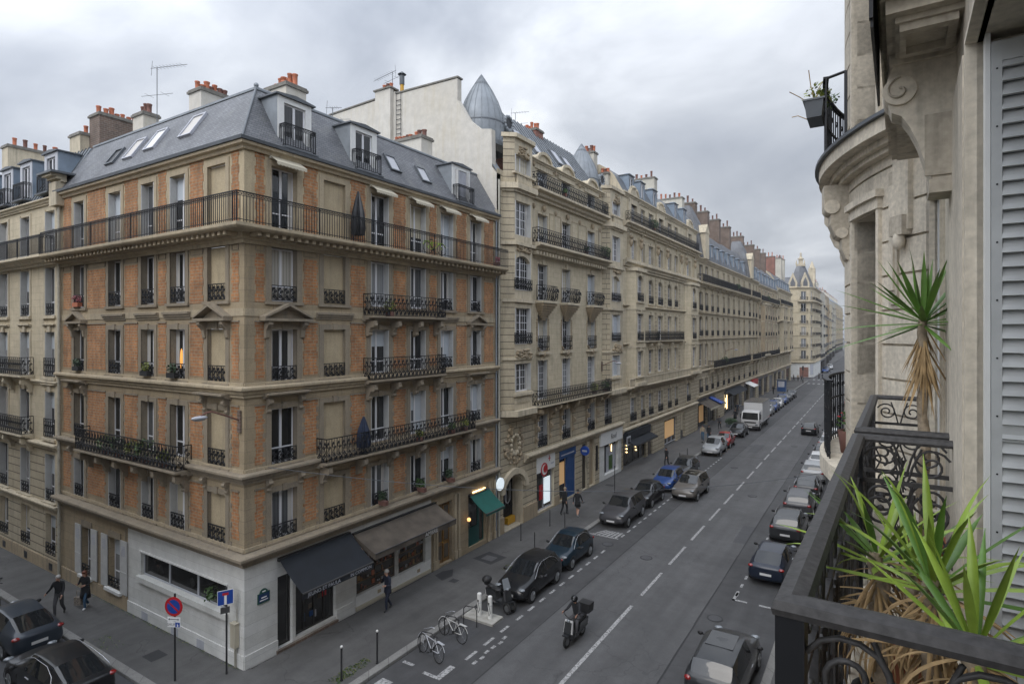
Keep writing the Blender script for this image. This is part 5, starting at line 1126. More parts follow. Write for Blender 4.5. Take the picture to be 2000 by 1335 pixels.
q = F4.mb(); q.quad((1.0, .02, 3.5), (9.4, .02, 3.5), (9.4, 1.5, 2.8), (1.0, 1.5, 2.8), 'brown_fabric'); q.box(1.0, 9.4, 1.5, 1.52, 2.55, 2.8, 'cream_fabric'); q.ext([(6, .1, 3.6), (7.6, .1, 3.6), (7.6, 1.7, 2.9), (6, 1.7, 2.9)], (0, 0, .1), 'sign_blue'); q.build('awning', B4)
q = F4.mb(); q.box(2, 4, -.19, -.15, .8, 2.9, 'shop_glow'); q.box(17.2, 17.5, -.05, 0, .9, 3.0, 'lamp_gold'); q.box(16.4, 16.5, -.05, 0, 1.2, 2.6, 'lamp_gold'); q.build('shop_lights', B4)
q = F4.mb(); q.quad((16, .02, 3.8), (27, .02, 3.8), (27, 1.3, 3.1), (16, 1.3, 3.1), 'navy_fabric'); q.quad((30.5, .02, 3.9), (35, .02, 3.9), (35, 1.6, 3.2), (30.5, 1.6, 3.2), 'white_paint'); q.box(36, 41, .0, .5, 3.0, 3.9, 'sign_red'); q.build('shop_canopy', B4)
for y in (80.8, 87.6, 94.8, 102.2, 113.4): chimney(B4, -25.6, -21.0, y-1.1, y, 24.0, 30.0, 'brick_brown', 7, tall=.9, kinds=('terracotta_dark', 'terracotta_dark'))
# fifth and sixth
c5 = [(119.5, 120.9), (123, 124.4), (126.5, 127.9), (130, 131.4), (133.5, 134.9), (137, 138.4), (140.5, 141.9)]
B5, F5 = rowb('stone building with narrow bays and continuous upper balcony before the crossing', 118.02, 143, c5, [(4.6, 6.4), (8.0, 10.7), (11.7, 14.2), (15.0, 17.3), (18.6, 20.7)], 'lime_brown', 'lime_plain', rust=7.2,
    cornices=((3.9, 4.3, .35), (7.3, 7.6, .3), (18.0, 18.5, .6), (21.2, 21.6, .3)), top=21.6, balc=((118.5, 142.5, 7.7, .7), (118.5, 142.5, 18.5, .7)), winrail=(2, 3), frames='pcas', bays=((122, 129, .6, 8, 18),),
    ground=((119, 124, 3.4, 'dark'), (125, 130, 3.4, 'dark'), (132, 137, 3.4, 'lit'), (138, 142, 3.4, 'dark')), base_h=4.0, roof={'k': 'm', 'z': 26, 'b': 2.4, 'm': 'slate', 'dormers': [(a-118, b-118, 21.9, 23.8) for a, b in c5]})
for y in (124, 131, 138): chimney(B5, -25.4, -21.0, y-1, y, 24.0, 29.8, 'brick_brown', 6, tall=.9, kinds=('terracotta_dark', 'terracotta_dark'))
c6 = [(144.5, 145.9), (148, 149.4), (151.5, 152.9), (155, 156.4), (158.5, 159.9), (162, 163.4)]
B6, F6 = rowb('last stone building of the row with deep projecting bays beside the crossing', 143.02, 167, c6, [(4.6, 6.6), (8.3, 10.9), (12.0, 14.5), (15.4, 17.8), (19.2, 21.3)], 'lime_grey', 'lime_plain', rust=7.4,
    cornices=((4.0, 4.4, .4), (7.5, 7.9, .9), (14.7, 15.2, .9), (18.5, 19.0, .5), (21.8, 22.4, .5)), top=22.4, balc=((144, 166, 19.0, .7),), winrail=(1, 2, 3, 4), frames='pcas', bays=((147, 154, .8, 8, 18.4), (157.6, 164.4, .8, 8, 18.4)),
    ground=((144, 149, 3.4, 'dark'), (150, 156, 3.4, 'lit'), (158, 165, 3.4, 'dark')), base_h=4.0, roof={'k': 'm', 'z': 26.5, 'b': 2.4, 'm': 'slate', 'dormers': [(a-143, b-143, 22.6, 24.4) for a, b in c6]})
chimney(B6, -26, -20.8, 149, 150.2, 24.0, 30.4, 'brick_red', 6, tall=.9); chimney(B6, -26, -20.8, 160, 162, 24.0, 31.2, 'chimney_render', 8, tall=.9); chimney(B6, -24, -20.8, 165.5, 166.8, 23.0, 31.4, 'chimney_render', 6, tall=.9)

# ---------------------------------------------------------------- building with the pointed pavilion beyond the crossing
B7 = thing('apartment_building', 'yellow stone corner building with steep slate turret and gabled dormers beyond the crossing', 'building', (-15.4, 178, 0), world=True)
q = MB(); pl = [(-34, 178), (-19.0, 178), (-16.2, 179.6), (-15.4, 182.5), (-15.4, 204)]; zf = [(5.2+3.25*i, 7.5+3.25*i) for i in range(6)]
for i, ((x0, y0), (x1, y1)) in enumerate(zip(pl, pl[1:])):
    L_ = math.hypot(x1-x0, y1-y0); U = Vector(((x1-x0)/L_, (y1-y0)/L_, 0)); Nn = Vector((U.y, -U.x, 0)); F = Fac(B7, (x0, y0, 0), U, Nn, L_)
    cs = [(L_/2-.55, L_/2+.55)] if i in (1, 2) else ([(a, a+1.1) for a in [1.2+2.6*k for k in range(int((L_-1)/2.6))]] if i == 3 else [(a, a+1.1) for a in (1.5, 5, 8.5, 12)])
    if i == 1: cs = [(.9, 2.3)]
    t = F.mb(); F.wall(t, 0, L_, 4.2, 24.8, [(a, b, c, d) for a, b in cs for c, d in zf], 'lime_yellow', .3, 'lime_plain'); F.wall(t, 0, L_, 0, 4.2, [], 'white_block', .3)
    for c, d in zf: t.box(0, L_, 0, .12, c-.2, c-.02, 'lime_plain')
    if i == 1: t.box(.5, 2.9, .0, .06, .2, 2.9, 'brick_red')
    if i == 2: t.box(.4, 2.4, .0, .06, .8, 3.6, 'shutter_grey')
    take(q, t)
    for a, b in cs:
        for k, (c, d) in enumerate(zf):
            inst('window', wsimple(b-a, d-c, 'cas'), B7, F.M((a+b)/2, -.22, c))
            if i > 0 and i < 4: add_rail(F, a-.3, b+.3, c, .8, .5, 'bars', ends=.4, name='balcony_railing', th=B7)
    if i > 0: t = F.mb(); t.box(-.1, L_+.1, 0, .8, 20.9, 21.15, 'lime_plain'); t.build('balcony_slab', B7)
q.build('wall', B7); corn(24.4, 24.9, .5, 'lime_plain', 'cornice', pl, B7); corn(3.9, 4.3, .4, 'lime_plain', 'cornice', pl, B7)
q = MB(); A_ = [(-21.5, 178), (-19.0, 178), (-16.2, 179.6), (-15.4, 182.5), (-15.4, 185), (-21.5, 185)]; cx_, cy_ = -18.6, 181.6
for (x0, y0), (x1, y1) in zip(A_, A_[1:]+A_[:1]):
    k = .32; q.quad((x0, y0, 24.9), (x1, y1, 24.9), (cx_+(x1-cx_)*k, cy_+(y1-cy_)*k, 31), (cx_+(x0-cx_)*k, cy_+(y0-cy_)*k, 31), 'slate')
q.box(cx_-1.1, cx_+1.1, cy_-1.1, cy_+1.1, 30.9, 31.5, 'lime_plain'); q.box(cx_-.5, cx_+.5, cy_-.5, cy_+.5, 31.5, 32.9, 'lime_plain'); q.box(cx_-.75, cx_+.75, cy_-.75, cy_+.75, 32.9, 33.1, 'lime_plain'); q.lathe([(.5, 0), (.15, 1.0), (.3, 1.2), (0, 1.9)], (cx_, cy_, 33.1), 'lime_plain', 8)
for x, y in ((cx_-1, cy_-1), (cx_+1, cy_-1)): q.lathe([(.25, 0), (.1, .8), (0, 1.3)], (x, y, 31.5), 'lime_plain', 6)
for (x, y, an) in ((-20.2, 177.9, 0), (-17.2, 178.7, 30), (-15.35, 184, 90)):
    t = MB(Matrix.Translation((x, y, 0)) @ Matrix.Rotation(RD(an), 4, 'Z')); t.ext([(-1.1, -.1, 24.9), (1.1, -.1, 24.9), (1.1, -.1, 26.2), (0, -.1, 29.0), (-1.1, -.1, 26.2)], (0, .5, 0), 'lime_plain'); t.ext([(-.6, -.14, 25.2), (.6, -.14, 25.2), (.6, -.14, 26.2), (0, -.14, 27.7), (-.6, -.14, 26.2)], (0, .05, 0), 'slate'); take(q, t)
t = MB(); t.quad((-15.3, 185, 24.9), (-15.3, 204, 24.9), (-18, 204, 29), (-18, 185, 29), 'slate'); t.quad((-34, 178, 24.9), (-21, 178, 24.9), (-21, 181, 28), (-34, 181, 28), 'slate'); t.quad((-34, 181, 28), (-18, 181, 28), (-18, 204, 29), (-34, 204, 29), 'zinc')
t.box(-17.4, -15.6, 189, 190.2, 25, 31, 'lime_plain'); t.lathe([(.8, 0), (.3, 1.5), (0, 2.2)], (-16.5, 189.6, 31), 'lime_plain', 8); take(q, t); q.build('roof', B7)
# the far row, each house on its own
far = [('white plastered building next to the turreted corner building, far down the street', 204.05, 226, -15.7, 25.5, 'chimney_render', 'chimney_render', 'zinc'),
       ('narrow pale building of several far ones, fourth past the crossing', 226.05, 246, -16.6, 24.6, 'lime_plain', 'lime_plain', 'slate'),
       ('brick topped cream building far down the street', 246.05, 272, -17.4, 26.5, 'lime_brown', 'lime_plain', 'brick_red'),
       ('yellowish stone building far down the street behind the brick topped one', 272.05, 305, -18.3, 25.2, 'lime_yellow', 'lime_plain', 'zinc'),
       ('grey white building near the hazy end of the street', 305.05, 350, -19.6, 27.5, 'chimney_render', 'chimney_render', 'zinc_blue'),
       ('last visible pale building closing the street', 350.05, 470, -21.6, 29.5, 'lime_grey', 'lime_plain', 'zinc')]
_q = MB(); _q.box(-.85, .85, .02, .5, -.14, -.02, 'lime_plain'); _q.box(-.85, .85, .44, .5, -.02, .85, 'iron'); _q.box(-.85, -.80, .0, .44, -.02, .85, 'iron'); _q.box(.80, .85, .0, .44, -.02, .85, 'iron'); FARR = _q.mesh('railing')
for lab, y0, y1, X, zt, wm_, pm, rm in far:
    B = thing('apartment_building', lab, 'building', (X, y0, 0), world=True); F = Fac(B, (X, y0, 0), (0, 1, 0), (1, 0, 0), y1-y0); L_ = y1-y0; q = F.mb(); n = int((L_-1)/3.6); cs = [(1.2+3.6*i, 2.5+3.6*i) for i in range(n)]; nf = int((zt-5)/3.2); zf = [(4.6+3.2*i, 6.8+3.2*i) for i in range(nf)]
    F.wall(q, 0, L_, 3.8, zt, [(a, b, c, d) for a, b in cs for c, d in zf], wm_, .3, pm); F.wall(q, 0, L_, 0, 3.8, [(.8+5*i, 4.6+5*i, .2, 3.2) for i in range(int(L_/5))], 'shop_dark', .3)
    q.quad((0, 0, 0), (0, -14, 0), (0, -14, zt), (0, 0, zt), pm); q.quad((0, -14, zt), (0, 0, zt), (0, -3, zt+3.2), (0, -14, zt+3.2), pm)
    q.build('wall', B); q = F.mb(); q.quad((0, .1, zt), (L_, .1, zt), (L_, -3, zt+3.2), (0, -3, zt+3.2), rm); q.quad((0, -3, zt+3.2), (L_, -3, zt+3.2), (L_, -14, zt+3.4), (0, -14, zt+3.4), 'zinc'); q.build('roof', B)
    for z_ in (zf[1][0]-.15, zf[-2][0]-.15): q = F.mb(); q.box(.3, L_-.3, 0, .7, z_-.1, z_, pm); q.box(.3, L_-.3, .66, .7, z_+.0, z_+.9, 'iron_dust'); q.build('balcony', B)
    for a, b in cs:
        for c, d in zf:
            inst('window', wsimple(b-a, d-c, 'cas'), B, F.M((a+b)/2, -.14, c)); inst('window_railing', FARR, B, F.M((a+b)/2, 0, c))
    for k in range(1, int(L_/9)): chimney(B, X-6, X-2.6, y0+9*k, y0+9*k+.9, zt+1, zt+5, 'chimney_render', 5, tall=.8)
    q = F.mb()
    for k in range(int(L_/11)): s_ = 2.2+11*k; q.box(s_, s_+3.4, 0, .75, 7.2, zt-3.4, wm_); q.box(s_-.1, s_+3.5, 0, .9, zt-3.4, zt-3.2, pm)
    for k in range(nf): q.box(0, L_, 0, .18, 4.3+3.2*k, 4.45+3.2*k, pm)
    if L_ > 11: q.build('bay', B)
    chimney(B, X-6, X-2.2, y0+.3, y0+1.3, zt, zt+5, 'chimney_render', 5, tall=.9)
# ---------------------------------------------------------------- building across the side street (out of view, added to block and bounce light)
BS = thing('apartment_building', 'stone building on the other side of the side street, unseen beyond the left edge', 'building', (-19.42, -.6, 0), world=True)
for O_, U_, N_, L_ in (((-19.42, -.6, 0), (-1, 0, 0), (0, 1, 0), 40), ((-19.42, -.6, 0), (0, -1, 0), (1, 0, 0), 30)):
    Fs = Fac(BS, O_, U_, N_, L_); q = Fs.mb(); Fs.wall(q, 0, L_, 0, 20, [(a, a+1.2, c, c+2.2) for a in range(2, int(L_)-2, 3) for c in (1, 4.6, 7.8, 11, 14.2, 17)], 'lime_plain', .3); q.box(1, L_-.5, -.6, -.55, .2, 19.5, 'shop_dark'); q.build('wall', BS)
q = MB(); q.ext([(-59, -.9, 20), (-19.6, -.9, 20), (-21.2, -2.5, 23), (-59, -2.5, 23)], (0, -26, 0), 'zinc'); q.build('roof', BS)
q = MB(); q.box(-80, -15.6, -2.2+1.6, 1.9, -.3, .13, 'pavement_asphalt'); struct('pavement', q)
# ---------------------------------------------------------------- the building this view is taken from (right edge)
OWN = thing('apartment_building', 'near stone building at the right edge with louvred shutters and rounded bay', 'building', (0, 0, 0), RD(-1.41))
XW = .267
FO = Fac(OWN, (XW, 0, 0), (0, 1, 0), (-1, 0, 0), 20)
q = FO.mb(); OPN = [(.75, 3.08, 10.7, 13.5, .62), (4.94, 6.55, 10.7, 13.5, .62)]
FO.wall(q, -1.0, 6.6, 10.2, 14.4, OPN, 'own_stone', .34)
FO.wall(q, -30, 6.6, 0, 10.2, [(a, a+1.3, c, c+2.2) for a in range(-29, 5, 3) for c in (.8, 4.6, 7.7)], 'stone_grey', .3)
FO.wall(q, -30, 6.6, 14.4, 21, [(a, a+1.3, c, c+2.3) for a in range(-29, 5, 3) for c in (14.8, 18.1)], 'own_stone', .3)
FO.wall(q, -30, -1.0, 10.2, 14.4, [(a, a+1.3, 10.9, 13.3) for a in range(-29, -3, 3)], 'own_stone', .3)
for (a, b, c, d, _) in OPN:      # stepped mouldings round the openings
    for k, (w_, p_) in enumerate(((.11, .012), (.07, .026), (.035, .04))):
        q.box(a-w_, a-.002*k, -.02, p_, c, d+w_, 'own_stone'); q.box(b+.002*k, b+w_, -.02, p_, c, d+w_, 'own_stone'); q.box(a, b, -.02, p_, d+.002*k, d+w_, 'own_stone')
q.box(3.45, 4.65, -.02, .022, 10.7, 13.6, 'own_stone')
q.build('wall', OWN)
q = MB(); 
# upper balcony slab with coffered soffit and its brackets
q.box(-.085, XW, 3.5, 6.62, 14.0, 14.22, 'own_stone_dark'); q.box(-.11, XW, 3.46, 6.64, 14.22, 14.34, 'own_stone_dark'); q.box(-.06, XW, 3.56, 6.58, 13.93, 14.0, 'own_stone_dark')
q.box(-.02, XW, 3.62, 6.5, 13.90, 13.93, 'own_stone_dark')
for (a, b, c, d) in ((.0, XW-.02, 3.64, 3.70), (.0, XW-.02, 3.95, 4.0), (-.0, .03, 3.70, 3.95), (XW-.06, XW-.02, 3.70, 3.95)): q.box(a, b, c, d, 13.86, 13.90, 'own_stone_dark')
q.build('balcony_slab', OWN)
def big_console(y):
    q = MB(); w_ = .2; prof = [(XW, 13.93), (-.03, 13.93), (-.035, 13.86), (-.06, 13.80), (-.065, 13.68), (-.04, 13.60), (.01, 13.57), (.05, 13.50), (.09, 13.40), (.13, 13.25), (.16, 13.18), (XW, 13.12)]
    q.ext([(x, y, z) for x, z in prof], (0, w_, 0), 'own_stone')
    q.cyl((.0, y-.02, 13.72), (.0, y+w_+.02, 13.72), .085, 'own_stone', n=24)
    for yy in (y-.028,):
        pts = [(.0+(.075-.011*t)*math.cos(t*1.0+1.5), yy, 13.72+(.075-.011*t)*math.sin(t*1.0+1.5)) for t in [i*.35 for i in range(19)]]; q.tube(pts, .007, 'own_stone_dark', 5)
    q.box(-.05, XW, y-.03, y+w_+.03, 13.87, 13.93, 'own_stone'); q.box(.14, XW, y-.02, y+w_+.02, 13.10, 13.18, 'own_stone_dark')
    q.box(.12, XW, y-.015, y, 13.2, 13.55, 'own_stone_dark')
    q.build('console', OWN)
big_console(4.12)
q = MB(); q.box(-.125, -.112, 3.5, 4.75, 13.86, 14.7, 'iron'); q.box(-.13, -.112, 3.48, 3.52, 13.9, 15.2, 'iron'); q.build('edge_flashing', OWN)
q = MB(); q.tube([(.262, 3.2, 11.5), (.262, 3.7, 11.52), (.262, 4.2, 11.9), (.262, 4.9, 12.3)], .003, 'iron', 4); q.tube([(.262, 3.15, 12.13), (.262, 3.6, 12.12), (.262, 4.9, 11.98)], .003, 'iron', 4); q.tube([(.262, 3.2, 13.2), (.262, 3.9, 13.0), (.262, 4.9, 12.8)], .003, 'iron', 4)
q.build('wall_cable', OWN)
# louvred shutters
plain('shutter_near', (.47, .48, .475), .6, var=.14, vs=5)
def shutter(x0, x1, y, z0=10.72, z1=13.46, m='shutter_near'):      # leaf folded back against the far jamb, facing along the street
    q = MB(); st = .034
    q.box(x0, x0+st, y, y+.035, z0, z1, m); q.box(x1-st, x1, y, y+.035, z0, z1, m)
    for zz in (z0, z1-.08, z0+(z1-z0)*.42): q.box(x0+st, x1-st, y+.001, y+.034, zz, zz+.08, m)
    z = z0+.09
    while z < z1-.09:
        q.ext([(x0+st, y-.008, z), (x0+st, y+.002, z-.003), (x0+st, y+.026, z+.050), (x0+st, y+.018, z+.054), (x0+st, y+.004, z+.022)], (x1-x0-2*st, 0, 0), m); z += .0565
    q.box(x0+.01, x1-.01, y+.03, y+.034, z0, z1, 'shutter_grey')
    for zz in range(12): q.cyl((x0+.018, y-.002, z0+.1+zz*.23), (x0+.018, y, z0+.1+zz*.23), .004, 'iron', n=6)
    return q.build('shutter', OWN)
shutter(.305, .72, 3.0); shutter(.305, .72, 6.47)
for yb, ya in ((3.08, .75), (6.55, 4.94)):
    q = MB(); q.box(.287, .303, yb-.075, yb-.002, 10.7, 13.5, 'white_paint'); q.box(.84, .86, ya, yb, 10.7, 13.5, 'black_paint'); q.box(.80, .84, yb-.1, yb-.03, 10.7, 13.5, 'white_paint'); q.box(.80, .84, (ya+yb)/2-.05, (ya+yb)/2+.05, 10.7, 13.5, 'white_paint'); q.build('window_frame', OWN)
# rounded bay
CX, CY, RB = 3.48, 9.5, 4.12
def sector(q, r0, r1, t0, t1, z0, z1, m, n=None):
    n = n or max(1, int(abs(t1-t0)/3)); pts = []
    for i in range(n+1): t = RD(t0+(t1-t0)*i/n); pts.append((CX-r1*math.cos(t), CY-r1*math.sin(t)))
    for i in range(n+1): t = RD(t1+(t0-t1)*i/n); pts.append((CX-r0*math.cos(t), CY-r0*math.sin(t)))
    N_ = n+1; vs = [(x, y, z0) for x, y in pts]+[(x, y, z1) for x, y in pts]; k = len(pts); fs = []
    for i in range(k): fs.append((i, (i+1) % k, k+(i+1) % k, k+i))
    for i in range(n): fs.append((i, i+1, k-2-i, k-1-i)[::-1]); fs.append((k+i, k+i+1, k+k-2-i, k+k-1-i))
    q.add(vs, fs, m)
q = MB(); ch = .375; z = 0.1; WIN = [(10.7, 13.65), (14.5, 17.3)]
def solid(q, r0, r1, z0, z1, m, t0=-75, t1=37.6):
    inw = any(a < (z0+z1)/2 < b for a, b in WIN)
    if inw: sector(q, r0, r1, t0, -27, z0, z1, m); sector(q, r0, r1, -17, 17, z0, z1, m); sector(q, r0, r1, 27, t1, z0, z1, m)
    else: sector(q, r0, r1, t0, t1, z0, z1, m)
levels = [0.1]
for a in (10.7, 13.65, 14.5, 17.3, 21.5):
    z = levels[-1]; n = max(1, round((a-z)/ch)); st = (a-z)/n; levels += [z+st*(i+1) for i in range(n)]
for a, b in zip(levels, levels[1:]): solid(q, 3.72, RB, a+.013, b-.013, 'own_stone')
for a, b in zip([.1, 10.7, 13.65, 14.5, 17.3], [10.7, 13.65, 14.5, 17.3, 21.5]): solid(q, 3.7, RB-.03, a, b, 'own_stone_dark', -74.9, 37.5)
for t in (16.2, 27.0):
    for a, b in WIN: sector(q, 3.9, RB+.035, t, t+.8, a, b+.1, 'own_stone', 1)
for a, b in WIN: sector(q, RB-.02, RB+.05, 16, 28, b+.02, b+.14, 'own_stone', 4); sector(q, RB-.02, RB+.09, 15.5, 28.5, b+.14, b+.22, 'own_stone', 4)
# arched hood and long vertical panel beside the windows
for r_ in (.0, .12, .2): sector(q, RB-.02, RB+.03+r_*.2, 30.5, 36, 15.6+r_*2, 15.66+r_*2, 'own_stone', 2)
q.build('bay_wall', OWN)
q = MB(); sector(q, 3.5, 3.55, 16, 28, 10.7, 13.65, 'black_paint'); sector(q, 3.5, 3.55, 16, 28, 14.5, 17.3, 'black_paint'); q.build('bay_window', OWN)
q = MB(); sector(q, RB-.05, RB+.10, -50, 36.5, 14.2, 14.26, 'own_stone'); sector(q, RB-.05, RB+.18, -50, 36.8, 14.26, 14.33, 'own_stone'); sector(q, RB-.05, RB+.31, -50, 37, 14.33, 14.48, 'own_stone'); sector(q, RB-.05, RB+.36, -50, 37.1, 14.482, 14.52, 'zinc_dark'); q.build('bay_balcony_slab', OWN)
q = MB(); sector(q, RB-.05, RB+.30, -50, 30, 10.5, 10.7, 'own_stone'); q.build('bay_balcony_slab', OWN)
for t in (33.5, 11, -4):       # brackets under the bay balcony
    q = MB(Matrix.Translation((CX, CY, 0)) @ Matrix.Rotation(RD(180+t), 4, 'Z'))
    if t > 30: q.box(RB-.02, RB+.05, -.12, .12, 13.35, 14.2, 'own_stone'); q.box(RB-.02, RB+.1, -.1, .1, 13.3, 13.5, 'own_stone_dark'); q.ball((RB+.06, 0, 13.25), (.06, .06, .1), 'own_stone', 8, 6)
    else:
        q.ext([(RB-.03, -.14, 14.2), (RB+.28, -.14, 14.2), (RB+.28, -.14, 13.92), (RB+.20, -.14, 13.85), (RB+.21, -.14, 13.7), (RB+.15, -.14, 13.55), (RB+.08, -.14, 13.5), (RB+.08, -.14, 13.38), (RB+.03, -.14, 13.25), (RB-.03, -.14, 13.2)], (0, .28, 0), 'own_stone_dark')
        q.cyl((RB+.19, -.16, 13.92), (RB+.19, .16, 13.92), .09, 'own_stone', n=12); q.cyl((RB+.08, -.16, 13.58), (RB+.08, .16, 13.58), .07, 'own_stone', n=12)
    q.build('console', OWN)
q = MB(Matrix.Translation((CX, CY, 0)) @ Matrix.Rotation(RD(180+31.3), 4, 'Z')); q.box(RB-.02, RB+.025, -.07, .07, 12.6, 14.0, 'own_stone_dark'); q.box(RB+.025, RB+.045, -.035, .035, 12.75, 13.85, 'own_stone'); q.build('wall_panel', OWN)
# unseen row beyond the bay, added for its effect on the light
q = MB(); Fw = Fac(OWN, (.45, 13.2, 0), (.0246, .9997, 0), (-.9997, .0246, 0), 150); t = Fw.mb()
Fw.wall(t, 0, 150, 3.6, 21, [(a+.4, a+1.7, c, c+2.2) for a in range(1, 148, 4) for c in (4.5, 7.7, 10.9, 14.1, 17.3)], 'stone_grey', .3); Fw.wall(t, 0, 150, 0, 3.6, [(a, a+2.8, .3, 3.0) for a in range(1, 146, 5)], 'lime_brown', .3)
t.box(0, 150, -.6, -.55, 0, 21, 'shop_dark'); take(q, t); q.build('unseen_street_row', OWN)
t = FO.mb(); t.box(-30, 4.5, -.6, -.55, 14.4, 21, 'shop_dark'); t.box(-30, 4.5, -.6, -.55, 0, 10.2, 'shop_dark'); t.box(-30, -1, -.6, -.55, 10.2, 14.4, 'shop_dark'); t.build('dark_backing', OWN)  # flat dark sheets stand in for unlit rooms behind the openings
q = MB(); q.box(.45, 12, -30, 165, 20.8, 21.0, 'zinc'); q.ext([(.3, -30, 21), (2.2, -30, 24), (12, -30, 24.4), (12, -30, 21)], (0, 195, 0), 'zinc'); q.build('roof', OWN)

# ---------------------------------------------------------------- iron railings of the near balconies
def scroll_panel(q, w_, h, m='iron_dust', r=.009, T=None):
    """mirrored scrolls in an upper and a lower band, in the local x-z plane centred on x=0"""
    t = MB(T if T is not None else Matrix()); n = max(1, round(w_/.40)); u = w_/n; hb = h*.24
    t.box(-w_/2, w_/2, -.009, .009, h-hb-.012, h-hb+.012, m); t.box(-w_/2, w_/2, -.011, .011, .045, .075, m)
    for i in range(n+1): x = -w_/2+u*i; e_ = .012; t.box(x-e_, x+e_, -e_, e_, 0, h-.03, m)
    for i in range(n):
        c = -w_/2+u*(i+.5); R0 = min(u*.2, hb*.42)
        for sg in (-1, 1):
            t.tube([(c+sg*(x_), 0, z_) for x_, _, z_ in spiral(u*.25, h-hb*.52, R0, 1.6, 0.4, 1, 22)], r*.8, m, 5)
            t.tube([(c+sg*.01, 0, h-hb+.01), (c+sg*.03, 0, h-hb*.6), (c+sg*u*.16, 0, h-hb*.12)], r*.7, m, 4)
            for (zc_, rr, a0, dr) in ((h*.60, u*.22, 2.2, 1), (h*.20, u*.22, -2.2, -1)):
                t.tube([(c+sg*x_, 0, z_) for x_, _, z_ in spiral(u*.26, zc_, rr, 1.7, a0, dr, 26)], r, m, 5)
                t.ball((c+sg*u*.26, 0, zc_), (.02, .014, .02), m, 6, 4)
            t.tube([(c+sg*u*.08, 0, h*.70), (c+sg*u*.02, 0, h*.55), (c+sg*u*.12, 0, h*.42), (c+sg*u*.02, 0, h*.28), (c+sg*u*.08, 0, h*.1)], r, m, 5)
            t.tube([(c+sg*u*.46, 0, h*.50), (c+sg*u*.36, 0, h*.40), (c+sg*u*.46, 0, h*.30)], r*.8, m, 4)
            for k in range(3): a_ = .5+k*.5; t.ext([(c, -.005, h*.36), (c+sg*.05*math.cos(a_), -.005, h*.36+.05*math.sin(a_)), (c+sg*.085*math.cos(a_+.2), -.005, h*.36+.09*math.sin(a_+.2)), (c+sg*.03*math.cos(a_+.6), -.005, h*.36+.05*math.sin(a_+.6))], (0, .01, 0), m)
    take(q, t)
def near_rail(name, label, segs, z0, h, parent=OWN):
    q = MB(); 
    for (ax, ay, bx, by) in segs:
        L_ = math.hypot(bx-ax, by-ay); an = math.atan2(by-ay, bx-ax); T = Matrix.Translation(((ax+bx)/2, (ay+by)/2, z0)) @ Matrix.Rotation(an, 4, 'Z'); scroll_panel(q, L_, h-.03, T=T)
    o = q.build(name, parent); return o
ZR, HR = 10.70, 1.0
b1 = near_rail('balcony_railing', '', [(-.205, 1.46, -.205, 4.03), (-.205, 1.46, .265, 1.46), (-.205, 4.03, .265, 4.03)], ZR, HR)
q = MB(); hp = [(-.034, ZR+HR-.035), (.034, ZR+HR-.035), (.038, ZR+HR-.02), (.030, ZR+HR-.002), (.0, ZR+HR+.006), (-.030, ZR+HR-.002), (-.038, ZR+HR-.02)]
q.sweep([(.265, 4.03), (-.205, 4.03), (-.205, 1.46), (.265, 1.46)], hp, 'iron_dust'); q.box(-.235, -.175, 1.43, 1.49, ZR, ZR+HR-.036, 'iron'); q.box(-.23, -.18, 4.0, 4.06, ZR, ZR+HR-.036, 'iron'); hr = q.build('handrail', OWN); hr.parent = b1
b2 = near_rail('balcony_railing', '', [(-.205, 4.33, -.205, 6.64), (-.205, 4.33, .265, 4.33), (-.205, 6.64, .20, 6.64)], ZR, HR)
q = MB(); q.sweep([(.20, 6.64), (-.205, 6.64), (-.205, 4.33), (.265, 4.33)], hp, 'iron_dust'); hr = q.build('handrail', OWN); hr.parent = b2
q = MB(); q.box(-.27, XW, 1.38, 4.12, 10.55, 10.7, 'own_stone'); q.box(-.27, XW, 4.22, 6.62, 10.55, 10.7, 'own_stone'); q.build('balcony_slab', OWN)
def ring_rail(z0, h, t0, t1, r=RB+.23):
    q = MB(); n = int((t1-t0)/1.6)
    for i in range(n+1):
        t = RD(t0+(t1-t0)*i/n); x, y = CX-r*math.cos(t), CY-r*math.sin(t); e_ = .016 if i % 5 == 0 else .008; q.box(x-e_, x+e_, y-e_, y+e_, z0, z0+h-.02, 'iron')
    sector(q, r-.035, r+.035, t0, t1, z0+h-.03, z0+h, 'iron'); sector(q, r-.012, r+.012, t0, t1, z0+h*.62, z0+h*.62+.025, 'iron'); sector(q, r-.012, r+.012, t0, t1, z0+.06, z0+.09, 'iron')
    k = int((t1-t0)/3.2)
    for i in range(k):
        t = RD(t0+(t1-t0)*(i+.5)/k); T = Matrix.Translation((CX-r*math.cos(t), CY-r*math.sin(t), z0)) @ Matrix.Rotation(t+math.pi/2, 4, 'Z'); tt = MB(T)
        tt.tube(spiral(.05, h*.45, .075, 1.4, 1.9, 1, 14), .008, 'iron', 4); tt.tube(spiral(-.05, h*.22, .075, 1.4, -1.2, 1, 14), .008, 'iron', 4); tt.tube(spiral(0, h*.8, .06, 1.2, 0, 1, 12), .007, 'iron', 4); take(q, tt)
    return q.build('balcony_railing', OWN)
ring_rail(14.52, 1.2, -45, 9); ring_rail(10.7, 1.0, -45, 14)
q = MB(); q.tube([(CX-(RB+.2)*math.cos(RD(9)), CY-(RB+.2)*math.sin(RD(9)), 15.7), (CX-(RB)*math.cos(RD(9)), CY-(RB)*math.sin(RD(9)), 15.75)], .02, 'iron', 4); q.box(-.60, -.56, 8.7, 8.74, 14.5, 15.7, 'iron'); q.build('railing_stay', OWN)

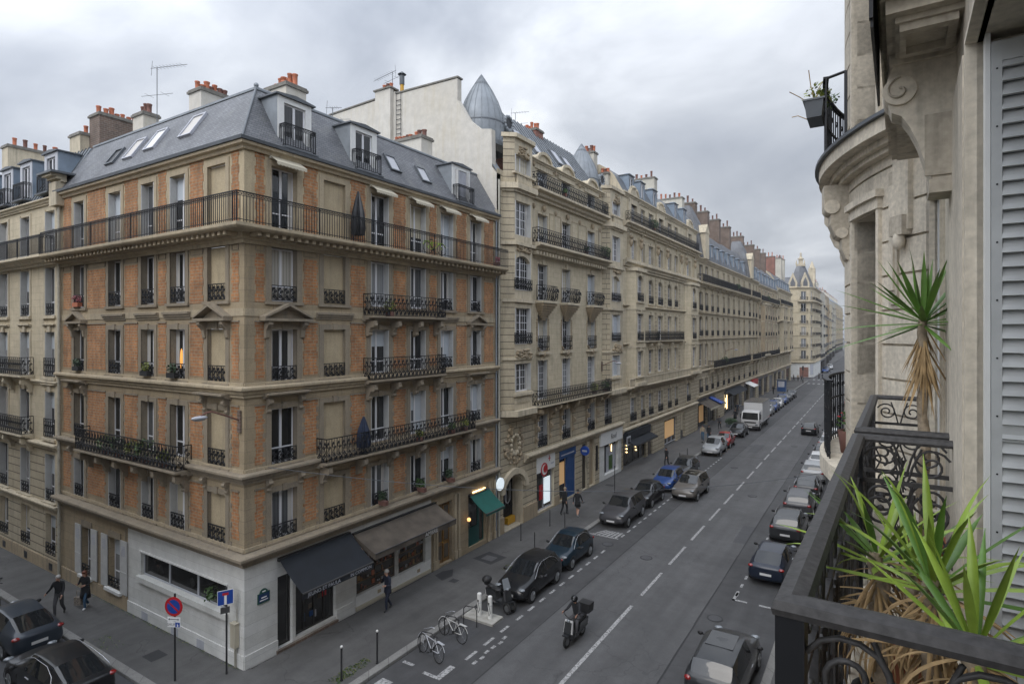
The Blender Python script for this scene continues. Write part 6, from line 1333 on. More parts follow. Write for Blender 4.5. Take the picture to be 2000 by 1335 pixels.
# ---------------------------------------------------------------- yuccas in pots
def blade(q, base, yaw, pitch, L_, w_, droop, m, n=7, fold=.25):
    p = Vector(base); vs = []; fs = []; a = pitch; st = L_/n
    for i in range(n+1):
        t = i/n; d = Vector((math.cos(yaw)*math.cos(a), math.sin(yaw)*math.cos(a), math.sin(a))); sd_ = Vector((-math.sin(yaw), math.cos(yaw), 0)); up = d.cross(sd_)*-1
        ww = w_*(.45+1.0*t*(1-t)*2.2)*(1-t**4) if t < 1 else .0008
        vs += [p-sd_*ww*.5+up*ww*fold, p, p+sd_*ww*.5+up*ww*fold]; p = p+d*st; a -= droop*st*(0.4+t*1.6)
    for i in range(n):
        for k in (0, 1): fs.append((i*3+k, i*3+k+1, (i+1)*3+k+1, (i+1)*3+k))
    q.add(vs, fs, m, True)
plain('yucca_leaf', (.23, .33, .045), .42, var=.3, vs=7); plain('yucca_dark', (.10, .20, .035), .42, var=.3, vs=7); plain('dead_leaf', (.36, .24, .115), .8, var=.35, vs=12); plain('yucca_bark', (.30, .24, .17), .9, var=.4, vs=30, bump=.5)
def yucca(name, label, loc, zc_, stem_h, nl, Lf, wl_, seed, dead=16, dead_len=.35, pot=(.13, .26), leafm='yucca_leaf', pm='terracotta', updown=(.1, 1.45), lean=(0, 0), ndroop=1.2, azr=(0, 6.283), dp=(-1.3, .2), dd=(1.5, 8)):
    r_ = random.Random(seed); root = thing(name, label, 'potted plant', loc, 0, 'yuccas on the near balconies')
    q = MB(); pr, ph = pot; q.lathe([(0, 0), (pr*.75, 0), (pr, ph*.9), (pr*1.08, ph*.9), (pr*1.08, ph), (pr*.92, ph), (pr*.9, ph*.85), (0, ph*.85)], (0, 0, 0), pm, 20); q.build('pot', root)
    top = Vector((lean[0], lean[1], ph*.85+stem_h)); q = MB(); n = 14; pts = []; rr = []
    for i in range(n+1): t = i/n; pts.append((top.x*t+.01*math.sin(i*1.3), top.y*t+.01*math.cos(i*1.7), ph*.8+(top.z-ph*.8)*t)); rr.append((.034 if i % 2 else .027)*(1.2-.4*t))
    q.tube(pts, rr, 'yucca_bark', 10); q.build('trunk', root)
    q = MB()
    for i in range(nl):
        t = i/nl; yaw = i*2.39996+r_.uniform(-.2, .2); yaw = azr[0]+(yaw % 6.283)/6.283*(azr[1]-azr[0]); pit = updown[0]+(updown[1]-updown[0])*t+r_.uniform(-.12, .12)
        L2 = Lf*r_.uniform(.75, 1.1)*(1-.25*t); blade(q, top+Vector((math.cos(yaw)*.012, math.sin(yaw)*.012, -.05+.07*t)), yaw, pit, L2, wl_*r_.uniform(.85, 1.15), ndroop*r_.uniform(.3, 1.4), leafm if r_.random() < .7 else 'yucca_dark')
    q.build('leaves', root); q = MB()
    for i in range(dead):
        yaw = i*2.39996+r_.uniform(-.3, .3); zz = -r_.uniform(.02, .30)*min(1, stem_h/.3)
        blade(q, top+Vector((0, 0, zz)), yaw, r_.uniform(*dp), dead_len*r_.uniform(.6, 1.25), wl_*r_.uniform(.25, .6), r_.uniform(*dd), 'dead_leaf', 9, .5)
    q.build('dead_leaves', root); return root
def oloc(x, y, z):      # near-building frame to world
    c, s_ = math.cos(RD(-1.41)), math.sin(RD(-1.41)); return (x*c-y*s_, x*s_+y*c, z)
yucca('potted_yucca', 'tall yucca on a bare trunk with one green crown above a brown skirt, second balcony', oloc(.13, 4.62, 10.7), 0, 1.46, 40, .56, .036, 3, dead=80, dead_len=.34, pot=(.13, .28), leafm='yucca_dark', updown=(-.35, 1.5), ndroop=.3, dp=(-1.45, -1.0), dd=(.2, 1.2))
yucca('potted_yucca', 'bright green yucca with long leaves in the middle of the near balcony', oloc(.09, 2.28, 10.7), 0, .60, 24, .50, .028, 5, dead=80, dead_len=.30, pot=(.12, .26), updown=(.05, 1.5), ndroop=1.5)
yucca('potted_yucca', 'smaller yucca leaning over the street rail of the near balcony', oloc(-.05, 2.62, 10.7), 0, .56, 18, .42, .027, 8, dead=80, dead_len=.34, pot=(.1, .24), updown=(.05, 1.4), ndroop=1.7, lean=(-.02, 0), pm='black_paint')
yucca('potted_yucca', 'yucca nearest the louvred shutters at the lower right corner', oloc(.17, 1.98, 10.7), 0, .56, 20, .46, .027, 13, dead=80, dead_len=.36, pot=(.11, .25), updown=(.0, 1.4), ndroop=1.6)
yucca('potted_yucca', 'low yucca half hidden behind the others against the scrolled end railing', oloc(.04, 3.1, 10.7), 0, .38, 12, .34, .028, 21, dead=14, dead_len=.3, pot=(.12, .24), updown=(.3, 1.4))
# flower box hooked on the upper bay railing
fb = thing('flower_box', 'grey trapezoid flower box hooked outside the upper bay railing with straggly plant', 'flower box', oloc(-.98, 9.15, 15.25))
q = MB(); q.ext([(-.09, -.22, 0), (.09, -.22, 0), (.12, -.26, .24), (-.12, -.26, .24)], (0, .48, 0), 'zinc_dark'); q.box(-.135, .135, -.27, .27, .22, .245, 'zinc_dark'); q.build('box', fb)
q = MB(); leafclump(q, (.03, 0, .36), .18, 90, 'leaf_yellow', .05); leafclump(q, (.15, .05, .30), .14, 50, 'leaf', .05); q.build('leaves', fb)
q = MB()
for a, b in (((-.05, 0, .25), (-.32, -.1, .45)), ((-.0, 0, .25), (-.08, -.05, .72)), ((0, 0, .2), (.1, .1, .6)), ((-.1, 0, .05), (-.3, 0, .12))): q.tube([a, ((a[0]+b[0])/2-.02, 0, (a[2]+b[2])/2+.04), b], .006, 'dead_leaf', 4)
q.build('stems', fb)
fp = thing('flower_pot', 'dark pot with small red flowers inside the lower rounded balcony', 'flower pot', oloc(-.55, 9.0, 10.7))
q = MB(); q.lathe([(.0, 0), (.11, 0), (.15, .30), (.13, .30), (.12, .27), (0, .27)], (0, 0, 0), 'terracotta_dark', 12); q.build('pot', fp); q = MB(); leafclump(q, (0, 0, .42), .16, 60, 'leaf', .05); leafclump(q, (0, 0, .5), .13, 24, 'sign_red', .03); q.build('leaves', fp)
# ---------------------------------------------------------------- vehicles
for nm, c in (('paint_black', (.008, .009, .011)), ('paint_night', (.008, .014, .03)), ('paint_grey', (.055, .055, .06)), ('paint_dark', (.025, .027, .03)), ('paint_blue', (.012, .05, .19)), ('paint_silver', (.30, .31, .32)),
              ('paint_white', (.55, .55, .55)), ('paint_red', (.28, .015, .015)), ('paint_taupe', (.12, .11, .10)), ('paint_slate', (.03, .04, .055)), ('paint_teal', (.006, .02, .034))):
    g = NG(nm); g.b.inputs['Base Color'].default_value = hexc(c); g.b.inputs['Metallic'].default_value = .1; g.b.inputs['Roughness'].default_value = .4; g.b.inputs['Specular IOR Level'].default_value = .25; g.b.inputs['Coat Weight'].default_value = .55; g.b.inputs['Coat Roughness'].default_value = .03
plain('rubber', (.012, .012, .012), .85); plain('rim', (.32, .33, .34), .3, .8); plain('plastic_black', (.015, .015, .016), .6); plain('head_lamp', (.20, .22, .24), .12, coat=.8); plain('tail_lamp', (.22, .008, .008), .2, coat=.8); plain('plate_white', (.6, .6, .6), .5); plain('chrome', (.55, .56, .58), .18, .9)
PROF = {   # y, bottom, half width, belt z, belt half width, roof z, roof half width, flag (c = cabin)
 'hatch': (4.05, .87, [(-1.0, .46, .74, .74, .70, .80, .58, ''), (-.975, .30, .84, .90, .80, .96, .66, ''), (-.93, .22, .93, .99, .88, 1.04, .70, 'r'), (-.76, .20, .98, 1.0, .92, 1.40, .64, 'R'), (-.45, .2, 1, 1.0, .94, 1.47, .67, 'c'), (-.13, .2, 1, .98, .94, 1.485, .68, 'c'), (-.10, .2, 1, .98, .94, 1.485, .68, 'c'), (.10, .2, 1, .97, .94, 1.43, .66, 'F'), (.46, .2, 1, .93, .92, .98, .74, 'f'), (.75, .22, .98, .84, .86, .90, .64, ''), (.93, .26, .90, .70, .78, .76, .56, ''), (1.0, .36, .70, .52, .62, .56, .45, '')]),
 'suv': (4.45, .92, [(-1.0, .5, .76, .82, .74, .90, .62, ''), (-.975, .36, .86, 1.0, .84, 1.06, .72, ''), (-.94, .28, .95, 1.10, .90, 1.14, .74, 'r'), (-.82, .26, .98, 1.1, .93, 1.54, .68, 'R'), (-.45, .26, 1, 1.1, .94, 1.62, .70, 'c'), (-.15, .26, 1, 1.08, .94, 1.63, .70, 'c'), (-.12, .26, 1, 1.08, .94, 1.63, .70, 'c'), (.10, .26, 1, 1.07, .94, 1.57, .68, 'F'), (.42, .26, 1, 1.03, .92, 1.08, .76, 'f'), (.78, .3, .98, .95, .88, 1.01, .68, ''), (.94, .34, .92, .80, .8, .86, .6, ''), (1.0, .42, .74, .6, .66, .64, .5, '')]),
 'sedan': (4.7, .90, [(-1.0, .46, .74, .80, .70, .86, .58, ''), (-.97, .30, .86, .93, .80, .99, .66, ''), (-.90, .22, .95, .98, .86, 1.03, .70, 'r'), (-.50, .20, .99, .98, .92, 1.36, .62, 'R'), (-.25, .2, 1, .97, .93, 1.43, .64, 'c'), (-.05, .2, 1, .96, .93, 1.445, .65, 'c'), (-.02, .2, 1, .96, .93, 1.445, .65, 'c'), (.14, .2, 1, .95, .93, 1.39, .63, 'F'), (.44, .2, 1, .91, .92, .96, .74, 'f'), (.75, .22, .98, .82, .86, .88, .64, ''), (.93, .26, .90, .68, .78, .74, .56, ''), (1.0, .36, .70, .52, .62, .56, .45, '')]),
 'mini': (3.6, .82, [(-1.0, .46, .72, .72, .70, .80, .58, ''), (-.97, .30, .84, .88, .80, .95, .66, ''), (-.91, .22, .93, .97, .88, 1.02, .68, 'r'), (-.70, .20, .98, .98, .92, 1.38, .62, 'R'), (-.40, .2, 1, .98, .94, 1.47, .66, 'c'), (-.10, .2, 1, .97, .94, 1.49, .67, 'c'), (-.07, .2, 1, .97, .94, 1.49, .67, 'c'), (.14, .2, 1, .96, .94, 1.42, .64, 'F'), (.48, .2, 1, .93, .92, .98, .74, 'f'), (.76, .22, .98, .87, .86, .92, .62, ''), (.93, .26, .90, .74, .78, .79, .54, ''), (1.0, .36, .70, .52, .62, .58, .45, '')]),
}
def car_proto(kind, name='parked_car'):
    L_, hw, st = PROF[kind]; hl = L_/2; bm = bmesh.new(); rings = []; cl = bm.edges.layers.float.new('crease_edge')
    for (y, zb, w_, zl, wb, zr, wr, fl) in st:
        pr = [(0, zb), (.82*w_, zb), (w_, zb+.14), (w_, zb+(zl-zb)*.62), (wb, zl), (wr, zr), (wr*.62, zr+.022), (0, zr+.03)]
        half = [(x*hw, z) for x, z in pr]; pts = half + [(-x, z) for x, z in half[-2:0:-1]]
        rings.append([bm.verts.new((x, y*hl, z)) for x, z in pts])
    n = len(rings[0]); F_ = [s_[7] for s_ in st]
    for i in range(len(rings)-1):
        for k in range(n):
            f = bm.faces.new((rings[i][k], rings[i][(k+1) % n], rings[i+1][(k+1) % n], rings[i+1][k])); f.smooth = True; m_ = 0
            seg = k if k < 7 else 13-k
            a, b = F_[i], F_[i+1]
            if seg in (5, 6):
                if a == 'r' and b == 'R': m_ = 2
                if a == 'F' and b == 'f': m_ = 1
            if seg == 4:
                if a in 'RcF' and b in 'RcF' and a and b: m_ = 3
                if a == 'c' and b == 'c' and abs(st[i+1][0]-st[i][0]) < .04: m_ = 4
            f.material_index = m_
    for r_ in (rings[0], rings[-1]):
        for k in range(3): bm.faces.new((r_[k], r_[k+1], r_[n-k-1], r_[(n-k) % n])) if k else bm.faces.new((r_[0], r_[1], r_[n-1]))
        for k in range(3, 6): bm.faces.new((r_[k], r_[k+1], r_[n-k-1], r_[n-k]))
        bm.faces.new((r_[6], r_[7], r_[8]))
    for e_ in bm.edges:
        ms = {f.material_index for f in e_.link_faces}
        if len(ms) > 1: e_[cl] = .75
        a, b = e_.verts
        for r_ in rings:
            if a in r_ and b in r_: break
        ia = next((i for i, r_ in enumerate(rings) if a in r_), 0)
        if b not in rings[ia] and (rings[ia].index(a) in (4, n-4)): e_[cl] = max(e_[cl], .5)
    bmesh.ops.recalc_face_normals(bm, faces=bm.faces); me = bpy.data.meshes.new('tmp'); bm.to_mesh(me); bm.free()
    o = bpy.data.objects.new('tmp', me); col.objects.link(o); md = o.modifiers.new('s', 'SUBSURF'); md.levels = md.render_levels = 2
    dg = bpy.context.evaluated_depsgraph_get(); ev = bpy.data.meshes.new_from_object(o.evaluated_get(dg)); bpy.data.objects.remove(o)
    root = thing(name, 'x', 'car', (0, 0, 0), 0)
    def part(nm, sel, mat, par, side=0):
        q = MB(); mp_ = {}
        for p in ev.polygons:
            if p.material_index not in sel: continue
            if side and p.center.x*side < 0: continue
            f = []
            for v in p.vertices:
                if v not in mp_: mp_[v] = len(q.v); q.v.append(ev.vertices[v].co.copy())
                f.append(mp_[v])
            q.f.append(f); q.m.append(0); q.sm.append(True)
        q.keys = [mat]; return q.build(nm, par, base=(0, 0, 0))
    body = part('body', {0}, 'paint_black', root); body.material_slots[0].link = 'OBJECT'; body.material_slots[0].material = MATS['paint_black']
    part('windscreen', {1}, 'car_glass', root); part('rear_window', {2}, 'car_glass', root); part('side_window', {3}, 'car_glass', root, 1); part('side_window', {3}, 'car_glass', root, -1); part('pillar', {4}, 'plastic_black', root, 1); part('pillar', {4}, 'plastic_black', root, -1)
    R_ = .33 if kind != 'suv' else .36; wy = hl*.62; wr_ = hl*.60; W = hw
    for sx_ in (-1, 1):
        for yy in (wy, -wr_):
            q = MB(); q.cyl((sx_*(W-.24), yy, R_), (sx_*(W-.012), yy, R_), R_, 'rubber', n=20); t = q.build('wheel', root, base=(0, 0, 0))
            q = MB(); q.cyl((sx_*(W-.02), yy, R_), (sx_*(W-.002), yy, R_), R_*.64, 'rim', n=18)
            for k in range(5): a = k*2*math.pi/5; q.tube([(sx_*(W+.002), yy, R_), (sx_*(W+.002), yy+R_*.6*math.cos(a), R_+R_*.6*math.sin(a))], .022, 'rim', 4)
            r_ = q.build('rim', None, base=(0, 0, 0)); r_.parent = t
            q = MB(); k = 16
            for i in range(k):      # wheel arch lip
                a0, a1 = math.pi*i/k-.1, math.pi*(i+1)/k-.1; ro, ri = R_+.075, R_+.01
                q.add([(sx_*(W+.0), yy+ri*math.cos(a0), R_+ri*math.sin(a0)), (sx_*(W+.0), yy+ro*math.cos(a0), R_+ro*math.sin(a0)), (sx_*(W+.0), yy+ro*math.cos(a1), R_+ro*math.sin(a1)), (sx_*(W+.0), yy+ri*math.cos(a1), R_+ri*math.sin(a1))], [(0, 1, 2, 3)], 'plastic_black')
            q.build('wheel_arch', root, base=(0, 0, 0))
        z0 = st[-3][3]; zt_ = st[1][3]
        q = MB(); q.ball((sx_*W*.72, hl*.918, z0-.09), (.165, .13, .062), 'head_lamp', 12, 6); q.build('headlight', root, base=(0, 0, 0))
        q = MB(); q.ball((sx_*W*.76, -hl*.94, zt_-.02), (.155, .125, .075 if kind != 'suv' else .10), 'tail_lamp', 12, 6); q.build('tail_light', root, base=(0, 0, 0))
        q = MB(); q.ball((sx_*(W+.12), hl*.33, st[7][3]+.05), (.11, .06, .075), 'plastic_black', 8, 6); q.cyl((sx_*(W-.06), hl*.34, st[7][3]+.0), (sx_*(W+.06), hl*.33, st[7][3]+.03), .02, 'plastic_black', n=6); q.build('mirror', root, base=(0, 0, 0))
        q = MB(); q.box(sx_*(W+.004), sx_*(W-.03), -.06*hl, .06*hl, .80, .83, 'chrome'); q.build('door_handle', root, base=(0, 0, 0))
    q = MB(); q.box(-.26, .26, hl*.985, hl*.985+.03, .42, .53, 'plate_white'); q.build('number_plate', root, base=(0, 0, 0)); q = MB(); q.box(-.26, .26, -hl*.99-.03, -hl*.99, .56, .67, 'plate_white'); q.build('number_plate', root, base=(0, 0, 0))
    q = MB(); q.box(-.42, .42, hl*.955, hl*.985, .34, .42, 'plastic_black'); q.box(-.40, .40, hl*.965, hl*.978, .56, .68, 'plastic_black'); q.build('grille', root, base=(0, 0, 0))
    q = MB(); q.tube([(-.02, hl*.44, st[8][5]+.03), (.35, hl*.40, st[8][5]+.045)], .012, 'plastic_black', 4); q.tube([(-.45, hl*.44, st[8][5]+.03), (-.1, hl*.40, st[8][5]+.05)], .012, 'plastic_black', 4); q.build('wiper', root, base=(0, 0, 0))
    q = MB()      # door shut lines
    for sx_ in (-1, 1):
        for yy in (-.12*hl, .34*hl): q.box(sx_*(W+.0015), sx_*(W-.02), yy-.006, yy+.006, .34, .72, 'plastic_black')
    q.build('door_seam', root, base=(0, 0, 0))
    return root
PC = {k: car_proto(k) for k in PROF}; used = set()
def car(kind, x, y, rz, paint, label, group=None, name='parked_car', roof=None, z=0.0, cat='car'):
    if kind in used:
        r = dup(PC[kind], (x, y, z), RD(rz), label)
    else: r = PC[kind]; r.location = (x, y, z); r.rotation_euler = (0, 0, RD(rz)); r['label'] = label; used.add(kind)
    r.name = name; r['category'] = cat
    if 'group' in r: del r['group']
    if group: r['group'] = group
    for ch in r.children:
        if ch.name.startswith('body'): ch.material_slots[0].material = MATS[paint]
    if roof:
        L_, hw, st = PROF[kind]; q = MB()
        if roof == 'rails':
            for s_ in (-1, 1): q.tube([(s_*hw*.66, -.7*L_/2, st[4][5]-.02), (s_*hw*.68, -.5*L_/2, st[4][5]+.06), (s_*hw*.68, .0, st[4][5]+.07), (s_*hw*.66, .12*L_/2, st[4][5]-.01)], .018, 'chrome', 5)
            o = q.build('roof_rail', r, base=(0, 0, 0))
        if roof == 'glass':
            q.box(-hw*.5, hw*.5, -.42*L_/2, .06*L_/2, st[4][5]+.024, st[4][5]+.034, 'car_glass'); q.build('sunroof', r, base=(0, 0, 0))
        if roof == 'chrome':
            for s_ in (-1, 1): q.tube([(s_*hw*.95, -.72*L_/2, st[4][3]+.02), (s_*hw*.82, -.62*L_/2, st[4][3]+.25), (s_*hw*.73, -.40*L_/2, st[4][5]-.06), (s_*hw*.73, .0, st[4][5]-.04), (s_*hw*.78, .2*L_/2, st[4][3]+.3), (s_*hw*.92, .46*L_/2, st[8][3]+.03)], .014, 'chrome', 5)
            q.build('trim_strip', r, base=(0, 0, 0))
    return r
KG = 'cars parked along the left kerb'; RG = 'cars parked along the right kerb'
car('hatch', -14.25, 24.3, 181, 'paint_black', 'black hatchback parked right behind the three-wheeled scooter', KG, roof='chrome')
car('mini', -14.3, 28.5, 180, 'paint_teal', 'small rounded dark blue car parked behind the black hatchback', KG, roof='chrome')
car('suv', -14.35, 36.6, 181, 'paint_grey', 'grey people carrier parked first after the kerb build-out', KG)
car('mini', -14.3, 41.2, 179, 'paint_black', 'small black car parked behind the grey people carrier', KG, roof='chrome')
car('hatch', -14.3, 46.3, 180, 'paint_blue', 'bright blue hatchback parked by the black railed shopfront', KG)
car('hatch', -14.3, 51.0, 180, 'paint_dark', 'dark grey hatchback parked behind the bright blue one', KG)
car('suv', -12.1, 44.8, 179, 'paint_taupe', 'taupe compact car standing in the lane beside the parked blue one', None, 'car', roof='glass')
car('suv', -14.3, 61.8, 181, 'paint_silver', 'silver compact suv parked after the empty stretch of kerb', KG)
car('mini', -14.25, 66.3, 180, 'paint_red', 'little red car with white roof parked behind the silver suv', KG)
car('hatch', -14.3, 74.0, 180, 'paint_black', 'black car parked directly in front of the white box truck', KG)
for i, (y, k, p, lab) in enumerate(((89.5, 'sedan', 'paint_slate', 'dark slate car parked just behind the white box truck'), (95, 'hatch', 'paint_silver', 'silver hatchback second in the row behind the truck'), (100, 'suv', 'paint_blue', 'blue suv third in the row behind the truck'), (105.5, 'hatch', 'paint_white', 'white hatchback between two blue cars behind the truck'), (111, 'suv', 'paint_blue', 'tall blue car fifth in the row behind the truck'), (117, 'sedan', 'paint_dark', 'dark sedan sixth in the row behind the truck'), (123, 'hatch', 'paint_black', 'black hatchback last in the row before the crossing'))): car(k, -14.3, y, 180, p, lab, KG)
car('hatch', -7.15, 79.9, 0, 'paint_black', 'black hatchback driving away in the right lane', None, 'car')
car('suv', -4.62, 21.5, 0, 'paint_dark', 'dark suv with glass roof at the bottom edge beside the near railing', RG, roof='glass')
car('sedan', -4.62, 32.8, -1, 'paint_night', 'dark blue fastback with wide rear window nearest the marked bay corner', RG)
car('suv', -4.62, 39.2, 0, 'paint_dark', 'dark grey suv second in front of the dark blue fastback', RG, roof='rails')
car('suv', -4.62, 44.7, 1, 'paint_grey', 'grey suv with pale roof third from the fastback', RG, roof='rails')
car('hatch', -4.6, 50.0, 0, 'paint_dark', 'dark hatchback between two suvs in the right kerb row', RG)
car('suv', -4.6, 55.2, 0, 'paint_silver', 'silver suv ahead of the dark hatchback, right kerb row', RG)
car('hatch', -4.6, 60.3, 0, 'paint_white', 'white hatchback ahead of the silver suv, right kerb', RG)
car('hatch', -4.6, 65.2, 0, 'paint_dark', 'small dark car ahead of the white hatchback, right kerb', RG)
car('sedan', -4.6, 70.8, 0, 'paint_silver', 'silver saloon partly hidden by the rounded balcony', RG)
car('hatch', -4.6, 76.2, 0, 'paint_white', 'white hatchback nearly hidden behind the rounded balcony rail', RG)
car('sedan', -29.35, 9.25, 90, 'paint_slate', 'slate grey saloon with red tail lights in the side street', 'cars in the side street')
car('sedan', -24.05, 8.75, 91, 'paint_black', 'black coupe with chrome window line at the lower left corner', 'cars in the side street', roof='chrome')
for x, y, rz, k, p, lab in ((-7.2, 196, 0, 'sedan', 'paint_white', 'white car beyond the crossing in the right lane'), (-6.6, 212, 0, 'hatch', 'paint_silver', 'silver car far beyond the crossing behind a white one'), (-11.2, 188, 180, 'hatch', 'paint_dark', 'dark car coming towards the far crossing'),
                            (-14.2, 206, 180, 'suv', 'paint_blue', 'blue car parked beyond the crossing by the white building'), (-14.2, 214, 180, 'hatch', 'paint_black', 'black car parked far beyond the crossing'), (-14.2, 226, 180, 'suv', 'paint_white', 'white van-like car parked far beyond the crossing'), (-5.2, 240, 0, 'suv', 'paint_grey', 'grey car in the farthest traffic')): car(k, x, y, rz, p, lab, 'distant cars beyond the crossing', 'car')
# white box truck
tr = thing('box_truck', 'white box truck with dark windscreen parked at the left kerb', 'truck', (-13.75, 82.2, 0), RD(180))
q = MB(); q.box(-1.12, 1.12, -3.9, 2.0, .95, 3.35, 'paint_white'); q.box(-1.16, 1.16, -3.92, 2.02, 3.35, 3.42, 'chrome'); q.box(-1.16, 1.16, -3.92, 2.02, .88, .96, 'chrome'); q.build('cargo_box', tr)
q = MB(); q.ext([(-1.02, 2.15, .55), (-1.02, 4.0, .55), (-1.02, 4.08, 1.35), (-1.02, 3.75, 2.35), (-1.02, 2.15, 2.45)], (2.04, 0, 0), 'paint_white'); q.build('cab', tr)
q = MB(); q.quad((-.95, 4.085, 1.42), (.95, 4.085, 1.42), (.88, 3.80, 2.25), (-.88, 3.80, 2.25), 'car_glass'); q.build('windscreen', tr)
for s_ in (-1, 1):
    q = MB(); q.quad((s_*1.03, 2.7, 1.4), (s_*1.03, 3.8, 1.4), (s_*1.03, 3.65, 2.2), (s_*1.03, 2.7, 2.2), 'car_glass'); q.build('side_window', tr)
    q = MB(); q.box(s_*.6, s_*.9, 4.03, 4.1, .7, .9, 'head_lamp'); q.build('headlight', tr); q = MB(); q.box(s_*1.15, s_*1.25, 3.7, 3.85, 1.5, 2.1, 'plastic_black'); q.build('mirror', tr)
    for yy in (3.1, -2.4): q = MB(); q.cyl((s_*.78, yy, .46), (s_*1.08, yy, .46), .46, 'rubber', n=18); w_ = q.build('wheel', tr); q = MB(); q.cyl((s_*1.06, yy, .46), (s_*1.09, yy, .46), .26, 'rim', n=14); r_ = q.build('rim', tr); r_.parent = w_
q = MB(); q.box(-1.0, 1.0, -3.8, 4.0, .5, .85, 'plastic_black'); q.box(-1.02, 1.02, 3.95, 4.12, .32, .62, 'plastic_black'); q.box(-.7, .7, 4.06, 4.1, 1.0, 1.15, 'plastic_black'); q.build('chassis', tr); q = MB(); q.box(-.26, .26, 4.12, 4.14, .42, .54, 'plate_white'); q.build('number_plate', tr)
q = MB()
for i in range(4): q.box(-1.125, -1.12, -3.8+i*.5, -3.55+i*.5, 1.0+.0*i, 1.1, 'sign_red')
q.build('warning_stripe', tr)

# ---------------------------------------------------------------- people
def P3(*a): return Vector(a)
def bones(pose):
    g = pose.get; sh = 1.43; J = {}
    J['pel'] = P3(0, 0, .95); J['sp'] = P3(0, .0+g('lean', 0)*.25, 1.16); J['ch'] = P3(0, g('lean', 0)*.6, 1.34); J['nk'] = P3(0, g('lean', 0)*.9, 1.50); J['hb'] = P3(0, g('lean', 0)*.95+.02, 1.57); J['hm'] = P3(0, g('lean', 0)+.03, 1.655); J['ht'] = P3(0, g('lean', 0)+.015, 1.735)
    for s_, n_ in ((1, 'R'), (-1, 'L')):
        ch = J['ch']; J['s'+n_] = ch+P3(s_*.18, 0, .09)
        J['e'+n_] = J['s'+n_]+Vector(g('e'+n_, (s_*.05, -.02, -.28))); J['w'+n_] = J['e'+n_]+Vector(g('w'+n_, (s_*.01, .08, -.24)))
        d = (J['w'+n_]-J['e'+n_]).normalized(); J['p'+n_] = J['w'+n_]+d*.075; sd_ = d.cross(Vector((s_, 0, 0))); sd_ = sd_.normalized() if sd_.length > .1 else P3(0, 1, 0)
        for k in range(4): o = sd_*(.026*(1.5-k)); l_ = (.07, .08, .075, .06)[k]; J['f%d%s' % (k, n_)] = J['p'+n_]+o+d*.03; J['g%d%s' % (k, n_)] = J['p'+n_]+o*1.1+d*(.03+l_*.7)+P3(-s_*.02, 0, 0)
        J['t'+n_] = J['w'+n_]+sd_*.045+d*.055
        J['h'+n_] = P3(s_*.09, 0, .90); J['k'+n_] = J['h'+n_]+Vector(g('k'+n_, (0, .02, -.43))); J['a'+n_] = J['k'+n_]+Vector(g('a'+n_, (0, -.02, -.40))); J['o'+n_] = J['a'+n_]+Vector(g('o'+n_, (s_*.02, .15, -.035)))
    return J
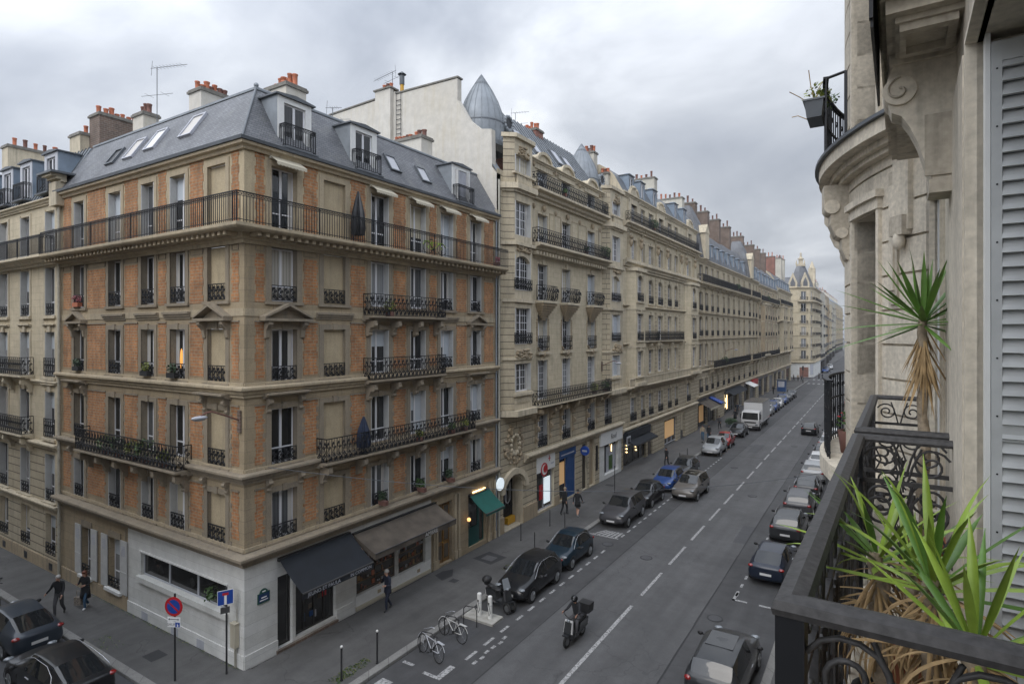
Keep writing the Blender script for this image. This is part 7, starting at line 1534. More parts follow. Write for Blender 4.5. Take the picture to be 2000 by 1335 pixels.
def person(label, loc, rz, pose, top, leg, skin='skin', shoe='shoe_dark', hair='hair_dark', h=1.75, longhair=False, coat=None, hat=None, name='person', group=None, sleeve=None, zoff=0, bare=False, detail=True, lowest=None):
    J = bones(pose); E_ = [('pel', 'sp'), ('sp', 'ch'), ('ch', 'nk'), ('nk', 'hb'), ('hb', 'hm'), ('hm', 'ht')]; rad = {'pel': (.155, .115), 'sp': (.14, .105), 'ch': (.165, .115), 'nk': (.058, .058), 'hb': (.062, .075), 'hm': (.082, .098), 'ht': (.055, .065)}; kind = {}
    for n_ in 'RL':
        E_ += [('ch', 's'+n_), ('s'+n_, 'e'+n_), ('e'+n_, 'w'+n_), ('w'+n_, 'p'+n_), ('w'+n_, 't'+n_), ('pel', 'h'+n_), ('h'+n_, 'k'+n_), ('k'+n_, 'a'+n_), ('a'+n_, 'o'+n_)]
        rad.update({'s'+n_: (.068, .068), 'e'+n_: (.050, .050), 'w'+n_: (.032, .034), 'p'+n_: (.022, .04), 't'+n_: (.011, .011), 'h'+n_: (.098, .105), 'k'+n_: (.066, .07), 'a'+n_: (.047, .052), 'o'+n_: (.042, .032)})
        for k in range(4): E_ += [('p'+n_, 'f%d%s' % (k, n_)), ('f%d%s' % (k, n_), 'g%d%s' % (k, n_))]; rad['f%d%s' % (k, n_)] = (.0095, .0095); rad['g%d%s' % (k, n_)] = (.0078, .0078)
    names = list(J); me = bpy.data.meshes.new('tmp'); me.from_pydata([tuple(J[k]) for k in names], [(names.index(a), names.index(b)) for a, b in E_], [])
    o = bpy.data.objects.new('tmp', me); col.objects.link(o); md = o.modifiers.new('skin', 'SKIN'); md.use_smooth_shade = True
    for i, k in enumerate(names): v = me.skin_vertices[0].data[i]; v.radius = rad[k]; v.use_root = (k == 'pel')
    s2 = o.modifiers.new('s', 'SUBSURF'); s2.levels = s2.render_levels = 1 if not detail else 2
    dg = bpy.context.evaluated_depsgraph_get(); ev = bpy.data.meshes.new_from_object(o.evaluated_get(dg)); bpy.data.objects.remove(o)
    segs = [(J[a], J[b], a, b) for a, b in E_]; keys = [top, leg, skin, shoe]
    def cls(c):
        best = None
        for a, b, na, nb in segs:
            ab = b-a; t = max(0, min(1, (c-a).dot(ab)/max(ab.length_squared, 1e-9))); d_ = (c-(a+ab*t)).length
            if best is None or d_ < best[0]: best = (d_, na, nb, t)
        _, na, nb, t = best
        if nb[0] == 'o': return 3
        if na[0] == 'k' and nb[0] == 'a': return (2 if bare else 1) if t < .96 else 3
        if nb[0] == 'k' or (na == 'pel' and nb[0] == 'h'): return 1
        if na == 'pel' and t < .25: return 1
        if na[0] in 'wf' or (na[0] == 'p' and na != 'pel'): return 2
        if na in ('nk', 'hb', 'hm'): return 2 if na != 'nk' or t > .3 else 0
        return 0
    q = MB(); q.v = [v.co.copy() for v in ev.vertices]; q.keys = keys
    for p in ev.polygons: q.f.append(list(p.vertices)); q.m.append(cls(p.center)); q.sm.append(True)
    hm = J['hm']; q.ball(hm+P3(0, .098, -.012), (.014, .02, .022), skin, 6, 4)
    for s_ in (-1, 1): q.ball(hm+P3(s_*.085, -.005, -.005), (.012, .02, .03), skin, 6, 4); q.ball(hm+P3(s_*.032, .088, .015), (.011, .008, .008), 'hair_dark', 6, 4)
    q.ball(hm+P3(0, .09, -.052), (.024, .008, .007), 'lip', 6, 4)
    zmin = min(v.z for v in q.v) if lowest is None else lowest; k = h/1.75
    for v in q.v: v.z -= zmin; v *= k
    root = q.build(name, None); root.location = (loc[0], loc[1], loc[2]+zoff); root.rotation_euler = (0, 0, RD(rz)); tag(root, label, 'person', group)
    def T(p): return Vector((p.x, p.y, p.z-zmin))*k
    if hat is None:
        q = MB(); c = T(hm+P3(0, -.022, .035)); q.ball(c, (.096*k, .108*k, .092*k), hair, 12, 8)
        if longhair: q.ball(T(hm+P3(0, -.07, -.10)), (.095*k, .06*k, .17*k), hair, 10, 8)
        q.build('hair', root, base=(0, 0, 0))
    elif hat == 'helmet':
        q = MB(); q.ball(T(hm+P3(0, .0, .02)), (.135*k, .15*k, .14*k), 'paint_black', 14, 10); o_ = q.build('helmet', root, base=(0, 0, 0)); q = MB(); q.ball(T(hm+P3(0, .05, .01)), (.118*k, .112*k, .07*k), 'car_glass', 12, 8); v_ = q.build('visor', root, base=(0, 0, 0)); v_.parent = o_
    if coat:
        cm, zt, zb_, wt, wb = coat; q = MB(); n = 18; vs = []; P_ = [(wt, zt), ((wt+wb)/2*.98, (zt+zb_)/2), (wb, zb_), (wb*.9, zb_+.01)]
        for r_, z_ in P_:
            for i in range(n): a = 2*math.pi*i/n; vs.append(T(P3(r_*math.cos(a)*(1+.04*math.sin(3*a)), r_*.72*math.sin(a)*(1+.05*math.sin(5*a)), z_)))
        q.add(vs, [(j*n+i, j*n+(i+1) % n, (j+1)*n+(i+1) % n, (j+1)*n+i) for j in range(len(P_)-1) for i in range(n)], cm, True); q.build('coat', root, base=(0, 0, 0))
    return root
plain('skin', (.42, .24, .17), .55); plain('hair_dark', (.02, .015, .012), .6); plain('hair_grey', (.38, .37, .35), .7); plain('hair_red', (.12, .035, .015), .6); plain('lip', (.25, .07, .06), .5); plain('shoe_dark', (.015, .015, .015), .5); plain('shoe_white', (.6, .6, .6), .5)
plain('cloth_black', (.012, .013, .016), .85); plain('cloth_navy', (.012, .017, .035), .85); plain('denim', (.035, .085, .15), .85); plain('cloth_grey', (.06, .06, .065), .85); plain('cloth_beige', (.32, .26, .18), .85); plain('cloth_pattern', (.2, .17, .14), .85, var=.8, vs=25)
WALK = {'kR': (.0, .16, -.41), 'aR': (0, -.03, -.41), 'kL': (.0, -.05, -.43), 'aL': (0, -.24, -.34), 'oL': (-.02, .12, -.09), 'eR': (.05, -.13, -.25), 'wR': (.02, -.02, -.25), 'eL': (-.06, .10, -.26), 'wL': (.0, .16, -.2), 'lean': .05}
WALK2 = {'kL': (.0, .15, -.41), 'aL': (0, -.02, -.41), 'kR': (.0, -.04, -.43), 'aR': (0, -.22, -.35), 'oR': (.02, .12, -.09), 'eL': (-.06, -.13, -.25), 'wL': (-.02, -.02, -.25), 'eR': (.06, .10, -.26), 'wR': (.0, .15, -.2), 'lean': .05}
STEP_OUT = dict(WALK, eR=(.13, -.06, -.25), wR=(.16, .02, -.19))
HOLD = dict(WALK2, eR=(.08, .05, -.26), wR=(-.10, .20, .06), eL=(-.06, .03, -.27), wL=(.04, .19, .02))
ZP2 = .13
person('grey-haired man in dark jacket striding with one arm swung out, side street', (-30.0, 10.95, ZP2), 225, STEP_OUT, 'cloth_black', 'cloth_grey', hair='hair_grey')
wm2 = person('red-haired woman in long dark coat and blue jeans beside the grey-haired man', (-29.75, 11.85, ZP2), 205, HOLD, 'cloth_black', 'denim', hair='hair_red', shoe='shoe_white', h=1.68, longhair=True, coat=('cloth_black', 1.05, .52, .19, .25))
bg_ = thing('tote_bag', 'patterned pale tote bag carried by the red-haired woman', 'bag', (-30.1, 11.72, ZP2+.12), RD(205)); q = MB(); q.ext([(-.16, -.05, 0), (.16, -.05, 0), (.19, -.07, .34), (-.19, -.07, .34)], (0, .12, 0), 'cloth_pattern'); q.build('bag_body', bg_); q = MB(); q.tube([(-.1, 0, .33), (-.08, 0, .62), (.08, 0, .62), (.1, 0, .33)], .01, 'cloth_beige', 5); q.build('handle', bg_)
person('man in dark blue suit walking past the brown shop window with a phone', (-18.3, 18.85, ZP2), 170, HOLD, 'cloth_navy', 'cloth_navy', hair='hair_grey', h=1.8, coat=('cloth_navy', 1.05, .78, .175, .2))
person('man in dark suit walking away past the blue shopfront', (-17.9, 35.1, ZP2), -10, WALK, 'cloth_black', 'cloth_black', hair='cloth_beige', h=1.82, coat=('cloth_black', 1.05, .78, .175, .2))
person('woman in black top and short skirt with bare legs and white shoes', (-17.05, 35.35, ZP2), 5, WALK2, 'cloth_black', 'cloth_grey', shoe='shoe_white', bare=True, h=1.72, coat=('cloth_black', 1.0, .66, .17, .22))
person('person in black standing on the pavement behind the bright blue car', (-16.4, 52.6, ZP2), 160, WALK, 'cloth_black', 'cloth_black', detail=False)
person('person in beige jacket and jeans beside someone in a dark coat', (-16.95, 67.6, ZP2), 190, WALK2, 'cloth_beige', 'denim', detail=False, group='distant walkers'); person('person in dark coat beside someone in a beige jacket', (-16.35, 68.0, ZP2), 185, WALK, 'cloth_black', 'denim', detail=False, group='distant walkers', coat=('cloth_black', 1.05, .6, .18, .22))
person('walker in dark clothes before the open shop with gold lights', (-17.1, 76.6, ZP2), 175, WALK, 'cloth_grey', 'cloth_black', detail=False, group='distant walkers'); person('walker in black coat level with the white truck', (-16.7, 84, ZP2), 180, WALK2, 'cloth_black', 'cloth_black', detail=False, group='distant walkers', coat=('cloth_black', 1.05, .5, .2, .24))
for i, (x, y, r_, t_, lab) in enumerate(((-18.0, 92, 10, 'cloth_navy', 'walker in navy beyond the truck near the dark shopfronts'), (-17.8, 126, 170, 'cloth_black', 'walker in black near the end of the row of parked cars'), (-18.3, 163.2, 120, 'cloth_black', 'leftmost of three people waiting at the far crossing'), (-17.4, 163.6, 200, 'cloth_beige', 'middle one of three people waiting at the far crossing'), (-16.5, 163.0, 90, 'cloth_grey', 'rightmost of three people waiting at the far crossing'), (-13.4, 173.4, 80, 'cloth_black', 'one of two people on the far zebra crossing, dark coat'), (-12.6, 173.6, 85, 'cloth_navy', 'one of two people on the far zebra crossing, navy coat'))):
    person(lab, (x, y, ZP2 if i < 5 else .015), r_, (WALK, WALK2)[i % 2], t_, 'cloth_black', detail=False, group='distant walkers')

# ---------------------------------------------------------------- two-wheelers
def wheel2(root, y, r_, wt, z=None, m='rubber', sp=False):
    z = r_ if z is None else z; q = MB(); n = 22; pts = [(0, y+(r_-wt/2)*math.cos(2*math.pi*i/n), z+(r_-wt/2)*math.sin(2*math.pi*i/n)) for i in range(n+1)]; q.tube(pts, wt/2, m, 6)
    if sp:
        for i in range(12): a = math.pi*i/6; q.cyl((0, y, z), (0, y+(r_-wt)*math.cos(a), z+(r_-wt)*math.sin(a)), .0025, 'chrome', n=3, cap=False)
        q.cyl((-.03, y, z), (.03, y, z), .02, 'chrome', n=8)
    else: q.cyl((-wt*.35, y, z), (wt*.35, y, z), r_*.55, 'rim', n=14)
    return q.build('wheel', root, base=(0, 0, 0))
def bicycle(label, loc, rz, tilt, fm, group=None, basket=False, s=1.0, name='bicycle'):
    root = thing(name, label, 'bicycle', loc, 0, group); root.rotation_euler = (0, RD(tilt), RD(rz)); root.scale = (s, s, s)
    wheel2(root, -.52, .34, .035, sp=True); wheel2(root, .52, .34, .035, sp=True); q = MB(); r_ = .016
    bb = (0, -.08, .30); st = (0, -.22, .80); hd = (0, .36, .82); hb = (0, .40, .68); ra = (0, -.52, .34); fa = (0, .52, .34)
    for a, b in ((bb, st), (bb, hb), ((0, -.19, .68), hb), (bb, ra), ((0, -.2, .74), ra), (hb, hd), (hb, fa)): q.cyl(a, b, r_, fm, n=7)
    q.build('frame', root, base=(0, 0, 0)); q = MB(); q.ball((0, -.24, .84), (.06, .13, .03), 'plastic_black', 8, 6); q.build('saddle', root, base=(0, 0, 0))
    q = MB(); q.tube([(-.27, .24, .93), (-.2, .34, .95), (0, .37, .93), (.2, .34, .95), (.27, .24, .93)], .012, 'chrome', 6); q.cyl(hd, (0, .37, .93), .013, 'chrome', n=6); q.build('handlebar', root, base=(0, 0, 0))
    q = MB(); q.cyl((-.05, -.08, .30), (.05, -.08, .30), .07, 'plastic_black', n=12); q.box(-.14, -.05, -.03, .06, .2, .22, 'plastic_black'); q.box(.05, .14, -.2, -.11, .38, .4, 'plastic_black'); q.build('pedals', root, base=(0, 0, 0))
    q = MB(); pts = lambda y: [(0, y+.37*math.cos(RD(t)), .34+.37*math.sin(RD(t))) for t in range(20, 170, 15)]
    q.tube(pts(-.52), .014, fm, 5); q.tube(pts(.52), .014, fm, 5); q.build('mudguard', root, base=(0, 0, 0))
    q = MB(); q.box(-.06, .06, -.75, -.38, .72, .735, fm); q.cyl((0, -.7, .72), ra, .008, fm, n=5); q.build('carrier', root, base=(0, 0, 0)); return root
bicycle('silver city bicycle leaning at the stand nearest the camera', (-14.45, 17.1, .0), 75, 9, 'frame_grey', 'bicycles at the kerb stands')
bicycle('pale bicycle leaning at the stand beside the kerb, second from the camera', (-14.55, 18.6, .0), 80, 7, 'shutter_white', 'bicycles at the kerb stands')
plain('paint_lime', (.35, .6, .03), .45)
bicycle('lime green bicycle leaning on the fifth floor balcony railing', (-18.80, 22.7, 16.2), -8, -6, 'paint_lime', s=.9)

def scooter(root, body, panel, case=True, dual=False, ws=True):
    for dx in ((-.16, .16) if dual else (0,)):
        w_ = wheel2(root, .62, .25, .11, .25); w_.location.x = dx
    wheel2(root, -.58, .25, .12, .25)
    q = MB(); q.ext([(-.15, .42, .22), (-.15, .30, .30), (-.15, -.15, .30), (-.15, -.80, .42), (-.15, -.85, .72), (-.15, -.2, .70), (-.15, -.08, .40), (-.15, .28, .38), (-.15, .38, .95), (-.15, .50, .95), (-.15, .62, .58), (-.15, .60, .45)], (.30, 0, 0), body); q.build('body', root, base=(0, 0, 0))
    q = MB(); q.ext([(-.2, .50, .52), (.2, .50, .52), (.17, .40, 1.0), (-.17, .40, 1.0)], (0, .06, .02), panel); q.ball((0, .50, 1.0), (.08, .05, .06), 'head_lamp', 8, 6); q.build('front_shield', root, base=(0, 0, 0))
    q = MB(); q.ball((0, -.30, .78), (.16, .34, .09), 'plastic_black', 12, 6); q.ball((0, -.62, .82), (.15, .22, .08), 'plastic_black', 12, 6); q.build('seat', root, base=(0, 0, 0))
    q = MB(); q.tube([(-.34, .18, 1.05), (-.2, .30, 1.06), (0, .36, 1.02), (.2, .30, 1.06), (.34, .18, 1.05)], .018, 'plastic_black', 6)
    q.build('handlebar', root, base=(0, 0, 0)); q = MB(); q.ext([(-.13, .62, .46), (.13, .62, .46), (.1, .80, .50), (-.1, .80, .50)], (0, 0, .05), body); q.build('mudguard', root, base=(0, 0, 0))
    for s_ in (-1, 1): q = MB(); q.cyl((s_*.25, .30, 1.06), (s_*.3, .34, 1.2), .008, 'plastic_black', n=5); q.ball((s_*.31, .35, 1.23), (.06, .02, .04), 'plastic_black', 8, 4); q.build('mirror', root, base=(0, 0, 0))
    if ws: q = MB(); q.ext([(-.2, .46, 1.0), (.2, .46, 1.0), (.17, .30, 1.42), (-.17, .30, 1.42)], (0, .012, 0), 'head_lamp'); q.build('windshield', root, base=(0, 0, 0))
    if case: q = MB(); q.ball((0, -.92, 1.02), (.24, .22, .17), 'plastic_black', 14, 8); q.box(-.1, .1, -1.0, -.7, .80, .88, 'plastic_black'); q.build('top_case', root, base=(0, 0, 0))
    q = MB(); q.box(-.08, .08, -.90, -.84, .62, .70, 'tail_lamp'); q.build('tail_light', root, base=(0, 0, 0)); q = MB(); q.cyl((.17, -.1, .28), (.19, -.75, .34), .045, 'chrome', n=10); q.build('exhaust', root, base=(0, 0, 0)); q = MB(); q.box(-.09, .09, -.93, -.915, .40, .56, 'plate_white'); q.build('number_plate', root, base=(0, 0, 0))
sc1 = thing('motor_scooter', 'three-wheeled black scooter with top case parked in front of the black hatchback', 'scooter', (-14.35, 21.85, 0), RD(-105)); scooter(sc1, 'paint_dark', 'paint_grey', dual=True)
sc2 = thing('motor_scooter', 'white and black scooter with large top case ridden along the street', 'scooter', (-10.3, 21.1, 0), RD(176)); scooter(sc2, 'paint_dark', 'paint_white', ws=False)
q = MB(); q.ext([(-.23, -1.12, .88), (.23, -1.12, .88), (.26, -1.14, 1.24), (-.26, -1.14, 1.24)], (0, .42, 0), 'plastic_black'); q.build('cargo_box', sc2)
sc3 = thing('motor_scooter', 'dark scooter at the left edge parked before the slate grey saloon', 'scooter', (-33.3, 9.7, 0), RD(80)); scooter(sc3, 'paint_black', 'paint_dark', case=False)
RIDE = {'kR': (.12, .38, -.08), 'aR': (-.02, -.02, -.38), 'kL': (-.12, .38, -.08), 'aL': (.02, -.02, -.38), 'eR': (.10, .20, -.20), 'wR': (.02, .22, -.02), 'eL': (-.10, .20, -.20), 'wL': (-.02, .22, -.02), 'lean': .16}
person('helmeted rider in dark jacket on the moving white scooter', (-10.3, 21.3, .40), 176, RIDE, 'cloth_black', 'cloth_grey', hat='helmet', h=1.75)

# ---------------------------------------------------------------- street furniture
def bollard(label, x, y, h, white, r=.035, z=ZP2, g=None):
    t = thing('bollard', label, 'bollard', (x, y, z), 0, g); q = MB(); q.cyl((0, 0, 0), (0, 0, h), r, 'bollard_black', n=10); q.cyl((0, 0, 0), (0, 0, .05), r*1.5, 'bollard_black', n=10); q.cyl((0, 0, h*.72), (0, 0, h*.74), r*1.25, 'bollard_black', n=10); q.build('post', t)
    q = MB(); q.ball((0, 0, h+.04), .05 if white else .035, 'white_paint' if white else 'bollard_black', 10, 8); q.build('knob', t)
BG = 'thin black bollards by the carriage gate'
bollard('white-topped black bollard at the bottom edge near the crossing', -15.95, 14.15, 1.15, True, g='white-topped bollards'); bollard('white-topped black bollard nearer the bicycles', -15.68, 15.6, 1.15, True, g='white-topped bollards')
for x, y, lab in ((-17.8, 29.3, 'thin black bollard nearest the green awning'), (-16.35, 28.4, 'thin black bollard just behind the small dark blue car'), (-17.6, 32.5, 'thin black bollard nearest the red and white shop sign'), (-16.6, 32.6, 'thin black bollard at the kerb beyond the small dark blue car')): bollard(lab, x, y, .95, False, .028, g=BG)
for y, lab in ((54.5, 'short bollard past the person behind the blue car'), (57, 'short bollard before the silver suv'), (66.2, 'short bollard before the pair of walkers'), (70.2, 'short bollard just past the pair of walkers')): bollard(lab, -15.75, y, .95, False, .03, g='short kerb bollards up the street')
t = thing('sign_post', 'tall thin black post without a plate beside the grey people carrier', 'post', (-16.8, 41.2, ZP2)); q = MB(); q.cyl((0, 0, 0), (0, 0, 2.35), .032, 'bollard_black', n=8); q.build('pole', t); q = MB(); q.box(-.02, .02, -.16, .16, 2.25, 2.33, 'shutter_grey'); q.build('bracket', t)
# no parking sign
def disc_sign():
    t = thing('road_sign', 'round blue and red no-parking sign on a black post with small white plates', 'sign', (-20.9, 11.05, ZP2), RD(25)); q = MB(); q.cyl((0, 0, 0), (0, 0, 3.05), .034, 'bollard_black', n=10); q.build('pole', t)
    q = MB(); q.cyl((0, -.05, 2.62), (0, -.07, 2.62), .335, 'sign_red', n=32); q.cyl((0, -.0705, 2.62), (0, -.076, 2.62), .245, 'sign_blue', n=32); c_ = math.cos(RD(45)); T = Matrix.Translation((0, -.078, 2.62)) @ Matrix.Rotation(RD(40), 4, 'Y'); b = MB(T); b.box(-.255, .255, -.003, .003, -.03, .03, 'sign_red'); take(q, b); q.build('disc', t)
    q = MB(); q.box(-.24, .24, -.06, -.048, 2.10, 2.25, 'sign_white'); p_ = q.build('arrow_plate', t); q = MB(); q.box(-.16, .16, -.064, -.061, 2.165, 2.185, 'letter_dark'); q.poly([(-.21, -.063, 2.175), (-.15, -.063, 2.14), (-.15, -.063, 2.21)], 'letter_dark'); q.poly([(.21, -.063, 2.175), (.15, -.063, 2.21), (.15, -.063, 2.14)], 'letter_dark'); a_ = q.build('arrow', t); a_.parent = p_
    q = MB(); q.box(-.24, .24, -.06, -.048, 1.90, 2.08, 'sign_white'); q.box(.06, .23, -.063, -.06, 1.91, 2.07, 'sign_blue'); q.box(.13, .15, -.066, -.063, 1.95, 2.03, 'sign_white'); q.cyl((.15, -.063, 1.96), (.15, -.067, 1.96), .03, 'sign_white', n=10); p_ = q.build('text_plate', t)
    tt = text('SAUF', .13, t, Matrix.Translation((-.09, -.064, 1.99)) @ Matrix.Rotation(RD(90), 4, 'X'), 'letter_dark', .001); tt.parent = p_
disc_sign()
t = thing('road_sign', 'square blue dead end sign with white T and red bar at the building corner', 'sign', (-19.75, 12.25, ZP2), RD(62)); q = MB(); q.cyl((0, 0, 0), (0, 0, 3.1), .034, 'bollard_black', n=10); q.build('pole', t)
q = MB(); q.box(-.30, .22, -.06, -.045, 2.50, 3.02, 'sign_white'); q.box(-.285, .205, -.064, -.06, 2.515, 3.005, 'sign_blue'); q.box(-.08, .0, -.068, -.064, 2.515, 2.84, 'sign_white'); q.box(-.14, .06, -.070, -.064, 2.84, 2.93, 'sign_red'); q.build('plate', t); q = MB(); q.box(-.2, .1, -.07, -.04, 2.2, 2.42, 'letter_dark'); q.build('small_plate', t)
# charging posts on their slab, bicycle hoops
t = thing('charging_station', 'pale concrete slab carrying two white charging posts behind the bicycles', 'charging station', (-14.5, 20.7, 0)); q = MB(); q.box(-.78, .78, -.42, .42, 0, .09, 'concrete'); q.build('slab', t)
for x in (-.18, .38):
    q = MB(); q.cyl((0, 0, 0), (0, 0, .92), .10, 'white_paint', n=14); q.ball((0, 0, .92), (.10, .10, .05), 'white_paint', 14, 6); q.box(-.03, .03, -.11, -.09, .6, .7, 'plastic_black'); q.cyl((0, 0, .55), (0, 0, .57), .103, 'shutter_grey', n=14); p_ = q.build('charging_post', t, base=(0, 0, 0)); p_.location = (x, .0, .09); q = MB(); q.tube([(0, -.1, .6), (.12, -.16, .3), (.02, -.12, .15), (-.06, -.1, .5)], .012, 'plastic_black', 5); c_ = q.build('cable', t, base=(0, 0, 0)); c_.parent = p_
for i, (x, y, lab) in enumerate(((-14.9, 17.25, 'black bicycle hoop holding the nearest bicycle'), (-14.9, 18.75, 'black bicycle hoop holding the second bicycle'), (-14.75, 19.85, 'empty black bicycle hoop before the charging posts'))):
    q = MB(); q.tube([(-.3, 0, 0), (-.3, 0, .7), (-.2, 0, .82), (.2, 0, .82), (.3, 0, .7), (.3, 0, 0)], .022, 'bollard_black', 7); o = q.build('bicycle_hoop', None, base=(0, 0, 0)); o.location = (x+.2, y, 0); o.rotation_euler = (0, 0, RD(12)); tag(o, lab, 'bike stand', 'bicycle hoops at the kerb')
# shrubs in planters, traffic light, far lamp posts, stacked things at the crossing
t = thing('potted_shrub', 'low green shrub in a planter on the pavement before the truck', 'shrub', (-16.3, 79.5, ZP2)); q = MB(); leafclump(q, (0, 0, .65), .8, 700, 'leaf_dark', .13, .6); q.build('leaves', t); q = MB(); q.box(-.6, .6, -.5, .5, 0, .4, 'zinc_dark'); q.build('planter', t)
t = thing('traffic_light', 'traffic light showing red seen past the rounded balcony rail', 'traffic light', (-3.9, 91.7, .13)); q = MB(); q.cyl((0, 0, 0), (0, 0, 2.1), .05, 'bollard_black', n=8); q.build('pole', t); q = MB(); q.box(-.14, .14, -.1, .1, 2.0, 2.9, 'bollard_black'); h_ = q.build('housing', t); q = MB(); q.cyl((0, -.1, 2.7), (0, -.13, 2.7), .11, 'lamp_red', n=14); l_ = q.build('red_lamp', t); l_.parent = h_; q = MB(); q.cyl((0, -.1, 2.4), (0, -.12, 2.4), .09, 'black_paint', n=14); q.cyl((0, -.1, 2.12), (0, -.12, 2.12), .09, 'sign_green', n=14); l_ = q.build('dark_lamp', t); l_.parent = h_
t = thing('traffic_light', 'dark traffic light pole on the left kerb at the far crossing', 'traffic light', (-15.6, 157, .13)); q = MB(); q.cyl((0, 0, 0), (0, 0, 4.2), .07, 'bollard_black', n=8); q.build('pole', t); q = MB(); q.box(-.18, .18, -.15, .15, 3.2, 4.2, 'bollard_black'); q.build('housing', t)
t = thing('kiosk', 'small blue kiosk on the pavement near the end of the row', 'kiosk', (-17.3, 134, ZP2)); q = MB(); q.box(-.8, .8, -.8, .8, 0, 2.3, 'blue_paint'); q.ext([(-.95, -.95, 2.3), (.95, -.95, 2.3), (.95, .95, 2.3), (-.95, .95, 2.3)], (0, 0, .15), 'zinc_dark'); q.build('cabin', t); q = MB(); q.box(-.6, .6, -.83, -.8, .9, 2.1, 'shutter_grey'); q.build('poster_panel', t)
# wall lanterns on long arms
def wall_arm(label, F, s, z, arm):
    t = thing('street_lamp', label, 'street lamp', tuple(F.P(s, .02, z)), 0, 'street lamps on wall brackets'); 
    M = F.M(0, 0, 0); a = math.atan2(M[1][0], M[0][0]); t.rotation_euler = (0, 0, a)
    q = MB(); q.box(-.08, .08, 0, .06, -.45, .35, 'brick_brown'); q.build('bracket', t); q = MB(); q.tube([(0, .05, .0), (0, arm*.5, .25), (0, arm*.85, .42), (0, arm, .40), (0, arm+.2, .32)], .03, 'terracotta_dark', 6); q.build('arm', t)
    q = MB(); q.ball((0, arm+.25, .25), (.10, .30, .07), 'shutter_grey', 12, 6); q.ball((0, arm+.25, .20), (.08, .24, .06), 'head_lamp', 12, 6); q.build('lantern', t)
wall_arm('arm-mounted street lamp on the brick building corner, second floor level', FL, .22, 9.15, 1.25)
wall_arm('arm-mounted street lamp on the right bay of the domed building', F2, 15.6, 9.6, 1.2)
wall_arm('arm-mounted street lamp on the long slate-roofed building', F4, 16, 9.6, 1.3)
# antennas
def antenna(label, loc, h, L_, rz, n=9):
    t = thing('tv_antenna', label, 'antenna', loc, RD(rz), 'rooftop antennas'); q = MB(); q.cyl((0, 0, 0), (0, 0, h), .022, 'zinc_dark', n=5); q.build('mast', t); q = MB(); q.cyl((-.4, 0, h), (L_, 0, h), .014, 'zinc_dark', n=4)
    for i in range(n): x = -.1+L_*i/n; q.cyl((x, -.22, h), (x, .22, h), .008, 'zinc_dark', n=3)
    q.cyl((-.35, -.02, h-.4), (-.3, 0, h+.4), .012, 'zinc_dark', n=3); q.build('boom', t); q = MB(); q.cyl((-1.0, 0, h*.66), (1.0, 0, h*.66), .012, 'zinc_dark', n=4); q.cyl((-.5, -.3, h*.66), (-.5, .3, h*.66), .008, 'zinc_dark', n=3); q.cyl((.5, -.3, h*.66), (.5, .3, h*.66), .008, 'zinc_dark', n=3); q.build('cross_bar', t)
antenna('tall tv antenna beside the white chimney on the slate roof', (-33.0, 16.5, 22.3), 4.3, 1.9, 20); antenna('tv antenna above the white party wall', (-28.3, 29.6, 28.7), 1.5, 2.2, 170); antenna('small antenna behind the slate mansard ridge', (-25.5, 22, 22.8), 1.9, .5, 30, 4); antenna('antenna over the brick red chimney of the domed building', (-24.5, 39.5, 27.2), 2.6, 1.1, 20, 5); antenna('antenna on the long slate-roofed building near its first stack', (-23.5, 66, 27.6), 2.6, 1.0, 20, 5)
# plants on the balconies of the corner building
def bplant(label, loc, r_, n, m, pot='terracotta_dark', sz=.07, g='balcony plants', squash=1.0, name='potted_plant', w_=.3):
    t = thing(name, label, 'potted plant', loc, 0, g); q = MB(); q.box(-w_/2, w_/2, -.1, .1, 0, .2, pot); q.build('pot', t); q = MB(); leafclump(q, (0, 0, .22+r_*squash*.8), r_, n, m, sz, squash); q.build('leaves', t)
for x, r_, m, lab in ((-25.6, .42, 'leaf', 'tall green plant at the right part of the second floor side balcony'), (-26.6, .35, 'leaf_yellow', 'yellow-green bush in the middle of the second floor side balcony'), (-27.9, .32, 'leaf_dark', 'dark green bush left of the yellow-green one'), (-29.0, .36, 'leaf', 'green plant at the left part of the second floor side balcony'), (-24.2, .24, 'leaf_yellow', 'small plant at the right end of the second floor side balcony')): bplant(lab, (x, 12.35, 6.97), r_, 260, m)
for y, r_, m, lab in ((25.3, .26, 'leaf_yellow', 'yellow-green plant at the far end of the long second floor balcony'), (24.2, .22, 'leaf', 'green plant near the far end of the long second floor balcony'), (21.7, .2, 'leaf_yellow', 'small plant in the middle of the long second floor balcony')): bplant(lab, (-18.95, y, 7.05), r_, 140, m)
bplant('dead-looking plant in a dark pot on the fourth floor balcony', (-19.0, 19.7, 13.07), .3, 130, 'leaf_yellow'); bplant('small red potted plant at the far end of the fifth floor balcony', (-18.8, 28.3, 16.2), .18, 70, 'flower')
for (s_, z_, m, lab) in ((6.75, 4.45, 'leaf_dark', 'dark window box plant over the brown awning, larger'), (9.4, 4.45, 'leaf', 'window box plant over the wooden door'), (11.7, 4.45, 'leaf_dark', 'window box plant nearest the green awning')): bplant(lab, tuple(FR.P(s_, .12, z_)), .24, 120, m, w_=.7)
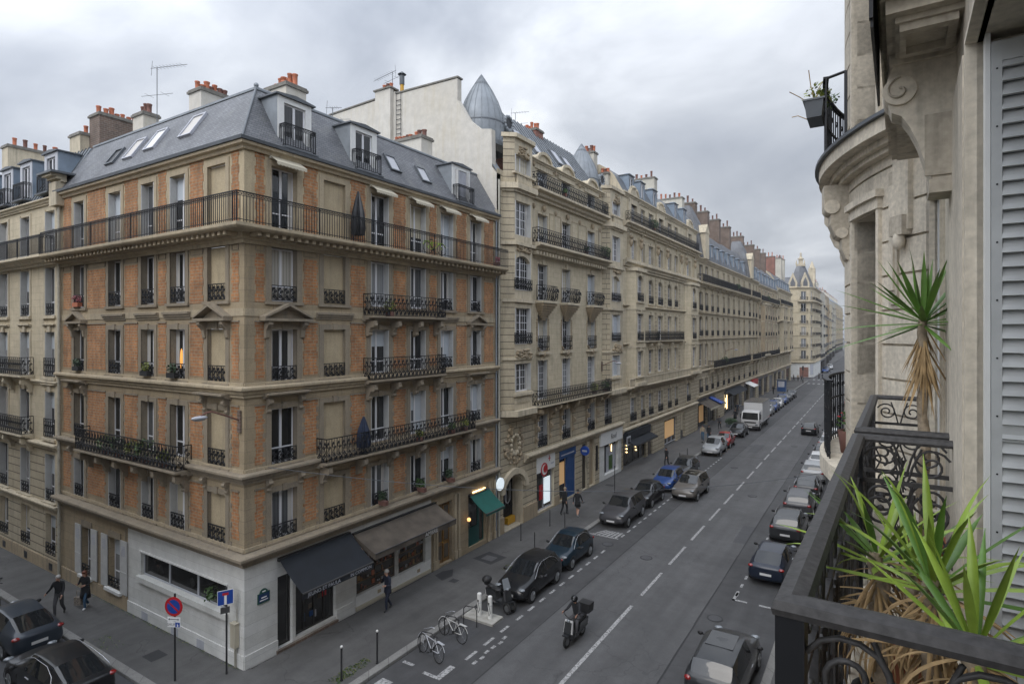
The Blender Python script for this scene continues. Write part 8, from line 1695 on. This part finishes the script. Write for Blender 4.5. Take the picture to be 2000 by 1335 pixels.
for (s_, z_, m, lab) in ((13.1, 13.55, 'flower', 'red window box at the far left column, fourth floor'), (13.1, 10.5, 'leaf_dark', 'green plant at the far left column, third floor'), (6.7, 10.5, 'leaf_yellow', 'yellow-green window plant on the third floor side wall'), (4.6, 10.5, 'leaf_dark', 'grey-green window box under the lit window')): bplant(lab, tuple(FL.P(s_, .12, z_)), .2, 80, m, 'terracotta' if m == 'flower' else 'plastic_black', w_=.6)
for (y, z_, r_, m, lab) in ((44.2, 18.3, .5, 'leaf', 'round green bush on the upper balcony of the domed building'), (42.0, 7.6, .35, 'leaf_yellow', 'yellow plant on the long lower balcony of the domed building'), (44.2, 7.6, .35, 'leaf', 'green plant at the end of the lower balcony of the domed building'), (40.6, 18.3, .22, 'leaf_dark', 'thin plant on the upper balcony of the domed building'), (37.0, 21.95, .2, 'leaf', 'small plant on the attic balcony of the domed building')): bplant(lab, (-18.85, y, z_), r_, 240, m)
for (y, z_, lab) in ((56.5, 22.5, 'shrub on the top balcony of the ornate building'), (97, 18.95, 'trailing shrub on the upper balcony of the slate-roofed building'), (88, 7.8, 'plant on the lower long balcony of the slate-roofed building'), (127, 18.7, 'plant on the upper balcony near the crossing')): bplant(lab, (-18.9, y, z_), .5, 200, 'leaf_dark', sz=.12)
# overhead cable across the street
q = MB(); A, Bp = Vector((-19.3, 13.6, 7.3)), Vector((-.3, 37.5, 5.2)); q.tube([A.lerp(Bp, i/24)-Vector((0, 0, 1.2*4*(i/24)*(1-i/24))) for i in range(25)], .012, 'zinc_dark', 4); tag(q.build('overhead_cable'), 'thin cable sagging across the street from the brick building', 'cable')
# ---------------------------------------------------------------- faint damp air
m = bpy.data.materials.new('haze'); m.use_nodes = True; n_ = m.node_tree.nodes; n_.clear(); o_ = n_.new('ShaderNodeOutputMaterial'); v_ = n_.new('ShaderNodeVolumePrincipled'); v_.inputs['Density'].default_value = .00025; v_.inputs['Color'].default_value = (.92, .93, .95, 1); m.node_tree.links.new(v_.outputs[0], o_.inputs['Volume']); MATS['haze'] = m
q = MB(); q.box(-905, 905, -305, 1505, -1.5, 37, 'haze'); hz = q.build('haze'); hz['kind'] = 'stuff'
